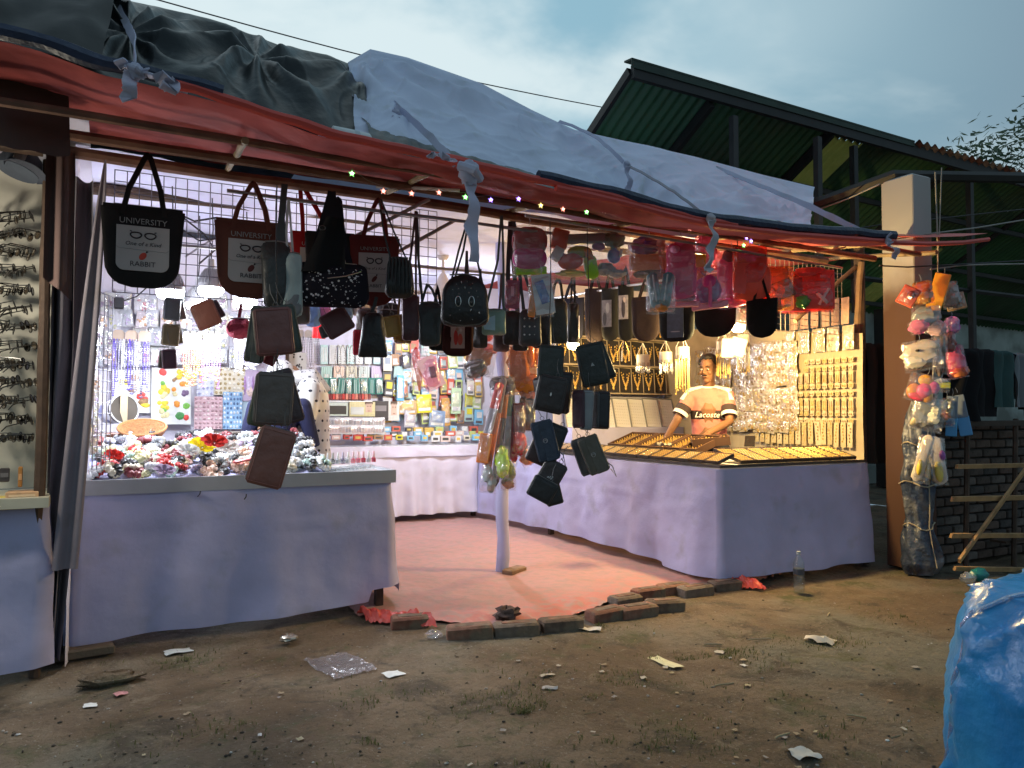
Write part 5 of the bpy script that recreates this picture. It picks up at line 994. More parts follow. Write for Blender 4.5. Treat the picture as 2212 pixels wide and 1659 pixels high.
rk('grey patterned sachet', 2052, 636, 36, 54, [(0, 0, .9, .9, (.22, .18, .17), 'crumple')], tilt=-10)
rk('tan box with a paper slip', 2064, 652, 36, 34, [(0, 0, .9, .9, (.34, .22, .13), 'box'), (0, .3, .7, .2, (.6, .5, .4), 'box', 20, -.2)], tilt=-12)
rk('smoky grey film bundle', 2000, 684, 56, 48, [(0, 0, .8, .7, (.20, .22, .23), 'crumple')])
rk('hot pink fluffy toy', 1984, 706, 38, 28, [(0, 0, .95, .9, (.66, .14, .28), 'crumple')], tilt=-14)
rk('pale pink fluffy toy', 2020, 708, 42, 30, [(0, 0, .95, .9, (.62, .38, .42), 'crumple')], tilt=14)
rk('violet and magenta toy', 2056, 704, 28, 36, [(0, 0, .9, .9, (.36, .10, .36), 'crumple')])
rk('cream plush toy in crinkled film', 1992, 766, 76, 64, [(-.05, .1, .8, .6, (.58, .50, .40), 'crumple'), (-.2, -.2, .5, .4, (.60, .56, .46), 'crumple'), (.2, .3, .5, .3, (.5, .44, .36), 'ball', 20), (-.1, .15, .10, .08, (.04, .03, .03), 'ball', 0, -.5)], tilt=-8)
rk('dark cloth strip joining the packs', 2030, 760, 30, 90, [(0, 0, .7, .9, (.06, .035, .03), 'crumple')])
rk('hot pink and orange toy pouch', 2064, 780, 40, 68, [(0, .0, .9, .7, (.62, .10, .22), 'crumple'), (.1, -.35, .8, .3, (.66, .18, .06), 'crumple')], fm_=CLEARP, tilt=-10)
rk('small brown pouch with red trim', 2050, 738, 26, 40, [(0, 0, .9, .9, (.22, .05, .05), 'crumple')])
rk('pink and orange building balls bag', 1994, 838, 64, 60, [(-.25, -.2, .36, .5, OR, 'ball'), (.05, -.1, .4, .5, (.64, .08, .2), 'ball', 0, -.2), (.28, .1, .34, .4, (.55, .10, .30), 'ball'), (0, .28, .4, .36, (.62, .3, .04), 'ball'), (-.1, -.34, .5, .28, (.58, .06, .12), 'ball', 0, -.1), (.2, -.3, .3, .3, (.7, .25, .05), 'ball')], tilt=18)
rk('yellow-green labelled clear pouch', 2034, 832, 32, 30, [(0, 0, .9, .4, (.50, .52, .04), 'box'), (0, .3, .7, .3, (.5, .5, .5), 'crumple')], tilt=4)
rk('silver foil flowers in clear film', 2004, 893, 66, 70, [(-.1, .0, .7, .7, (.20, .21, .2), 'crumple'), (.18, -.1, .34, .34, (.62, .58, .46), 'crumple', 0, -.2), (.2, .1, .26, .26, (.6, .56, .44), 'crumple', 0, -.2), (-.32, -.3, .2, .3, (.55, .45, .2), 'ball', 30)], tilt=12)
rk('brown and green leaf pack', 2046, 890, 28, 60, [(0, .2, .7, .4, (.14, .14, .05), 'crumple'), (-.1, -.1, .6, .3, (.42, .12, .04), 'crumple')])
rk('light blue comb packet with grey top', 2056, 898, 20, 86, [(0, .2, .9, .5, (.14, .18, .24), 'box'), (0, -.28, .95, .42, (.06, .26, .52), 'box')], tilt=3, fm_=None)
rk('second blue comb packet turned outward', 2078, 896, 22, 88, [(0, .2, .9, .5, (.16, .19, .24), 'box'), (0, -.28, .95, .42, (.08, .28, .55), 'box')], tilt=-10, fm_=None)
rk('yellow and white slippers hanging lowest', 1996, 990, 32, 100, [(-.1, 0, .6, .9, (.55, .48, .38), 'pill', 8), (-.2, -.2, .3, .3, (.60, .45, .06), 'ball', 0, -.4)], tilt=8)
rk('white printed flip-flop hanging lowest', 2024, 994, 36, 98, [(0, 0, .7, .92, (.56, .50, .46), 'pill', -4), (.05, -.25, .4, .4, (.58, .48, .12), 'ball', 0, -.4), (.3, .1, .3, .2, (.26, .08, .30), 'ball', 0, -.4)], tilt=-4)
# ================================================================== people
SKIN = mat('skin_brown', (.20, .098, .052), .55, spec=.35, var=.08, vs=20, bump=.1, bs=90)
HAIR = mat('hair_black', (.012, .010, .009), .5, var=.3, vs=40, bump=.6, bs=180)
def limbs(mb, chains, n=12):
    for pts in chains: mb.tube([p[:3] for p in pts], [p[3] for p in pts], n); [mb.ell(p[:3], (p[3]*1.0,)*3, 10, 8) for p in (pts[0], pts[-1])]
def hand(mb, w, d, side, palm_dir, curl=.5, s=1.):
    """palm + five bent fingers; w wrist, d pointing direction, side = thumb side, palm_dir = towards the palm"""
    w, d, sd, pd = Vector(w), Vector(d).normalized(), Vector(side).normalized(), Vector(palm_dir).normalized()
    for k in range(4): o = (-.5+k/3)*.062*s; mb.tube([w+sd*o*.45, w+d*.05*s+sd*o*.8, w+d*.085*s+sd*o], [.017*s, .015*s, .0105*s], 8)
    for k, L_ in enumerate((.062, .074, .078, .068)):
        o = sd*((-.5+k/3)*.066*s); p0 = w+d*.085*s+o; d1 = (d+pd*curl*.5+sd*(-.15+.1*k)).normalized(); d2 = (d+pd*curl*1.3).normalized(); d3 = (d+pd*curl*2.4).normalized()
        p1 = p0+d1*L_*.45*s; p2 = p1+d2*L_*.32*s; p3 = p2+d3*L_*.26*s; mb.tube([p0, p1, p2, p3], [.0092*s, .0088*s, .0078*s, .006*s], 8); mb.ell(p3, (.006*s,)*3, 6, 5)
    t0 = w+d*.022*s+sd*.026*s; t1 = t0+(d*.5+sd*.8+pd*.3).normalized()*.036*s; t2 = t1+(d*.9+sd*.25+pd*.5).normalized()*.030*s; mb.tube([t0, t1, t2], [.0125*s, .0105*s, .0075*s], 8); mb.ell(t2, (.0075*s,)*3, 6, 5)
def head(mb, c, yaw, pitch=0., s=1., roll=0.):
    M3 = Matrix.Rotation(yaw, 3, 'Z') @ Matrix.Rotation(pitch, 3, 'X') @ Matrix.Rotation(roll, 3, 'Y'); c = Vector(c)
    def at(x, y, z): return c + M3 @ Vector((x*s, y*s, z*s))
    mb.ell(at(0, .012, .03), (.074*s, .094*s, .095*s), 18, 14, rot=M3)          # skull
    mb.ell(at(0, -.022, -.035), (.058*s, .068*s, .085*s), 16, 12, rot=M3)        # face
    mb.ell(at(0, -.052, -.098), (.030*s, .030*s, .024*s), 10, 8, rot=M3)         # chin
    mb.ell(at(0, -.074, .022), (.048*s, .018*s, .018*s), 10, 8, rot=M3)          # brow ridge
    mb.tube([at(0, -.086, .012), at(0, -.104, -.022), at(0, -.108, -.034)], [.009*s, .0125*s, .014*s], 8)
    for sx in (-1, 1):
        mb.ell(at(sx*.011, -.098, -.037), (.009*s,)*3, 8, 6); mb.ell(at(sx*.037, -.072, -.025), (.022*s, .016*s, .02*s), 10, 8, rot=M3)
        mb.ell(at(sx*.078, .012, -.008), (.010*s, .022*s, .034*s), 10, 8, rot=M3 @ Matrix.Rotation(R(-14*sx), 3, 'Z'))
    mb.ell(at(0, -.083, -.060), (.024*s, .010*s, .006*s), 10, 6, rot=M3); mb.ell(at(0, -.081, -.071), (.021*s, .010*s, .007*s), 10, 6, rot=M3)
    return at, M3
# ---- the seller
sx_, sy_ = 4.98, 5.42
SEL = thing('person', 'seller in a coral T-shirt with a dark chest band, arms down in the jewellery tray', 'person', (sx_, sy_, .12)); base = Vector((sx_, sy_, .12))
def rl(p): return tuple(Vector(p)-base)
fz = R(-46)                                                  # body turned to the entrance; local -Y is forward
def B(x, y, z): q_ = Matrix.Rotation(fz, 3, 'Z') @ Vector((x, y, 0)); return (q_.x, q_.y, z)
Rh = Vector(rl(PU(1438, 948, 4.62))); Lh = Vector(rl(PU(1528, 938, 4.72)))   # hands, over the tray row
Rs, Ls = Vector(B(-.17, -.02, 1.35)), Vector(B(.17, -.02, 1.35))
Re = (Rs+Rh)/2 + Vector((-.03, -.02, -.02)); Le = (Ls+Lh)/2 + Vector(B(.10, .05, -.06))
mb = MB()
limbs(mb, [[B(0, 0, .92)+(.14,), B(0, .01, 1.08)+(.125,), B(0, .0, 1.24)+(.135,), B(0, .0, 1.36)+(.10,), B(0, -.01, 1.44)+(.058,), B(0, -.03, 1.54)+(.055,)],
           [B(-.09, 0, .90)+(.085,), B(-.10, -.02, .48)+(.058,), B(-.10, .01, .07)+(.04,)], [B(.09, 0, .90)+(.085,), B(.10, -.02, .48)+(.058,), B(.10, .01, .07)+(.04,)],
           [B(-.10, .01, .05)+(.04,), B(-.11, -.15, .03)+(.032,)], [B(.10, .01, .05)+(.04,), B(.11, -.15, .03)+(.032,)]])
for S_, E_, H_ in ((Rs, Re, Rh), (Ls, Le, Lh)):
    mb.tube([S_, S_.lerp(E_, .5), E_, E_.lerp(H_, .4), H_], [.056, .046, .040, .036, .026], 12); mb.ell(S_, (.058,)*3, 12, 8); mb.tube([Vector(B(0, .01, 1.36)), S_], [.07, .058], 10)
hd = Vector(B(0, -.055, 1.605)); at_, M3 = head(mb, hd, fz+R(-20), R(6), 1.02)
hand(mb, Rh, Vector((-.3, -.5, -.55)), Vector((.8, -.5, 0)), Vector((.2, .1, -1)), .55); hand(mb, Lh, Vector((-.75, -.35, -.45)), Vector((-.3, .8, .1)), Vector((0, 0, -1)), .7)
remeshed(mb, 'body', SKIN, .0052, 5, SEL)
mb = MB()
for k in range(220):
    rr = random.Random(k); a = rr.uniform(0, 6.283); e = rr.uniform(.18, 1.0); x, y, z = .079*math.cos(a)*math.sqrt(1-e*e*.98), .10*math.sin(a)*math.sqrt(1-e*e*.98), .098*e
    if y < -.04 and z < .068: continue
    mb.ell(at_(x, y+.014, z+.034), (.017, .017, .016), 6, 5, jit=.2)
remeshed(mb, 'hair', HAIR, .006, 2, SEL)
for sx in (-1, 1):
    mb = MB(); mb.ell(at_(sx*.030, -.087, .004), (.0125, .007, .0075), 10, 8, rot=M3); e_ = mb.build('eye', cm((.55, .5, .46), .3), SEL)
    mb = MB(); mb.ell(at_(sx*.030, -.0925, .003), (.006, .003, .006), 8, 6, rot=M3); mb.build('iris', cm((.015, .01, .008), .25), e_)
    mb = MB(); mb.tube([at_(sx*.014, -.093, .026), at_(sx*.032, -.094, .031), at_(sx*.050, -.082, .024)], [.004, .005, .003], 6); mb.build('eyebrow', HAIR, SEL)
mb = MB(); mb.tube([at_(-.024, -.092, -.050), at_(0, -.100, -.047), at_(.024, -.092, -.050)], [.003, .006, .003], 6); mb.build('moustache', HAIR, SEL)
mb = MB(); mb.tube([at_(-.018, -.092, -.066), at_(0, -.096, -.065), at_(.018, -.092, -.066)], .0022, 5); mb.build('mouth_line', cm((.10, .035, .03), .6), SEL)
# T-shirt
sm_ = bpy.data.materials.new('tshirt_coral'); sm_.use_nodes = True; t = sm_.node_tree; N = t.nodes.new; L = t.links.new; b = t.nodes['Principled BSDF']
co = N('ShaderNodeTexCoord').outputs['Object']; sp = N('ShaderNodeSeparateXYZ'); L(co, sp.inputs[0]); cr = N('ShaderNodeValToRGB'); cr.color_ramp.interpolation = 'CONSTANT'
mr = N('ShaderNodeMapRange'); mr.inputs[1].default_value = .8; mr.inputs[2].default_value = 1.5; L(sp.outputs[2], mr.inputs[0]); L(mr.outputs[0], cr.inputs[0])
el = cr.color_ramp.elements; el[0].position = 0; el[0].color = (.58, .19, .16, 1); el[1].position = .485; el[1].color = (.035, .022, .024, 1); e3 = el.new(.605); e3.color = (.58, .19, .16, 1); e4 = el.new(.90); e4.color = (.72, .70, .68, 1)
L(cr.outputs[0], b.inputs['Base Color']); b.inputs['Roughness'].default_value = .85
nb = N('ShaderNodeTexNoise'); nb.inputs['Scale'].default_value = 11; nb.inputs['Detail'].default_value = 3; L(co, nb.inputs[0]); bp = N('ShaderNodeBump'); bp.inputs['Strength'].default_value = .5; bp.inputs['Distance'].default_value = .03; L(nb.outputs[0], bp.inputs['Height']); L(bp.outputs[0], b.inputs['Normal'])
mb = MB(); prof = [(.80, .162, .112), (.90, .158, .112), (1.02, .158, .112), (1.15, .168, .118), (1.26, .178, .120), (1.34, .172, .108), (1.40, .130, .088), (1.44, .085, .075)]
vs = []; fs = []; n_ = 40
for j, (z, a, bq) in enumerate(prof):
    for i in range(n_):
        an = 2*math.pi*i/n_; wv = 1+.025*math.sin(an*5+z*9)*(1.3-z)+.02*nz3(math.cos(an)*2, math.sin(an)*2, z*5); vs.append(B(a*math.cos(an)*wv, bq*math.sin(an)*wv, z))
for j in range(len(prof)-1):
    for i in range(n_): i2 = (i+1) % n_; fs.append((j*n_+i, j*n_+i2, j*n_+n_+i2, j*n_+n_+i))
fs += [tuple(range(n_-1, -1, -1)), tuple(range((len(prof)-1)*n_, len(prof)*n_))]; mb.add(vs, fs)
for S_, E_ in ((Rs, Re), (Ls, Le)): mb.tube([Vector(B(0, 0, 1.36)).lerp(S_, .5), S_, S_.lerp(E_, .35), S_.lerp(E_, .72)], [.085, .070, .066, .070], 14)
remeshed(mb, 'shirt', sm_, .008, 4, SEL)
for S_, E_, nm in ((Rs, Re, 0), (Ls, Le, 1)):
    mb = MB(); mb.tube([S_.lerp(E_, .66), S_.lerp(E_, .80)], [.0725, .0735], 18, cap=False); mb.tube([S_.lerp(E_, .80), S_.lerp(E_, .66)], [.069, .066], 18, cap=False); mb.build('cuff', cm((.72, .70, .68), .85), SEL)
    mb = MB(); mb.tube([S_.lerp(E_, .42), S_.lerp(E_, .655)], [.0715, .0725], 18, cap=False); mb.build('sleeve_band', cm((.035, .022, .024), .85), SEL)
    mb = MB(); mb.tube([Vector(B(0, 0, 1.43)).lerp(S_, .25)+Vector((0, 0, .015)), S_+Vector((0, 0, .050)), S_.lerp(E_, .40)+Vector((0, 0, .045))+Vector(B(.02*(1 if nm else -1), 0, 0))], [.045, .048, .046], 12, flat=.8); mb.build('shoulder_panel', cm((.70, .68, .66), .85), SEL)
mb = MB(); mb.tube([B(.066*math.cos(a), .062*math.sin(a)-.01, 1.445-.012*math.sin(-a)) for a in [i*2*math.pi/20 for i in range(20)]], .011, 8, closed=True); mb.build('collar', cm((.72, .70, .68), .85), SEL)
me = txt('Lacoste', .072, mat('shirt_print', (.8, .78, .76), .7, var=0), .35)
o = put(me, 'lettering', SEL); o.matrix_parent_inverse.identity(); o.location = B(-.012, -.134, 1.181); o.rotation_euler = (R(90), 0, fz)
mb = MB(); limbs(mb, [[B(0, 0, .93)+(.15,), B(0, 0, .85)+(.145,)], [B(-.09, 0, .86)+(.10,), B(-.10, -.02, .48)+(.075,), B(-.10, .01, .07)+(.06,)], [B(.09, 0, .86)+(.10,), B(.10, -.02, .48)+(.075,), B(.10, .01, .07)+(.06,)]]); remeshed(mb, 'trousers', canv((.03, .035, .05)), .012, 3, SEL)

# ---- customer in a white dotted tunic, head bent under a scarf
dm = bpy.data.materials.new('white_dotted_cotton'); dm.use_nodes = True; t = dm.node_tree; N = t.nodes.new; L = t.links.new; b = t.nodes['Principled BSDF']
co = N('ShaderNodeTexCoord').outputs['Object']; sp = N('ShaderNodeSeparateXYZ'); L(co, sp.inputs[0])
def mth(op, a, b_=None):
    n = N('ShaderNodeMath'); n.operation = op
    for k, v_ in ((0, a), (1, b_)):
        if v_ is None: continue
        if isinstance(v_, (int, float)): n.inputs[k].default_value = v_
        else: L(v_, n.inputs[k])
    return n.outputs[0]
ang = mth('MULTIPLY', mth('ARCTAN2', sp.outputs[1], sp.outputs[0]), 2.55); row = mth('MULTIPLY', sp.outputs[2], 13.); rowi = mth('FLOOR', row)
ux = mth('SUBTRACT', mth('FRACT', mth('ADD', ang, mth('MULTIPLY', rowi, .5))), .5); uz = mth('SUBTRACT', mth('FRACT', row), .5)
dd = mth('SQRT', mth('ADD', mth('MULTIPLY', mth('MULTIPLY', ux, ux), .75), mth('MULTIPLY', uz, uz))); dot = mth('LESS_THAN', dd, .135)
mx = N('ShaderNodeMix'); mx.data_type = 'RGBA'; L(dot, mx.inputs[0]); mx.inputs[6].default_value = (.68, .66, .62, 1); mx.inputs[7].default_value = (.02, .022, .04, 1); L(mx.outputs[2], b.inputs['Base Color']); b.inputs['Roughness'].default_value = .85
cx, cy = 1.43, 6.12
WOM = thing('person', 'customer in a white tunic with dark polka dots, head bent away', 'person', (cx, cy, .06)); fz = R(-100)   # faces away to the left
mb = MB()
limbs(mb, [[B(0, .02, .95)+(.13,), B(0, .02, 1.12)+(.12,), B(0, .0, 1.32)+(.125,), B(0, -.02, 1.46)+(.09,), B(0, -.07, 1.53)+(.05,), B(0, -.13, 1.58)+(.05,)], [B(-.08, 0, .9)+(.09,), B(-.09, -.01, .48)+(.06,), B(-.09, .02, .07)+(.042,), B(-.1, -.14, .04)+(.032,)], [B(.08, 0, .9)+(.09,), B(.09, -.01, .48)+(.06,), B(.09, .02, .07)+(.042,), B(.1, -.14, .04)+(.032,)]])
for sx in (-1, 1):
    S_, E_, H_ = Vector(B(sx*.17, -.01, 1.45)), Vector(B(sx*.2, -.05, 1.17)), Vector(B(sx*.11, -.27, 1.16)); mb.tube([S_, E_, H_], [.05, .042, .026], 12); mb.ell(E_, (.042,)*3, 10, 8); mb.tube([Vector(B(0, 0, 1.45)), S_], [.07, .052], 10); hand(mb, H_, Vector(B(-sx*.1, -1, -.15)), Vector(B(-sx*1., 0, .1)), Vector(B(0, 0, -1)), .6)
hw_ = Vector(B(0, -.22, 1.53)); at_, M3 = head(mb, hw_, fz, R(35), .97); remeshed(mb, 'body', SKIN, .006, 4, WOM)
mb = MB(); prof = [(.70, .235, .20), (.82, .215, .18), (1.0, .185, .155), (1.15, .178, .148), (1.3, .192, .150), (1.42, .19, .135), (1.50, .13, .10), (1.545, .07, .075)]
vs = []; fs = []
for j, (z, a, bq) in enumerate(prof):
    for i in range(n_):
        an = 2*math.pi*i/n_; wv = 1+.035*math.sin(an*6+z*4)*(1.5-z); vs.append(B(a*math.cos(an)*wv, bq*math.sin(an)*wv+.01-(.05 if z > 1.5 else 0), z+(.02*math.sin(an*2) if j == 0 else 0)))
for j in range(len(prof)-1):
    for i in range(n_): i2 = (i+1) % n_; fs.append((j*n_+i, j*n_+i2, j*n_+n_+i2, j*n_+n_+i))
fs += [tuple(range(n_-1, -1, -1)), tuple(range((len(prof)-1)*n_, len(prof)*n_))]; mb.add(vs, fs)
for sx in (-1, 1): S_, E_, H_ = Vector(B(sx*.17, -.01, 1.45)), Vector(B(sx*.2, -.05, 1.17)), Vector(B(sx*.12, -.22, 1.16)); mb.tube([Vector(B(sx*.06, 0, 1.45)), S_, S_.lerp(E_, .6), E_, E_.lerp(H_, .6), H_], [.09, .085, .092, .085, .075, .04], 14)
remeshed(mb, 'tunic', dm, .009, 5, WOM)
mb = MB(); mb.ell(hw_+Vector((0, .0, .03)), (.11, .12, .12), 16, 12); mb.tube([hw_+Vector(B(0, .05, -.02)), Vector(B(0, .02, 1.53)), Vector(B(0, .12, 1.40))], [.10, .105, .09], 14, flat=.8); remeshed(mb, 'headscarf', mat('scarf_white', (.40, .38, .38), .9, var=0, c2=(.03, .03, .05), c2s=46, c2lo=.60, c2hi=.62), .010, 5, WOM)
mb = MB(); limbs(mb, [[B(-.09, 0, .86)+(.10,), B(-.10, -.01, .48)+(.08,), B(-.10, .01, .08)+(.07,)], [B(.09, 0, .86)+(.10,), B(.10, -.01, .48)+(.08,), B(.10, .01, .08)+(.07,)]]); remeshed(mb, 'trousers', canv((.45, .42, .38)), .012, 3, WOM)
# ---- person in navy beside her, mostly hidden by the wallets
cx, cy = 1.14, 5.80
NV = thing('person', 'person in a navy top with a bent elbow behind the hanging wallets', 'person', (cx, cy, .0)); fz = R(170)
mb = MB()
limbs(mb, [[B(0, 0, .9)+(.13,), B(0, 0, 1.08)+(.115,), B(0, 0, 1.26)+(.12,), B(0, .01, 1.36)+(.085,), B(0, -.05, 1.42)+(.048,), B(0, -.10, 1.46)+(.048,)], [B(-.08, 0, .88)+(.09,), B(-.09, 0, .46)+(.06,), B(-.09, .02, .06)+(.042,), B(-.1, -.14, .04)+(.032,)], [B(.08, 0, .88)+(.09,), B(.09, 0, .46)+(.06,), B(.09, .02, .06)+(.042,), B(.1, -.14, .04)+(.032,)]])
AR = []
for sx in (-1, 1):
    S_, E_, H_ = Vector(B(sx*.165, 0, 1.36)), Vector(B(sx*.24, .04, 1.09)), Vector(B(sx*.06, -.18, 1.06)); AR.append((S_, E_, H_)); mb.tube([S_, E_, H_], [.048, .040, .026], 12); mb.ell(E_, (.04,)*3, 10, 8); mb.tube([Vector(B(0, 0, 1.36)), S_], [.07, .05], 10); hand(mb, H_, Vector(B(-sx*.5, -1, 0)), Vector(B(-sx*.6, .4, .3)), Vector(B(0, 0, -1)), .6)
hw_ = Vector(B(0, -.14, 1.50)); at_, M3 = head(mb, hw_, fz, R(40), .95); remeshed(mb, 'body', SKIN, .006, 4, NV)
mb = MB(); mb.ell(at_(0, .02, .035), (.085, .105, .10), 14, 10, rot=M3); mb.tube([at_(0, .08, .0), at_(0, .10, -.07)], [.06, .04], 10); remeshed(mb, 'hair', HAIR, .008, 3, NV)
mb = MB(); limbs(mb, [[B(0, 0, .82)+(.15,), B(0, 0, 1.05)+(.13,), B(0, 0, 1.28)+(.135,), B(0, .01, 1.39)+(.09,)]]+[[tuple(S_)+(.066,), tuple(E_)+(.056,), tuple(E_.lerp(H_, .85))+(.04,)] for S_, E_, H_ in AR]); remeshed(mb, 'top', canv((.022, .024, .06)), .009, 4, NV)
mb = MB(); limbs(mb, [[B(-.09, 0, .84)+(.11,), B(-.10, 0, .46)+(.085,), B(-.10, .02, .06)+(.07,)], [B(.09, 0, .84)+(.11,), B(.10, 0, .46)+(.085,), B(.10, .02, .06)+(.07,)]]); remeshed(mb, 'trousers', canv((.02, .022, .04)), .012, 3, NV)
# ================================================================== goods: shared meshes, every piece its own object
def inst(name, label, cat, loc, rot, parts, group=None, scale=None):
    if len(parts) == 1:
        o = put(parts[0][1], name, None, loc, rot)
        if scale: o.scale = scale
        return tag(o, label, cat, group)
    T = thing(name, label, cat, loc, rot, group)
    if scale: T.scale = scale
    for nm, me in parts: put(me, nm, T)
    return T
rg = random.Random(21)
# ---------------------------------------------------------------- scrunchies and flowers heaped on the front counter
def scr_mesh(c, k):
    q = MB(); r0 = random.Random(k); n = 26; R0, r1 = .036, .021; ph = r0.uniform(0, 6)
    P = []; rr = []
    for i in range(n):
        a = 2*math.pi*i/n; P.append((math.cos(a)*R0*(1+.1*math.sin(2*a+ph)), math.sin(a)*R0, .02+.005*math.sin(3*a+ph))); rr.append(r1*(1+.34*(1 if i % 2 else -1)*r0.uniform(.4, 1)))
    q.tube(P, rr, 8, closed=True); return q.mesh('scrunchie', mat('satin_'+sk(c), c, .45, spec=.5, var=.15, vs=40, sheen=.3), ang=70)
SCOL = {'white': (.72, .72, .72), 'cream': (.66, .60, .46), 'mint green': (.44, .62, .56), 'black': (.02, .02, .025), 'grey': (.30, .31, .34), 'red': (.55, .03, .03), 'maroon': (.20, .02, .03), 'lavender': (.50, .42, .58), 'peach': (.70, .48, .38), 'pale yellow': (.66, .64, .36), 'silver grey': (.50, .54, .55)}
SM = {k: [scr_mesh(c, i*7+j) for j in range(2)] for i, (k, c) in enumerate(SCOL.items())}
q = MB(); q.grid(lambda a, b_: (-.08+1.42*a, 4.98+.74*b_, .925+.20*b_**1.2+.012*nz3(a*6, b_*4)), 20, 12); q.grid(lambda a, b_: (-.08+1.42*(1-a), 4.98+.74*b_, .9225), 2, 2); tag(q.build('display_slope', LILAC), 'sloping lilac cloth shelf beneath the heap of scrunchies', 'display stand')
def hz(u, v_): return .925+.20*max(0, (v_-4.98)/.74)**1.2
zones = [(0, .35, ['mint green', 'cream', 'white', 'black', 'red', 'pale yellow', 'maroon']), (.35, .75, ['lavender', 'white', 'cream', 'grey', 'silver grey', 'peach', 'black']), (.75, 1.0, ['white', 'silver grey', 'mint green', 'grey', 'white', 'black'])]
for i in range(290):
    a = rg.random(); u_ = -.06+1.34*a; v_ = 4.985+.70*rg.random(); fr = u_/1.4
    ks = next(z[2] for z in zones if fr < z[1]); k = rg.choice(ks)
    if v_ > 5.5 and rg.random() < .6: k = rg.choice(['black', 'maroon', 'grey', 'white'])
    inst('hair_scrunchie', k+' ruffled hair scrunchie in the heap on the front counter', 'scrunchie', (u_, v_, hz(u_, v_)+rg.uniform(.0, .05)), (rg.uniform(-.9, .9), rg.uniform(-.9, .9), rg.uniform(0, 6)), [('ring', rg.choice(SM[k]))], k+' scrunchies on the counter', (rg.uniform(.6, 1.0),)*3)
def flower(label, px, py, z, c, r_, cc, tilt=0):
    P = PZ(px, py, z); T = thing('flower_clip', label, 'hair clip', P, (R(-35+tilt), 0, R(-20)))
    for k in range(6):
        an = k*math.pi/3+.2; q = MB(); q.grid(lambda a, b_: (lambda d, w: (math.cos(an)*d-math.sin(an)*w, math.sin(an)*d+math.cos(an)*w, .25*r_*math.sin(a*2.2)+.012*nz3(a*4, b_*3, k)))(r_*(.1+.9*a), (b_-.5)*r_*1.05*math.sin(.35+a*2.3)), 6, 6); q.build('petal', mat('petal_'+sk(c), c, .6, var=.15, vs=30, transluc=.2), T)
    q = MB(); q.ell((0, 0, .01), (r_*.18, r_*.18, r_*.12), 10, 6); q.build('center', cm(cc, .7), T)
flower('large yellow fabric flower on the heap', 436, 966, 1.10, (.80, .62, .01), .085, (.35, .25, .02)); flower('red fabric flower beside the yellow one', 462, 956, 1.14, (.72, .06, .05), .075, (.75, .3, .25))
flower('white fabric flower beside the red one', 488, 968, 1.10, (.75, .74, .70), .075, (.7, .7, .6)); flower('bright red bow flower near the curtain', 246, 985, 1.06, (.62, .03, .02), .055, (.4, .02, .02))
flower('pale white leafy flower below the yellow one', 405, 975, 1.08, (.74, .76, .74), .07, (.6, .65, .6)); flower('lilac organza flower at the counter edge', 355, 1018, .98, (.52, .42, .58), .06, (.5, .4, .5)); flower('peach organza flower at the counter edge', 395, 1000, 1.0, (.72, .5, .42), .055, (.6, .4, .3))
# pink packets and clear boxes on the right half of the front counter
for i in range(9):
    P = PZ(520+14*(i % 4)+rg.uniform(-6, 6), 992+9*(i//4)+rg.uniform(-3, 3), 1.02-.03*(i//4)); q = MB(); q.bbox((0, 0, 0), (.12, .03, .02), .008); inst('hair_band_pack', 'coral red wrapped hair band roll on the front counter', 'hair band', P, (rg.uniform(-.3, .3), rg.uniform(-.2, .2), rg.uniform(-.4, .5)), [('roll', q.mesh('roll', plast((.62, .12, .12))))], 'coral hair bands on the counter')
clearb = film('box_film', (.92, .94, .95), .22, .06, .12, (.8, .82, .85))
bx_ = MB(); bx_.bbox((0, 0, .015), (.105, .075, .03), .004); bxm = bx_.mesh('box', clearb); bi = MB(); [bi.ell((rg.uniform(-.035, .035), rg.uniform(-.022, .022), .012), (.009, .009, .006), 7, 5) for _ in range(8)]; bim = [bi.mesh('contents', mat('pearl_%s' % sk(c), c, .25, var=.1)) for c in ((.66, .68, .70), (.34, .40, .42), (.55, .42, .48))]
for i in range(26):
    u_ = .98+.68*((i*7) % 13)/13+rg.uniform(-.02, .02); v_ = 5.0+.09*(i//4)+rg.uniform(-.015, .015); inst('clear_box', 'flat clear plastic box of small clips on the front counter', 'box', (u_, v_, .925+(.032 if i > 13 else 0)), (0, 0, rg.uniform(-.15, .15)), [('box', bxm), ('contents', rg.choice(bim))], 'clear boxes on the counter')
npc = [((.60, .62, .66), 'pearl white'), ((.03, .03, .04), 'black'), ((.52, .54, .60), 'silver'), ((.10, .05, .22), 'deep purple'), ((.55, .56, .58), 'silver'), ((.65, .18, .24), 'pink'), ((.65, .18, .24), 'pink'), ((.45, .05, .09), 'dark red'), ((.58, .58, .6), 'silver'), ((.62, .10, .16), 'rose red')]
for i, (c, nm) in enumerate(npc):
    q = MB(); q.lathe([(.013, 0), (.015, .004), (.015, .026), (.007, .032)], n=12); q2 = MB(); q2.lathe([(.008, .032), (.0085, .034), (.0065, .072), (.0, .073)], n=12)
    T = inst('nail_polish', nm+' nail polish bottle in the row on the front counter', 'nail polish', PZ(708+11*i, 1003-.6*i, .955), (0, 0, 0), [('bottle', q.mesh('bottle', mat('glass_'+sk(c), c, .12, coat=.6, var=0))), ('cap', q2.mesh('cap', plast(tuple(.3+.6*k for k in c))))], 'nail polish bottles in a row'); T.scale = (1.1,)*3
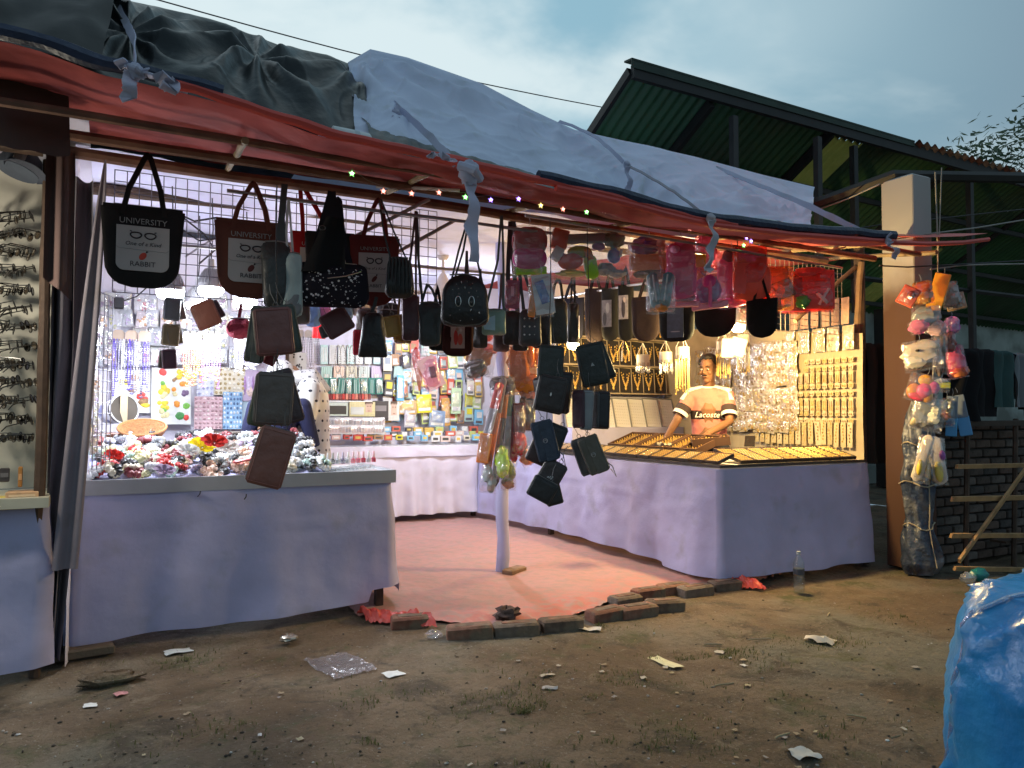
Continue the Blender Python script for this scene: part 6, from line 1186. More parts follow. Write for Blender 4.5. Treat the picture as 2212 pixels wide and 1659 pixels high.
# baskets, bowl, bucket
def basket(label, px, py, z, r_, h, c, sx=1.35, tilt=0, nm='woven_basket', flare=.75, v_=None):
    P = PV(px, py, v_) if v_ else PZ(px, py, z); T = thing(nm, label, 'basket', P, (R(tilt), 0, R(-10)))
    q = MB(); q.lathe([(0, 0), (r_*flare, 0), (r_*.92, h*.5), (r_, h)], n=28, sx=sx); q.lathe([(r_*.97, h), (r_*.88, h*.5), (r_*(flare-.05), .01), (0, .01)], n=28, sx=sx); q.build('bowl', mat('wicker_'+sk(c), c, .6, var=.3, vs=40, bump=1., bs=90), T)
    for k in range(5): q = MB(); zz_ = h*(.1+.2*k); rr = r_*(flare+(1-flare)*(zz_/h)**.7)+.002; q.tube([(math.cos(a)*rr*sx, math.sin(a)*rr, zz_) for a in [i*2*math.pi/28 for i in range(28)]], .005, 5, closed=True); q.build('woven_band', mat('wicker_'+sk(c), c), T)
    q = MB(); q.tube([(math.cos(a)*r_*sx, math.sin(a)*r_, h) for a in [i*2*math.pi/28 for i in range(28)]], .008, 6, closed=True); q.build('rim', mat('wicker_rim_'+sk(c), tuple(k*.8 for k in c), .5, var=.2), T); return T
basket('orange woven basket tipped towards the front behind the scrunchies', 308, 940, 1.1, .11, .06, (.48, .22, .08), tilt=28, v_=5.72)
basket('dark brown oval bowl at the back of the front counter', 500, 962, 1.1, .15, .09, (.07, .045, .03), v_=5.78, flare=.6, nm='wooden_bowl'); basket('low reddish wooden tray beside the curtain', 222, 950, 1.1, .11, .04, (.22, .09, .06), v_=5.75, nm='wooden_tray')
T = thing('plastic_bucket', 'white and blue plastic bucket lying on its side below the wall goods', 'bucket', PV(252, 888, 5.95), (R(82), 0, R(28)))
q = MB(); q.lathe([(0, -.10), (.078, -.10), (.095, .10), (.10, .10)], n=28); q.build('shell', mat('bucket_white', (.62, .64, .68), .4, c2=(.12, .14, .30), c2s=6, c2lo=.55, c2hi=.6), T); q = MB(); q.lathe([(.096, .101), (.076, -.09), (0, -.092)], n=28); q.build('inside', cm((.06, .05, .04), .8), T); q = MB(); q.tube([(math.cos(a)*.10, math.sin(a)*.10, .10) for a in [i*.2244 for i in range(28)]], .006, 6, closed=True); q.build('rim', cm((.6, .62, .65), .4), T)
q = MB(); a = PV(268, 860, 5.85); q.box((0, 0, -.14), (.045, .012, .34)); o = q.build('wood_slat', mat('pale_wood', (.52, .42, .28), .7, var=.15)); o.location = a; tag(o, 'pale upright wooden slat in front of the bucket', 'slat')
# ---------------------------------------------------------------- boards and packs on the back wall behind the front counter
def sheet(label, x0, x1, y0, y1, v_, c, blobs, name='sticker_board', th=.006, frame_=None, group=None, cat='sticker sheet'):
    a, b_ = PV(x0, y1, v_), PV(x1, y0, v_); w, h = b_.x-a.x, b_.z-a.z; T = thing(name, label, cat, (a.x+w/2, v_, a.z), (R(-2), 0, 0), group)
    q = MB(); q.box((0, 0, h/2), (w, th, h)); bd = q.build('board', cm(c, .6, var=.03), T)
    for x, z, rx, rz_, cc, nm in blobs: q = MB(); q.ell((x*w, -th/2-.002, z*h), (rx*w, .003, rz_*h), 10, 6, jit=.06 if nm == 'fruit_print' else 0); q.build(nm, cm(cc, .5, var=.3, vs=60), T)
    return T, w, h
def frb(x, z, r_, c, n=1, sp=.05):
    return [(x+rg.uniform(-sp, sp), z+rg.uniform(-sp, sp)*.6, r_*rg.uniform(.8, 1.1), r_*.62*rg.uniform(.8, 1.1), c, 'fruit_print') for _ in range(n)]
RDF, YLF, ORF, GNF, PUF, BRF, CRF = (.60, .05, .04), (.75, .55, .04), (.72, .26, .03), (.16, .42, .06), (.16, .10, .20), (.32, .18, .08), (.70, .62, .34)
fr_ = frb(-.28, .9, .10, RDF, 1)+frb(-.16, .89, .09, RDF, 1)+frb(.25, .88, .07, YLF, 9, .10)+frb(.33, .73, .08, ORF, 3, .06)+frb(-.22, .72, .07, GNF, 2, .03)+frb(-.22, .62, .09, YLF, 3, .10)+frb(-.2, .53, .08, CRF, 4, .10)+frb(.08, .63, .06, ORF, 2, .03)+frb(.09, .55, .06, CRF, 2, .04)+frb(.34, .55, .06, PUF, 6, .06)+frb(-.2, .36, .06, YLF, 8, .11)+frb(-.15, .2, .08, CRF, 5, .1)+frb(-.2, .24, .06, GNF, 2, .08)+frb(.12, .36, .08, ORF, 3, .04)+frb(.36, .33, .09, GNF, 2, .03)+frb(.22, .15, .14, (.06, .26, .07), 1, 0)+frb(.38, .12, .09, RDF, 1, .0)+frb(.08, .8, .05, BRF, 2, .03)
sheet('white sticker board covered with bright fruit pictures', 326, 414, 796, 917, 6.58, (.72, .73, .70), fr_)
sheet('white sticker board with a lemon, coconut and fruit basket behind the bucket', 240, 328, 800, 892, 6.62, (.70, .71, .70), frb(-.2, .7, .16, YLF, 1, 0)+frb(-.1, .55, .10, (.66, .66, .6), 3, .1)+frb(.05, .82, .12, BRF, 1, 0)+frb(.05, .55, .10, BRF, 5, .12)+frb(.3, .4, .09, RDF, 4, .1)+frb(.32, .2, .1, YLF, 2, .05)+frb(.28, .3, .12, BRF, 3, .1))
sheet('white sticker board with a pale green leaf higher up', 305, 405, 690, 790, 6.64, (.70, .72, .72), frb(.05, .6, .1, (.5, .64, .3), 2, .05)+frb(.38, .5, .08, (.45, .62, .25), 2, .04)+frb(-.3, .3, .1, (.62, .62, .6), 3, .1))
def icons(nx, nz_, c, c2): return [((i+.5)/nx-.5+rg.uniform(-.01, .01), (j+.5)/nz_, .34/nx, .32/nz_, c if rg.random() < .6 else c2, 'icon_print') for i in range(nx) for j in range(nz_)]
sheet('pink sticker sheet of small framed portraits', 419, 481, 857, 927, 6.56, (.62, .42, .46), icons(7, 8, (.42, .26, .28), (.68, .56, .56)))
sheet('light blue sticker sheet of white and navy trees', 481, 524, 847, 927, 6.57, (.28, .46, .68), icons(6, 8, (.66, .70, .74), (.10, .18, .34)))
sheet('cream sticker sheet of tiny animals', 462, 530, 795, 853, 6.60, (.60, .54, .42), icons(7, 6, (.34, .26, .12), (.62, .58, .5)))
sheet('lilac striped hair clip card beside the navy person', 524, 560, 800, 866, 6.60, (.50, .40, .56), icons(4, 1, (.34, .2, .42), (.6, .5, .66))+[(0, .3, .28, .16, (.62, .48, .44), 'label_print')])
sheet('pale blue card with a round cream label', 522, 560, 868, 920, 6.60, (.40, .52, .62), [(0, .35, .28, .22, (.64, .58, .48), 'label_print'), (0, .75, .2, .08, (.2, .26, .3), 'label_print')])
sheet('blue-white ribbon card above the blue sticker sheet', 425, 462, 795, 856, 6.59, (.56, .58, .70), icons(4, 5, (.36, .38, .54), (.68, .68, .72)))
pc = [((.70, .70, .72), 'white'), ((.60, .62, .66), 'silvery'), ((.66, .58, .60), 'pale rose'), ((.54, .58, .62), 'pale grey'), ((.62, .64, .56), 'cream')]
card_parts = []
for c, nm in pc:
    q = MB(); q.box((0, 0, 0), (.085, .003, .13)); q1 = MB(); [q1.ell((rg.uniform(-.028, .028), -.009, rg.uniform(-.04, .03)), (rg.uniform(.006, .015), .006, rg.uniform(.006, .015)), 8, 5) for _ in range(5)]; q2 = MB(); pillow(q2, .092, .14, .03, rb=.006, rt=.006, nx=6, nz=6, wr=.012, seed=c[0]*9, z0=-.07)
    card_parts.append((nm, [('card', q.mesh('card', cm(c, .6))), ('clips', q1.mesh('clips', plast(tuple(max(.03, k*rg.uniform(.3, .8)) for k in c)))), ('clear_wrap', q2.mesh('clear_wrap', CLEAR))]))
for i in range(12):
    for j in range(4):
        x, y = 212+30*i+rg.uniform(-6, 6), 655+38*j+rg.uniform(-5, 5)
        if x > 556: continue
        nm, ps = rg.choice(card_parts); inst('hair_clip_card', nm+' card of hair clips in shiny clear wrap on the back wall', 'clip card', PV(x, y, 6.6-.02*(j % 2)), (0, R(rg.uniform(-8, 8)), R(rg.uniform(-15, 15))), ps, nm+' clip cards on the back wall', (rg.uniform(.9, 1.3),)*3)
# wall left strip of torn packs beside the curtain
for j in range(9):
    nm, ps = rg.choice(card_parts); inst('hair_clip_card', nm+' clip pack hanging edge-on beside the grey curtain', 'clip card', PV(206+rg.uniform(-5, 6), 690+34*j, 5.05), (0, R(rg.uniform(-10, 10)), R(60+rg.uniform(-20, 20))), ps, 'clip packs edge-on beside the curtain', (rg.uniform(.7, 1.0),)*3)
# bead necklace bunches
def bunch(label, x0, x1, y0, y1, v_, cols_, hc, n, topc):
    a, b_ = PV(x0, y0, v_), PV(x1, y1, v_); w, h = b_.x-a.x, a.z-b_.z; T = thing('bead_necklaces', label, 'necklaces', (a.x+w/2, v_, a.z))
    for k in range(3): q = MB(); q.poly([(-w*.5+w*.34*k, -.01*k, -.075), (-w*.5+w*.34*k, -.01*k, -.02), (-w*.42+w*.34*k, -.01*k, .0), (-w*.24+w*.34*k, -.01*k, .0), (-w*.17+w*.34*k, -.01*k, -.02), (-w*.17+w*.34*k, -.01*k, -.075)], .003, (0, 1, 0)); q.build('header_card', cm(hc, .7), T)
    q = MB(); q.tube([(-w*.5, 0, .02), (0, 0, .035), (w*.5, 0, .02)], .003, 5); q.build('hanger_wire', cm((.5, .5, .5), .3, metal=.8), T)
    for i in range(n):
        c = cols_[i % len(cols_)]; q = MB(); x = -w*.48+w*.96*(i+.5)/n; L_ = h*rg.uniform(.72, 1.0)-.07; nb_ = int(L_/.016)
        for s_ in (-1, 1):
            q.tube([(x+s_*.008*math.sin(math.pi*k/nb_)**.5+.001*s_, -.012, -.07-k*.016) for k in range(nb_)]+[(x, -.012, -.07-L_)], .0012, 4)
            for k in range(nb_): q.ell((x+s_*.008*math.sin(math.pi*k/nb_)**.5+.001*s_, -.012+rg.uniform(-.004, .004), -.07-k*.016), (.0055, .0055, .007), 6, 4)
        [q.ell((x+.010*math.cos(a_), -.012, -.07-L_-.010*math.sin(a_)), (.006, .006, .006), 6, 4) for a_ in (.4, 1.1, 1.9, 2.7)]
        q.build('bead_strand', mat('bead_'+sk(c), c, .15, coat=.5, var=.1), T)
        if topc and rg.random() < .8: q = MB(); [q.ell((x+rg.uniform(-.012, .012), -.016, -.07-L_*.72-rg.uniform(0, .06)), (.009, .008, .009), 7, 5) for _ in range(4)]; q.build('charm', mat('bead_'+sk(topc), topc, .2, coat=.5, var=.1), T)
bunch('bunch of violet and black bead necklaces on kraft header cards', 242, 322, 712, 862, 6.15, [(.10, .06, .45), (.16, .14, .30), (.40, .40, .46), (.55, .56, .60), (.08, .07, .14)], (.34, .26, .20), 12, None)
bunch('bunch of copper and gold bead necklaces with yellow charms', 396, 436, 716, 836, 6.1, [(.50, .20, .12), (.62, .38, .18), (.55, .26, .2)], (.36, .32, .26), 7, (.72, .48, .10))
bunch('bunch of lilac bead necklaces with gold charms', 436, 474, 716, 840, 6.08, [(.40, .22, .50), (.56, .50, .66), (.46, .34, .58)], (.36, .32, .26), 7, (.70, .50, .16))
bunch('bunch of pearl white bead necklaces near the pink plush purse', 506, 558, 728, 806, 6.15, [(.68, .68, .74), (.55, .52, .66)], (.6, .6, .62), 9, None)
# ---------------------------------------------------------------- goods on the far wall and far counter
VW = 9.18
def blk_pack(name, label, cat, x, y, wpx, hpx, v_, c, inner=None, fm_=None, tilt=0, group=None, t=.02, band=None):
    P = PV(x, y, v_); s = (P-C0).dot(fwd)/F; w, h = wpx*s, hpx*s; T = thing(name, label, cat, P, (0, R(tilt), R(rg.uniform(-10, 6))), group)
    q = MB(); q.bbox((0, 0, 0), (w, t, h), .003); q.build('pack', cm(c, .5, var=.1, vs=50), T)
    for x_, z_, a_, b2, cc in inner or []: q = MB(); q.box((x_*w, -t/2-.0015, z_*h), (a_*w, .003, b2*h)); q.build('printed_patch', cm(cc, .5), T)
    if fm_: q = MB(); pillow(q, w*1.04, h*1.03, t*1.6, rb=.004, rt=.004, nx=5, nz=5, wr=.008, z0=-h*.515, seed=x); q.build('clear_wrap', fm_, T)
    return T
for i in range(5):   # comb/brush cards with pale ovals
    c = [(.36, .52, .46), (.62, .46, .36), (.52, .50, .38), (.46, .52, .48), (.46, .38, .50)][i]; blk_pack('brush_card', ['mint', 'peach', 'sand', 'pale green', 'lilac'][i]+' brush card with a round white label on the far wall', 'brush card', 705+27*i, 812, 24, 42, VW, c, [(k*.2-.4, .1, .08, .7, tuple(min(1, q_*1.35) for q_ in c)) for k in range(5)]+[(0, -.05, .5, .28, (.68, .66, .6))])
for i in range(7): blk_pack('comb_card', 'mint and white comb card in the upper row of the far wall', 'comb card', 700+19*i, 766, 16, 42, VW, [(.40, .58, .54), (.62, .64, .62), (.56, .60, .56)][i % 3], [(k*.22-.33, 0, .1, .75, (.66, .66, .64)) for k in range(4)], group='upper comb cards on the far wall')
for i in range(8): blk_pack('pencil_pack', 'dark green pack of white-tipped pencils on the far wall', 'pencil pack', 704+16.5*i, 834, 15, 36, VW-.03, (.03, .20, .16), [(k*.25-.36, -.02, .09, .8, (.40, .50, .46) if (k+i) % 3 else (.02, .12, .10)) for k in range(4)], CLEAR if i % 2 else None, rg.uniform(-6, 6), 'green pencil packs on the far wall')
for i in range(15): blk_pack('lipstick_box', 'small '+['red', 'coral', 'wine'][i % 3]+' lipstick box in the shelf row of the far wall', 'lipstick', 700+7*i, 857, 6, 13, VW-.05, [(.50, .05, .04), (.58, .20, .14), (.20, .03, .03)][i % 3], group=['red', 'coral', 'wine'][i % 3]+' lipstick boxes in the shelf row')
q = MB(); a, b_ = PV(696, 866, VW-.05), PV(806, 868, VW-.05); q.box((0, .03, 0), (b_.x-a.x, .12, .015)); o = q.build('wall_shelf', white_l); o.location = (a+b_)/2; tag(o, 'thin white shelf under the row of lipstick boxes', 'shelf')
# face-print boxes, palettes
FACE = [(0, .1, .5, .6, (.60, .42, .32)), (-.1, .2, .1, .06, (.10, .06, .05)), (.14, .2, .1, .06, (.10, .06, .05)), (0, -.12, .16, .06, (.45, .12, .1)), (0, .42, .6, .16, (.10, .06, .04))]
blk_pack('palette_box', 'black eyeshadow palette box with a mint edge', 'make-up box', 722, 884, 60, 30, VW-.1, (.50, .58, .52), [(0, -.05, .86, .6, (.02, .02, .022))], t=.04)
blk_pack('palette_box', 'yellow-topped box with a model face print', 'make-up box', 782, 884, 56, 32, VW-.12, (.62, .56, .30), [(-.2, -.1, .5, .5, (.58, .60, .56))]+[(x*.4+.25, z, a_*.5, b2, c) for x, z, a_, b2, c in FACE], t=.04)
blk_pack('palette_box', 'black boxed palette standing beside the face-print box', 'make-up box', 822, 886, 34, 40, VW-.1, (.05, .045, .045), [(0, .1, .7, .3, (.22, .2, .2))], t=.04); blk_pack('palette_box', 'white box with a small model figure print', 'make-up box', 850, 888, 24, 42, VW-.12, (.66, .62, .56), FACE, t=.04)
for i in range(10):
    x, y = 718+24*(i % 5), 912+16*(i//5); blk_pack('clear_palette', 'clear-lidded make-up palette stacked on the far counter', 'make-up palette', x, y, 34, 20, VW-.28-.12*(i//5), [(.58, .60, .60), (.64, .62, .60), (.62, .56, .56)][i % 3], [(k*.2-.4, 0, .13, .5, rg.choice([(.40, .36, .34), (.55, .46, .44), (.3, .3, .32)])) for k in range(5)], CLEAR, rg.uniform(-5, 5), 'clear palettes on the far counter', .03)
hang = [((.20, .46, .66), 'sky blue'), ((.62, .62, .62), 'white'), ((.66, .60, .04), 'lemon yellow'), ((.36, .52, .50), 'aqua'), ((.62, .50, .46), 'blush'), ((.36, .20, .10), 'brown'), ((.60, .40, .10), 'amber'), ((.26, .30, .36), 'slate'), ((.48, .58, .22), 'lime'), ((.56, .12, .08), 'red'), ((.06, .06, .065), 'black'), ((.62, .58, .48), 'ivory')]
for i in range(11):
    for j in range(6):
        x, y = 838+19.5*i+rg.uniform(-4, 4), 752+29*j+rg.uniform(-5, 5); c, nm = rg.choice(hang)
        if 1035 < x: continue
        blk_pack('hanging_pack', nm+' packet hung on the far wall', 'packet', x, y, rg.uniform(15, 22), rg.uniform(24, 36), VW-.02-.05*(j % 2), c, [(rg.uniform(-.1, .1), rg.uniform(-.1, .2), .6, .4, rg.choice(hang)[0]), (0, -.32, .7, .16, rg.choice([(.66, .66, .66), (.1, .1, .12)]))], CLEAR if rg.random() < .45 else None, rg.uniform(-7, 7), nm+' packets on the far wall')
for x, y, w_, h_, c, lab in ((865, 838, 16, 56, (.10, .40, .66), 'long bright blue packet'), (925, 822, 30, 26, (.72, .68, .03), 'bright yellow rattle packet'), (916, 872, 34, 40, (.66, .58, .02), 'yellow cellophane gift packet'), (880, 880, 40, 30, (.55, .34, .10), 'orange-brown bottle packet'), (944, 905, 36, 36, (.20, .30, .46), 'blue bead packet'), (963, 890, 18, 60, (.50, .26, .06), 'brown and orange tall packet'), (985, 866, 22, 56, (.46, .60, .38), 'pale green box packet'), (885, 905, 26, 38, (.42, .40, .46), 'lilac-grey boxed packet')):
    blk_pack('hanging_pack', lab+' in front of the far wall goods', 'packet', x, y, w_, h_, VW-.14, c, [(0, .1, .6, .4, tuple(min(.75, k*1.3+.05) for k in c)), (0, -.3, .8, .16, (.64, .64, .62))], CLEAR, rg.uniform(-6, 6))
for i in range(44):
    x = 700+7.9*i+rg.uniform(-5, 5); row_ = i % 3; c, nm = rg.choice(hang if x > 800 else [((.50, .06, .05), 'red'), ((.25, .03, .04), 'wine'), ((.62, .60, .58), 'white'), ((.56, .40, .36), 'blush')])
    blk_pack('small_box', nm+' little cosmetics box standing on the far counter', 'box', x, 946-9*row_+rg.uniform(-2, 2), rg.uniform(12, 22), rg.uniform(9, 15), 8.72+.14*row_, c, [(0, 0, .6, .4, rg.choice([(.66, .66, .64), (.05, .05, .05), (.55, .4, .1)]))], None, 0, nm+' boxes on the far counter', .05)
# long hung goods in front: pearl necklaces, white bunch, red box
T = thing('pearl_necklaces', 'loops of grey pearl necklaces hanging before the comb cards', 'necklaces', PV(752, 700, 7.6))
for k in range(6):
    q = MB(); x0 = -.10+.045*k; L_ = .28+.05*(k % 3); n = 40
    for i in range(n): a = i/n*2*math.pi; q.ell((x0+.03*math.cos(a), -.01*k, -.22-L_*.5+L_*.5*math.sin(a)), (.0065,)*3, 6, 4)
    q.build('pearl_strand', mat('pearl_grey', (.46, .47, .46), .2, coat=.5, var=.1), T)
wallet('bright red box hanging behind the askew burgundy purse', 690, 716, 26, 28, 5.6, (.55, .01, .012), 4, zipside=False)
wallet('red and white fluffy keyring purse beside the black fringed pouch', 776, 740, 24, 50, 4.7, (.45, .02, .05), 0, mt=mat('plush_red', (.45, .02, .05), .95, var=.3, bump=1, bs=60)); pack('orange comb set on a red card in front of the far goods', 888, 924, 752, 840, 6.6, CLEAR, [(-.2, .25, .4, .5, (.60, .04, .03), 'ball'), (.0, -.2, .5, .6, (.66, .20, .08), 'fan')]); pack('pink packet with a dark print in front of the far goods', 912, 950, 770, 840, 6.5, CLEARP, [(0, 0, .85, .85, (.60, .42, .46), 'card', -12), (.1, 0, .3, .3, (.08, .08, .1), 'card', 0, -.1)], tilt=-14)
bunch('bunch of silver bead necklaces behind the dotted tunic', 640, 690, 712, 800, 7.2, [(.64, .66, .70), (.52, .56, .60), (.3, .3, .36)], (.56, .54, .52), 9, None)
T = sheet('white cloth panel with black dots and green leaves behind the customer', 575, 662, 762, 836, 6.9, (.66, .68, .68), [(rg.uniform(-.45, .45), rg.uniform(.4, .95), .022, .03, (.04, .04, .05), 'dot_print') for _ in range(40)]+[(rg.uniform(-.4, .4), rg.uniform(.05, .35), .06, .07, rg.choice([(.10, .50, .22), (.20, .60, .50)]), 'leaf_print') for _ in range(30)], name='printed_scarf', cat='scarf')
# ---------------------------------------------------------------- jewellery booth
gold = mat('gold', (.78, .52, .15), .32, metal=.45, var=.15, vs=60); velvet = mat('black_velvet', (.022, .018, .018), .9, var=.2, sheen=.4); edgem = mat('tray_edge', (.46, .38, .26), .5, var=.1)
def neck_parts(k):
    r0 = random.Random(k); q = MB(); q.box((0, 0, .11), (.15, .012, .22)); e = MB(); [e.box((x, -.002, .11), (.008, .02, .224)) for x in (-.077, .077)]; e.box((0, -.002, .224), (.162, .02, .008)); g = MB(); n = 15
    for i in range(n):
        t_ = i/(n-1)*2-1; x = t_*.05; z = .065+.11*abs(t_)**1.5; g.ell((x, -.013, z), (.0075+.004*(1-abs(t_)), .006, .009+.006*(1-abs(t_))), 6, 4)
        if abs(t_) < .75: g.ell((x, -.014, z-.018), (.005, .004, .008), 5, 4)
    g.ell((0, -.015, .035), (.013, .006, .018), 8, 5)
    for sx in (-1, 1): g.ell((sx*.022, -.012, .155+.01*r0.random()), (.006, .005, .010), 6, 4); g.ell((sx*.022, -.012, .135), (.008, .005, .008), 6, 4)
    return [('board', q.mesh('board', velvet)), ('edge_frame', e.mesh('edge_frame', edgem)), ('necklace', g.mesh('necklace', gold))]
NPs = [neck_parts(k) for k in range(3)]
for r_, (y0, z_) in enumerate(((1, 1.86), (0, 1.55), (2, 2.17))):
    for i in range(9): inst('necklace_board', ['lower', 'middle', 'upper'][(1, 0, 2)[r_]]+'-row black velvet board holding a gold collar necklace', 'necklace display', (4.36+.168*i+rg.uniform(-.006, .006), 7.02, z_), (R(-12), R(4), R(-8)), NPs[(i+r_) % 3], ['lower', 'middle', 'upper'][(1, 0, 2)[r_]]+' row of necklace boards', (1.03, 1, 1.28))
for z_ in (1.535, 1.845, 2.155): q = MB(); q.box((5.06, 7.03, z_), (1.54, .14, .014)); tag(q.build('wall_shelf', edgem), 'narrow gilt shelf carrying the '+{1.535: 'lowest', 1.845: 'second', 2.155: 'highest'}[z_]+' row of necklace boards', 'shelf')
q = MB(); q.box((0, 0, .17), (.19, .012, .34)); e = MB(); [e.box((x, -.003, .17), (.012, .022, .345)) for x in (-.097, .097)]; e.box((0, -.003, .344), (.2, .022, .01)); p_ = MB(); [p_.ell((-.07+.028*i, -.009, .04+.035*j), (.008, .004, .006), 5, 4) for i in range(6) for j in range(8)]
WT = [('board', q.mesh('board', mat('tray_white', (.66, .66, .66), .45, var=.05))), ('edge_frame', e.mesh('edge_frame', mat('tray_grey_edge', (.20, .21, .22), .5))), ('studs', p_.mesh('studs', mat('silver', (.6, .6, .6), .3, metal=.7, var=.1)))]
for i in range(7): inst('white_tray', 'white leaning tray of silver studs under the necklace boards', 'jewellery tray', (4.42+.213*i, 6.86, 1.16), (R(-24), R(3), R(-8)), WT, 'white trays leaning in a row')
q = MB(); q.box((5.06, 6.92, 1.06), (1.5, .36, .2)); tag(q.build('display_step', LILAC), 'cloth-covered step under the white leaning trays', 'display stand')
# ring trays on the inner leg
q = MB(); q.box((0, 0, .012), (.30, .17, .012)); 
for a_, b2, c_, d_ in ((0, .085, .31, .012), (0, -.085, .31, .012), (.15, 0, .012, .182), (-.15, 0, .012, .182)): q.box((a_, b2, .025), (c_, d_, .05))
g = MB()
for i in range(9):
    for j in range(5): x, y = -.125+.031*i+rg.uniform(-.004, .004), -.062+.031*j; g.tube([(x+.009*math.cos(a_), y, .024+.010*math.sin(a_)) for a_ in [k*.785 for k in range(8)]], .0028, 5, closed=True); g.ell((x, y, .038), (.005, .005, .005), 5, 4)
RT = [('tray', q.mesh('tray', mat('tray_brown', (.09, .045, .025), .5, var=.2))), ('rings', g.mesh('rings', gold))]
for i in range(6): inst('ring_tray', 'dark brown wooden tray of gold rings on the jewellery counter', 'jewellery tray', (4.50+.02*(i % 2), 4.98+.215*i, 1.02), (R(0), R(-20), R(rg.uniform(-3, 3))), RT, 'ring trays in a row', (1.05, 1.15, 1.15))
q = MB(); q.box((4.50, 5.5, .955), (.30, 1.34, .06)); tag(q.build('display_step', velvet), 'black velvet step under the ring trays', 'display stand')
T = inst('ring_tray', 'last brown ring tray by the seller, turned towards him', 'jewellery tray', tuple(PV(1535, 962, 4.98)), (R(4), R(-6), R(-38)), RT, None, (1.0, 1.2, 1.5))
# flat glass-topped boxes along the edge
q = MB(); q.box((0, 0, .010), (.15, .24, .018)); e = MB(); [e.box((x, 0, .013), (.008, .25, .026)) for x in (-.08, .08)]; [e.box((0, y, .013), (.15, .008, .026)) for y in (-.12, .12)]; g = MB()
for i in range(5):
    for j in range(7): g.ell((-.055+.0275*i, -.09+.03*j, .0225), (.009, .010, .006), 6, 4)
gl_ = MB(); gl_.box((0, 0, .031), (.148, .23, .0015))
GB = lambda lin: [('tray', q.mesh('tray', lin)), ('edge_frame', e.mesh('edge_frame', mat('box_dark', (.05, .035, .03), .4))), ('brooches', g.mesh('brooches', gold)), ('glass_lid', gl_.mesh('glass_lid', film('glass_lid', (.97, .97, .95), .12, .03, .0)))]
GBs = [GB(mat('lining_cream', (.60, .50, .32), .8, var=.1)), GB(mat('lining_brown', (.40, .27, .14), .8, var=.1)), GB(mat('lining_pale', (.62, .58, .50), .8, var=.1))]
for i in range(15): inst('jewellery_box', 'flat glass-lidded box of gold pieces along the counter side facing the entrance', 'jewellery box', (4.255, 4.52+.172*i, .952), (R(-20), 0, R(90+rg.uniform(-2, 2))), GBs[i % 3], 'glass-lidded boxes facing the entrance', (1., .68, 1))
for i in range(8): inst('jewellery_box', 'flat glass-lidded box of gold pieces along the counter end facing the street', 'jewellery box', (4.47+.168*i, 4.58, .965), (R(15), 0, R(rg.uniform(-2, 2))), GBs[(i+1) % 3], 'glass-lidded boxes facing the street', (1, 1.3, 1))
q = MB(); q.grid(lambda a, b_: (.15*(a-.5)*(1+.3*nz3(b_*3, 1)), .11*(b_-.5), .02+.035*abs(nz3(a*3, b_*3))+.02*math.sin(a*9+b_*4)*.5), 16, 12); o = q.build('polishing_cloth', canv((.30, .28, .22)), None, ang=180); o.location = PV(1432, 962, 4.98)+Vector((0, 0, -.02)); tag(o, 'crumpled grey polishing cloth under the seller\'s hand', 'cloth')
T = thing('phone_stand', 'black phone on a folding stand beside the ring tray', 'phone stand', PV(1620, 965, 4.98), (0, 0, R(-50))); q = MB(); q.bbox((0, 0, .05), (.09, .008, .14), .004, Matrix.Rotation(R(-50), 3, 'X')); q.build('phone', cm((.02, .02, .022), .2), T); q = MB(); q.tube([(.03, .03, .06), (.035, .06, 0)], .005, 6); q.tube([(-.03, .03, .06), (-.035, .06, 0)], .005, 6); q.build('stand', cm((.04, .04, .04), .4), T)
# hanging drum displays with long gold chain earrings
def drum(label, x, y, v_, r_=.06, h=.1, gl=.24, gcol=gold):
    P = PV(x, y, v_); T = thing('earring_drum', label, 'earring display', P)
    q = MB(); q.lathe([(r_, -h/2), (r_*1.02, -h/2+.008), (r_, h/2-.008), (r_*1.03, h/2), (0, h/2)], n=22); q.build('drum', mat('drum_white', (.70, .66, .58), .5, var=.06), T)
    for k in range(3): a_ = k*2.1; q = MB(); q.tube([(math.cos(a_)*r_, math.sin(a_)*r_, h/2), (0, 0, h/2+.11)], .003, 5); q.build('hanger', cm((.7, .66, .58), .6), T)
    for k in range(8): a_ = k*math.pi/4+.2; q = MB(); q.poly([(math.cos(a_)*(r_+.004)+dx*-math.sin(a_), math.sin(a_)*(r_+.004)+dx*math.cos(a_), z) for dx, z in ((-.012, -h*.25), (.012, -h*.25), (.016, -h*.6), (-.016, -h*.6))], .002, (math.cos(a_), math.sin(a_), 0)); q.build('tag', cm((.40, .34, .28), .7), T)
    for k in range(16):
        a_ = k*math.pi/8; L_ = gl*rg.uniform(.75, 1.05); q = MB(); x_, y_ = math.cos(a_)*r_, math.sin(a_)*r_; q.tube([(x_, y_, -h/2), (x_+rg.uniform(-.006, .006), y_, -h/2-L_*.6), (x_+rg.uniform(-.01, .01), y_, -h/2-L_)], .0028, 5); q.ell((x_, y_, -h/2-L_), (.006, .006, .010), 6, 4); q.build('chain', gcol, T)
sil = mat('silver_chain', (.55, .53, .48), .3, metal=.6, var=.1)
drum('white drum display with pleated skirt and short chains, nearest the necklace wall', 1389, 778, 5.7, gl=.06, gcol=sil); drum('cream drum display hung beside the pleated one', 1438, 772, 5.6, gl=.10, gcol=sil); drum('white drum display with a curtain of gold chains left of the seller\'s face', 1474, 762, 5.2, gl=.30); drum('white drum display with gold chains beside the seller\'s ear', 1562, 750, 5.15, gl=.22); drum('warm yellow drum display with two dark tags by the earring wall', 1606, 735, 5.3, gl=.25, r_=.055)
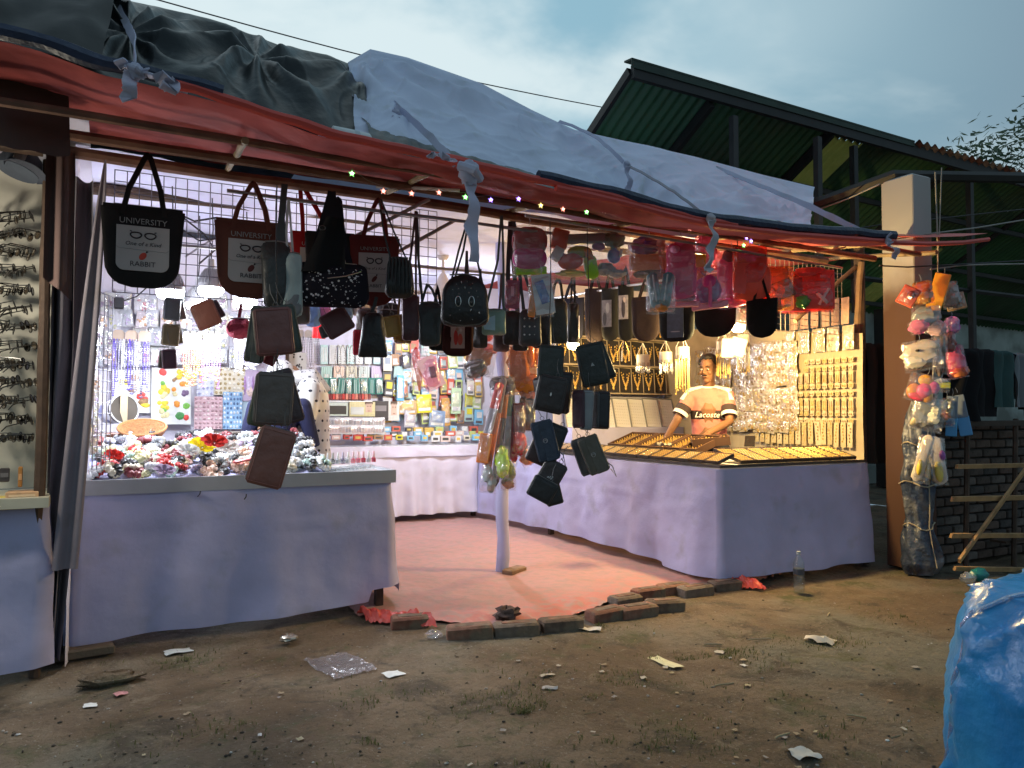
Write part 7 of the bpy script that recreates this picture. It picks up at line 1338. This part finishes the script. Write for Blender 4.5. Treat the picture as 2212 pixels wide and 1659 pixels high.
wallet('checked pink-brown pouch beside the yellow drum display', 1594, 750, 30, 38, 4.9, (.26, .15, .12), 16); wallet('plain mauve pouch overlapping the checked pouch', 1572, 752, 24, 38, 4.95, (.20, .13, .13), 4)
T = thing('bead_chandelier', 'wire chandelier of glass beads and gold charms hanging before the necklaces', 'bead display', PV(1348, 760, 5.9))
for k in range(5): a_ = k*1.257; q = MB(); q.tube([(0, 0, .13), (math.cos(a_)*.06, math.sin(a_)*.06, 0)], .0025, 5); [q.ell((math.cos(a_)*.06, math.sin(a_)*.06, -.02*i), (.010, .010, .009), 6, 5) for i in range(5)]; q.build('bead_string', [gold, sil][k % 2], T)
# earring cards on the lit side wall
def ecard(w, h, k, kind):
    r0 = random.Random(k); q = MB(); q.box((0, 0, -h/2), (w, .003, h)); g = MB()
    if kind == 'stud': [g.ell((sx*w*.2, -.005, -h*.5+r0.uniform(-.004, .004)), (w*.10, .004, w*.12), 6, 5) for sx in (-1, 1)]; [g.ell((sx*w*.2, -.006, -h*.72), (w*.12, .004, h*.10), 6, 5) for sx in (-1, 1)]
    elif kind == 'drop': [g.tube([(sx*w*.2, -.005, -h*.3), (sx*w*.2, -.006, -h*.95)], [.002, w*.10], 6) for sx in (-1, 1)]
    elif kind == 'tall': [g.ell((r0.uniform(-.2, .2)*w, -.005, -h*(.12+.13*i)), (.007, .004, .008), 6, 5) for i in range(6)]
    elif kind == 'pack': [g.ell((r0.uniform(-.3, .3)*w, -.006, -h*r0.uniform(.25, .85)), (r0.uniform(.005, .014), .005, r0.uniform(.005, .016)), 6, 5) for i in range(6)]
    ps = [('card', q.mesh('card', mat('card_cream%d' % (k % 3), [(.52, .43, .24), (.56, .48, .32), (.46, .36, .18)][k % 3], .7, var=.08, vs=30))), ('earrings', g.mesh('earrings', [mat('earring_gold', (.46, .28, .06), .35, metal=.3, var=.2), mat('earring_dark', (.30, .18, .08), .35, metal=.3, var=.2), gold][k % 3]))]
    if kind == 'pack': f_ = MB(); pillow(f_, w*1.06, h*1.04, .022, nx=5, nz=5, wr=.006, z0=-h*1.02, seed=k); ps.append(('clear_wrap', f_.mesh('clear_wrap', CLEAR)))
    return ps
UW = 5.79
def wcard(label, name, x, y, ps, group, tl=0, du=0., sc_=None): return inst(name, label, 'earring card', PU(x, y, UW-du), (R(rg.uniform(-3, 3)), R(tl), R(-90+rg.uniform(-5, 5))), ps, group, sc_)
st = [ecard(.05, .045, k, 'stud') for k in range(5)]; dr = [ecard(.046, .10, k, 'drop') for k in range(4)]; tl_ = [ecard(.055, .22, k, 'tall') for k in range(4)]; pk_ = [ecard(.10, .17, k, 'pack') for k in range(4)]; pk2 = [ecard(.10, .10, k, 'pack') for k in range(5)]
def line_y(y_at_1840, x): return 889+(y_at_1840-889)*(x-228)/(1840-228)
for j, (y, kind) in enumerate(((770, 'stud'), (787, 'stud'), (800, 'drop'), (826, 'stud'), (843, 'stud'), (858, 'drop'), (876, 'stud'), (888, 'stud'), (903, 'stud'))):
    for i in range(9):
        x = 1838-15*i*(1-.012*i)
        if j < 2 and i > 7: continue
        wcard({'stud': 'small cream card of gold studs', 'drop': 'cream card of long gold drop earrings'}[kind]+' in neat rows on the side wall', 'earring_card', x, line_y(y, x), rg.choice(st if kind == 'stud' else dr), {'stud': 'stud cards in rows', 'drop': 'drop earring cards in rows'}[kind], 0, .0 if kind != 'stud' else .006)
for i in range(16): x = 1836-14.8*i*(1-.006*i); wcard('tall narrow cream card with a column of small earrings along the wall foot', 'earring_card', x, line_y(914, x)-rg.uniform(0, 6), rg.choice(tl_), 'tall cards along the wall foot', rg.uniform(-3, 3), .01)
for i in range(5): x = 1832-32*i; wcard('cellophane pack of hair jewels in the top row of the side wall', 'earring_card', x, line_y(702, x), pk_[i % 4], 'cellophane packs in the top row', rg.uniform(-3, 3), .012, (1.25, 1, 1.25))
for j in range(10):
    for i in range(14):
        x = 1712-15.5*i+rg.uniform(-3, 3); y = line_y(722+21*j, x)+rg.uniform(-5, 5)
        if x < 1505 or y > 930: continue
        wcard('overlapping cream jewel packet bulging in wavy rows on the side wall', 'earring_card', x, y, rg.choice(pk2), 'overlapping packets in wavy rows', rg.uniform(-9, 9), .015+.02*rg.random(), (rg.uniform(1, 1.3), 1, rg.uniform(1, 1.25)))
for i in range(6): x = 1826-22*i; wcard('brown cellophane strip pack above the top row of hair jewels', 'strip_pack', x, line_y(640, x), [('card', (lambda q_: q_.mesh('card', mat('strip_brown', (.40, .24, .17), .6, var=.2, vs=25)))((lambda q_: (q_.box((0, 0, -.12), (.085, .004, .24)), q_)[1])(MB())))], 'brown strip packs', 0, .004)
# ================================================================== bricks round the floor sheet
bm_ = [mat('kerb_brick%d' % i, c, .9, var=.3, vs=16, bump=.8, bs=45, c2=(.16, .12, .08), c2s=9) for i, c in enumerate([(.20, .085, .055), (.24, .12, .08), (.17, .13, .10), (.13, .09, .065)])]
bk = [(885, 1352, .20, 10), (1015, 1374, .235, 3), (1115, 1368, .235, 4), (1212, 1358, .225, 14), (1308, 1336, .22, 26), (1375, 1328, .235, 22), (1350, 1306, .2, 28), (1435, 1316, .22, 12), (1400, 1290, .2, 24), (1455, 1280, .21, 20), (1502, 1284, .22, 20), (1565, 1272, .21, 18)]
LB = ['chipped brick standing apart at the near end of the row', 'long reddish brick lying second in the row', 'brick with a pressed frog facing up', 'pale-cornered brick where the row starts to curve', 'grey dusty brick on the curve of the row', 'large pale brick in front of a double row', 'brick behind the large pale one in the double row', 'outermost brick of the double row bulge', 'inner brick of the bulge under the sheet edge', 'flat brick tucked between bulge and counter', 'dark brick beside the jewellery counter corner', 'last brick of the row by the red plastic corner']
for i, ((x, y, L_, a), lab) in enumerate(zip(bk, LB)):
    P = PZ(x, y); T = thing('brick', lab, 'brick', (P.x, P.y, gz(P.x, P.y)-.022), (R(rg.uniform(-3, 3)), R(rg.uniform(-3, 3)), R(a-24)), 'loose bricks edging the floor sheet')
    q = MB(); n0 = 0; L_ *= 1.16; q.bbox((0, 0, .046), (L_, .12, .092), .012); q.v = [tuple(Vector(p)+Vector((nz3(p[0]*20+i, p[1]*20, p[2]*20), nz3(p[1]*20, p[0]*20+i, 3), nz3(p[2]*20, i, p[0]*20)))*.007) for p in q.v]; q.build('clay_body', bm_[i % 4], T)
    q = MB(); q.box((0, 0, .0925), (L_*.62, .045, .004)); q.build('frog', bm_[(i+2) % 4], T)
# ================================================================== litter
paperw = mat('paper_white', (.72, .74, .74), .8, var=.08, vs=20, bump=.3, bs=30)
def scrap(label, x, y, w, h, c, rot, bend=.15, name='paper_scrap', cat='paper', m=None, th=.0015, seed=0):
    P = PZ(x, y); s = (P-C0).dot(fwd)/F; w, h = w*s, h*s*2.4; r0 = random.Random(seed+int(x)); q = MB()
    q.grid(lambda a, b_: ((a-.5)*w*(1+.15*nz3(b_*2, seed)), (b_-.5)*h*(1+.15*nz3(a*2, seed+4)), .004+bend*w*abs(nz3(a*1.7+seed, b_*1.7, x*.01))+.03*w*math.sin(a*5+seed)), 7, 6)
    o = q.build(name, m or cm(c, .8, var=.1, vs=25), None, ang=30); o.location = (P.x, P.y, gz(P.x, P.y)+.003); o.rotation_euler = (0, 0, R(rot)); return tag(o, label, cat)
scrap('flat white square of paper lying in the open dirt', 850, 1454, 42, 15, (.72, .76, .76), 12, .04); scrap('pale yellow folded slip on the grass patch', 1437, 1420, 32, 34, (.72, .70, .44), 5, .1); scrap('white paper rectangle under the counter hem', 385, 1405, 55, 14, (.55, .60, .60), 8, .05)
scrap('torn white paper bit by the floor sheet bricks', 1275, 1360, 26, 20, (.62, .6, .55), 50, .3); scrap('crumpled white wrapper on the warm-lit dirt', 1772, 1378, 46, 24, (.62, .58, .50), 25, .6); scrap('grey-white folded carton at the bottom of the path', 1735, 1622, 58, 22, (.46, .50, .50), -12, .35)
scrap('small white scrap on the trodden path', 195, 1516, 26, 10, (.66, .68, .66), 0, .1); scrap('pink scrap on the trodden path', 260, 1494, 24, 10, (.5, .22, .22), 20, .2); scrap('cream scrap near the grass, triangular', 1188, 1484, 18, 14, (.5, .46, .42), 60, .5); scrap('long pale strip of wood beside the grass', 1182, 1456, 34, 5, (.5, .44, .34), 4, .05); scrap('white card bit under the yellow slip', 1555, 1400, 22, 8, (.55, .52, .44), 30, .2)
for i in range(46):
    x, y = rg.uniform(60, 2000), rg.uniform(1330, 1650)
    if PZ(x, y).y > 3.75: continue
    scrap('tiny pale scrap of litter trodden into the dirt', x, y, rg.uniform(6, 16), rg.uniform(3, 7), rg.choice([(.5, .46, .38), (.62, .62, .6), (.36, .28, .18), (.42, .36, .22), (.3, .28, .26)]), rg.uniform(0, 180), .25, seed=i)['group'] = 'tiny litter scraps'
for i, (x, y, l, a) in enumerate(((1560, 1470, 60, 20), (1690, 1585, 45, 30), (1850, 1540, 40, -30), (1400, 1660, 50, 10), (1640, 1380, 55, 8), (1540, 1383, 40, 0), (1790, 1325, 30, 60))):
    P = PZ(x, y); s = (P-C0).dot(fwd)/F*l/2; q = MB(); q.tube([(-s, 0, 0), (-s*.3, s*.04, .003), (s, 0, .002)], .004, 5); o = q.build('splinter', mat('straw', (.42, .34, .2), .8, var=.2)); o.location = (P.x, P.y, gz(P.x, P.y)+.006); o.rotation_euler = (0, 0, R(a-28)); tag(o, 'thin dry wood splinter lying on the dirt', 'splinter', 'dry splinters')
# clear plastic sheet and wrapper
a = [PZ(655, 1418), PZ(745, 1400), PZ(815, 1440), PZ(722, 1462)]
q = MB(); q.grid(lambda u, t_: (lambda p: (p.x, p.y, gz(p.x, p.y)+.008+.02*abs(fbm(u*4, t_*4, 3, 3))))(a[0].lerp(a[1], u).lerp(a[3].lerp(a[2], u), t_)), 30, 20); o = q.build('plastic_bag', film('bag_film', (.86, .84, .86), .10, .2, .34, (.34, .31, .33)), None, ang=60); tag(o, 'flat empty clear plastic bag lying on the dirt', 'plastic bag')
P = PZ(625, 1385); q = MB(); q.ell((0, 0, .018), (.055, .035, .02), 12, 8, jit=.3); o = q.build('foil_wrapper', mat('foil', (.5, .46, .38), .25, metal=.6)); o.location = P; tag(o, 'glinting crumpled wrapper under the front counter hem', 'wrapper')
P = PZ(935, 1378); q = MB(); q.ell((0, 0, .02), (.05, .035, .025), 12, 8, jit=.25); o = q.build('plastic_cup', film('cup_film', (.9, .9, .9), .15, .1, .12)); o.location = P; tag(o, 'crushed clear cup beside the first long brick', 'cup')
P = PZ(1095, 1335, .03); q = MB(); q.ell((0, 0, .03), (.085, .06, .04), 14, 9, jit=.3); o = q.build('crumpled_rag', mat('rag_dark', (.10, .065, .055), .9, var=.4, vs=30)); o.location = P; tag(o, 'dark crumpled rag on the edge of the orange floor sheet', 'rag')
P = PZ(240, 1470); q = MB(); q.ell((0, 0, .012), (.14, .07, .03), 16, 9, jit=.2); o = q.build('mud_clod', DIRT); o.location = P; tag(o, 'dark clod of wet mud before the plank', 'mud clod')
P = PZ(150, 1425); q = MB(); q.bbox((0, 0, .03), (.42, .09, .05), .008); o = q.build('plank', mat('old_plank', (.13, .10, .07), .9, var=.3, bump=.5)); o.location = P; o.rotation_euler = (0, 0, R(6)); tag(o, 'short weathered plank at the foot of the curtain', 'plank')
# water bottle
P = PZ(1726, 1278); B_ = thing('water_bottle', 'half-clear plastic water bottle with a dark label standing by the counter', 'bottle', (P.x, P.y, 0)); s = 1.0
q = MB(); q.lathe([(0, .004), (.036, 0), (.040, .012), (.040, .20), (.038, .215), (.026, .245), (.0135, .265), (.0135, .28)], n=20); q.build('shell', film('bottle_film', (.86, .90, .90), .12, .05, .04, (.5, .55, .56)), B_)
q = MB(); q.lathe([(.0405, .13), (.0408, .17)], n=20); q.build('label', cm((.05, .06, .08), .5), B_); q = MB(); q.lathe([(.015, .272), (.015, .295), (0, .296)], n=16); q.build('cap', cm((.42, .46, .46), .5), B_)
# ================================================================== blue sheet in the foreground
blu = mat('blue_sheet', (.02, .26, .62), .30, spec=.5, var=.2, vs=3., bump=.5, bs=16., dist=.02, c2=(.05, .36, .70), c2s=2.2)
BT = thing('covered_load', 'glossy bright blue plastic sheet wrapped over a load beside the path', 'tarpaulin', (3.22, 1.26, 0))
sil_px = [(2212, 1284), (2150, 1284), (2118, 1300), (2085, 1345), (2062, 1410), (2046, 1490), (2036, 1570), (2030, 1640), (2026, 1700)]
def btf(a, b_):
    an = -math.pi*.10+a*math.pi*2; h = b_; rx, ry = .70*(1-.45*h**2.6), .68*(1-.45*h**2.6)
    fold = .05*(1-abs(math.sin(an*2.2+h*1.6+1.2*nz3(an*1.3, h))))**5+.035*(1-abs(math.sin(an*4.1-h*3.1+1.5*nz3(an*1.6, h*1.4, 5))))**8+.03*(1-abs(nz3(an*2.2+h*2, h*3-an, 7)))**10-.03
    top = max(0, h-.86)/.14; k = 1-top*.96
    return (math.cos(an)*(rx+fold)*k, math.sin(an)*(ry+fold)*k, .70*math.sin(min(1, h/.9)*math.pi/2)**.9+.03*nz3(math.cos(an)*3, math.sin(an)*3, h*2)+.02*top)
q = MB(); q.grid(btf, 110, 44); q.build('sheet', blu, BT, ang=180)
q = MB(); q.tube([Vector(btf(.42+.05*t_/12, t_/12*.9))*1.012 for t_ in range(13)], .008, 6); q.build('seam', film('seam_film', (.8, .85, .95), .3, .1, .25, (.4, .5, .7)), BT)
# ================================================================== right side: tarp bundle, rack, clothes, bag
tb = mat('navy_wrap', (.035, .05, .085), .35, spec=.6, var=.3, vs=5, bump=.9, bs=12, dist=.04, c2=(.16, .17, .19), c2s=4)
TB = thing('wrapped_bundle', 'tall dark blue tarpaulin bundle tied with cord against the pillar', 'bundle', (5.98, 4.02, 0))
q = MB(); pr_ = [(0, .13), (.08, .17), (.25, .145), (.45, .10), (.62, .125), (.8, .14), (.95, .115), (1.12, .13), (1.3, .10), (1.42, .05)]
def tbf(a, b_):
    k = b_*(len(pr_)-1); i = min(int(k), len(pr_)-2); z = pr_[i][0]+(pr_[i+1][0]-pr_[i][0])*(k-i); r_ = pr_[i][1]+(pr_[i+1][1]-pr_[i][1])*(k-i); an = a*2*math.pi; r_ *= 1+.22*nz3(math.cos(an)*2, math.sin(an)*2, z*3)+.1*math.sin(an*7+z*14)
    return (math.cos(an)*r_*1.05, math.sin(an)*r_*.8, z)
q.grid(tbf, 44, 60); q.build('wrap', tb, TB, ang=180)
q = MB(); [q.tube([Vector(tbf(t_/16, h+.015*math.sin(t_)))*1.0+Vector((math.cos(t_/16*6.283)*.012, math.sin(t_/16*6.283)*.012, 0)) for t_ in range(17)], .006, 5) for h in (.30, .52, .74)]; q.tube([Vector(tbf(.72, h/10))+Vector((.0, -.015, 0)) for h in range(1, 9)], .005, 5); q.build('cord', cm((.40, .34, .24), .8), TB)
q = MB(); q.grid(lambda a, b_: (-.10+.1*a, -.125-.02*math.sin(a*5), .80+.14*b_-.05*a), 8, 6); q.build('yellow_patch', cm((.45, .30, .06), .6), TB)
# a few dark cloths and a coat hung left of the pillar
for i, (x, y0, y1, w_, v_, c, lab) in enumerate(((1880, 740, 1000, 46, 4.5, (.035, .033, .03), 'dark cloth hanging between booth wall and pillar'), (2075, 752, 910, 58, 3.95, (.014, .014, .016), 'long black garment hanging over the rack'), (2118, 752, 900, 50, 3.98, (.02, .02, .022), 'second black garment with a pale collar over the rack'), (2160, 756, 880, 46, 3.94, (.05, .10, .10), 'teal towel hanging over the rack'), (2196, 762, 880, 34, 3.96, (.22, .24, .26), 'grey striped cloth beside the teal towel'), (2215, 770, 905, 26, 4.0, (.03, .05, .05), 'dark green garment at the end of the rack'))):
    a, b_ = PV(x-w_/2, y0, v_), PV(x+w_/2, y1, v_); w, h = b_.x-a.x, a.z-b_.z; q = MB()
    q.grid(lambda s_, t_: ((s_-.5)*w*(1-.12*t_*t_), -.04+.035*math.sin(s_*11+i+2*nz3(t_*2, i))+.01*nz3(s_*4, t_*4, i)+.05*(t_ > .97), -h*(1-t_)), 20, 22); q.grid(lambda s_, t_: ((s_-.5)*w, .03+.02*math.sin(s_*9+i), -h*.85*(1-t_)), 16, 12)
    o = q.build('hanging_garment', cloth('garment_%d' % i, c), None, ang=180); o.location = ((a.x+b_.x)/2, v_, a.z); tag(o, lab, 'garment')
RK = thing('wooden_rack', 'rough wooden rack of rails with a diagonal brace before the brick wall', 'rack', PZ(2090, 1246)); c = Vector(RK.location); pw = mat('rack_wood', (.42, .25, .11), .75, var=.3, vs=9, bump=.4, bs=40)
def rail(nm, x0, y0, x1, y1, v0, v1, w_, m=pw): a, b_ = PV(x0, y0, v0)-c, PV(x1, y1, v1)-c; q = MB(); d = b_-a; q.strip([a, a.lerp(b_, .5), b_], w_, (0, -.25, 1), .02); return q.build(nm, m, RK)
rail('rail', 2042, 916, 2300, 912, 3.92, 3.95, .045, mat('rack_dark', (.07, .05, .04), .8, var=.2)); rail('rail', 2066, 1008, 2300, 1003, 3.80, 3.84, .035); rail('rail', 2056, 1078, 2300, 1073, 3.78, 3.82, .04); rail('rail', 2054, 1157, 2300, 1156, 3.76, 3.8, .038); rail('rail', 2062, 1228, 2300, 1232, 3.74, 3.78, .036)
rail('brace', 2072, 1212, 2218, 1010, 3.73, 3.77, .045)
for x in (2086, 2190, 2290): a, b_ = PV(x, 1246, 3.86)-c, PV(x+4, 905, 3.96)-c; q = MB(); q.tube([a, b_], .022, 6); q.build('upright', woodd, RK)
P = PZ(2100, 1256); T = thing('plastic_bag', 'crumpled teal and clear plastic bag at the foot of the rack', 'plastic bag', P); q = MB(); q.ell((.09, 0, .045), (.085, .06, .05), 14, 10, jit=.14); q.build('teal_part', mat('teal_bag', (.03, .28, .30), .3, var=.2, transluc=.3), T); q = MB(); q.ell((-.06, .0, .035), (.07, .05, .04), 12, 9, jit=.2); q.build('clear_part', film('pouch', (.85, .88, .9), .2, .1, .2), T)
P = PV(2190, 1165, 3.98); q = MB(); q.box((0, 0, 0), (.5, .14, .02)); o = q.build('shelf_board', woodd); o.location = P; tag(o, 'dark shelf board between the rack rails', 'shelf')
# ================================================================== neighbouring stall at the left with sunglasses
NB = thing('market_stall', 'neighbouring stall beyond the curtain with a cream display wall', 'stall', (-1.2, 4.5, 0)); mv = Vector((-1.2, 4.5, 0))
cream = mat('cream_wall', (.62, .60, .52), .8, var=.06)
q = MB(); q.box((.42, .42, 1.78), (1.05, .02, 1.75)); q.build('display_wall', cream, NB); q = MB(); q.box((0, .5, 2.75), (2.2, 1.6, .03)); q.build('ceiling', WALLC, NB)
q = MB(); q.box((.46, .2, .87), (1.0, .55, .05)); q.build('counter_top', mat('cream_edge', (.55, .52, .40), .6), NB)
o = skirt('skirt', [(-2.2, 4.55), (-.26, 4.52), (-.24, 4.9)], .85, lambda a: .05+.01*nz3(a*5, 2), LILAC, NB, .01, fold=.02, flare=.05, kf=5, seed=12); rel(o, mv)
q = MB(); fl_ = [PV(x, y, 3.9)-mv for x, y in ((-120, 262), (152, 332), (148, 205), (-120, 130))]; q.grid(lambda a, b_: fl_[0].lerp(fl_[1], a).lerp(fl_[3].lerp(fl_[2], a), b_)+Vector((0, .02*math.sin(a*8)+.03*nz3(a*3, b_*3), -.05*(1-b_)*math.sin(a*3.1)+.02*nz3(a*5, b_))), 24, 12); q.build('front_flap', cloth('brown_valance', (.10, .062, .055)), NB, ang=180)
for v_, z_ in ((4.0, 2.52), (4.4, 2.62)): q = MB(); q.tube([(-1.2, v_-4.5, z_), (.9, v_-4.5, z_)], .035, 8); q.build('beam', woodd, NB)
# its black roof sheet, sagging over the left corner
roof_sheet('tarpaulin', 'dull black roof sheet of the neighbouring stall', [(0, -260, -150), (.5, -20, -90), (1, 262, -70)], [(0, -260, 60), (.45, 0, 88), (.8, 150, 128), (1, 215, 148)], 4.6, 3.5, mat('dull_black_sheet', (.018, .018, .017), .7, var=.3, vs=3, bump=.4, bs=6), 40, 30, lambda a, k: .05*fbm(a*3, k*3, 6, 3), 2.)
# sunglasses in rows on the cream wall
fr = mat('glasses_black', (.02, .018, .016), .25, coat=.4, var=0); ln = mat('lens_dark', (.06, .045, .03), .08, spec=.8, var=0, coat=.5)
def glasses_parts():
    f = MB(); l = MB(); t_ = [MB(), MB()]
    for sx in (-1, 1):
        f.tube([(sx*.034+math.cos(a_)*.026, 0, math.sin(a_)*.021) for a_ in [k*.4488 for k in range(14)]], .0028, 5, closed=True); l.ell((sx*.034, 0, 0), (.025, .002, .020), 12, 6)
        t_[sx > 0].tube([(sx*.062, 0, .008), (sx*.066, .06, .006), (sx*.064, .115, 0), (sx*.060, .14, -.022)], [.003, .0028, .0035, .003], 5)
    f.tube([(-.009, 0, .004), (0, -.002, .008), (.009, 0, .004)], .0025, 5); return [('frame', f.mesh('frame', fr)), ('lenses', l.mesh('lenses', ln)), ('temple', t_[0].mesh('temple', fr)), ('temple', t_[1].mesh('temple', fr))]
GP = glasses_parts()
for j in range(13):
    for i in range(6):
        P = PV(-6+17*i+rg.uniform(-5, 5)-10, 466+40*j+rg.uniform(-6, 6), 4.72-.012*i); inst('sunglasses', 'dark folded sunglasses clipped in rows on the cream display wall', 'sunglasses', P, (R(rg.uniform(-20, 10)), R(rg.uniform(-14, 14)), R(100+rg.uniform(-25, 25))), GP, 'sunglasses on the display wall')
T = thing('baseball_cap', 'grey-blue cap with a curved brim above the sunglasses', 'cap', PV(38, 372, 4.55), (0, R(20), R(30))); q = MB(); q.lathe([(.098, 0), (.10, .04), (.085, .09), (.05, .12), (0, .13)], n=22); q.build('crown', canv((.10, .12, .16)), T); q = MB(); q.grid(lambda a, b_: (math.cos(-2.6+a*2.05)*(.095+.075*b_*math.sin(math.pi*a)**.5), math.sin(-2.6+a*2.05)*(.095+.075*b_*math.sin(math.pi*a)**.5), .004-.03*b_*(1-math.sin(math.pi*a))), 16, 6); q.build('brim', canv((.08, .09, .12)), T); q = MB(); q.box((-.05, -.09, .05), (.05, .012, .06)); q.build('badge', cm((.4, .36, .34), .7), T)
for i, (x, y, w_, h_, c, lab) in enumerate(((30, 1085, 80, 26, (.70, .55, .10), 'yellow striped box lying on the neighbouring counter'), (50, 1068, 60, 16, (.66, .40, .22), 'orange clear-lidded box on the yellow one'), (44, 1030, 8, 44, (.50, .22, .05), 'slim wooden spike standing on the neighbouring counter'), (10, 1026, 18, 30, (.06, .05, .05), 'small black stand on the neighbouring counter'))):
    P = PV(x, y, 4.55); s = (P-C0).dot(fwd)/F; q = MB(); q.bbox((0, 0, 0), (w_*s, .12 if i < 2 else .02, h_*s), .004); T = thing('display_box' if i < 2 else 'small_stand', lab, 'box' if i < 2 else 'stand', P); q.build('body', cm(c, .5, var=.2, vs=20), T); q = MB(); q.box((0, -.062 if i < 2 else -.012, 0), (w_*s*.8, .002, h_*s*.3)); q.build('label', cm(tuple(min(.8, k*1.2+.1) for k in c), .5), T)
l = bpy.data.lights.new('lamp_light', 'POINT'); 
Lp = led_lamp('warm white lamp lighting the neighbouring sunglasses wall', (-.75, 4.1, 2.1), (1, .90, .72), 18, 12, 2.6)
bpy.data.lights.remove(l)
# tangled cables over the left lamps
for i, pts in enumerate(([(385, 462), (420, 478), (470, 470)], [(392, 495), (430, 520), (468, 515), (480, 500)], [(400, 555), (440, 528), (470, 512), (478, 480)], [(395, 470), (440, 505), (465, 540), (430, 570)])):
    wire('cable', ['thin black cable looping behind the black tote bag', 'black cable sagging between the two tote bags', 'grey twisted cable rising to the brown tote bag', 'loose cable crossing over the white lamps'][i], [PV(x, y, 5.0+.05*i) for x, y in pts], .006, blk if i != 2 else cm((.4, .4, .44), .5))
T = thing('plug_socket', 'black plug hanging from a cord on the back wall', 'plug', PV(257, 655, 6.5)); q = MB(); q.bbox((0, 0, 0), (.07, .05, .09), .01); q.build('housing', cm((.02, .02, .025), .4), T); q = MB(); q.tube([(.03, 0, .02), (.12, 0, .06), (.22, 0, .17)], .005, 5); q.build('cord', blk, T)
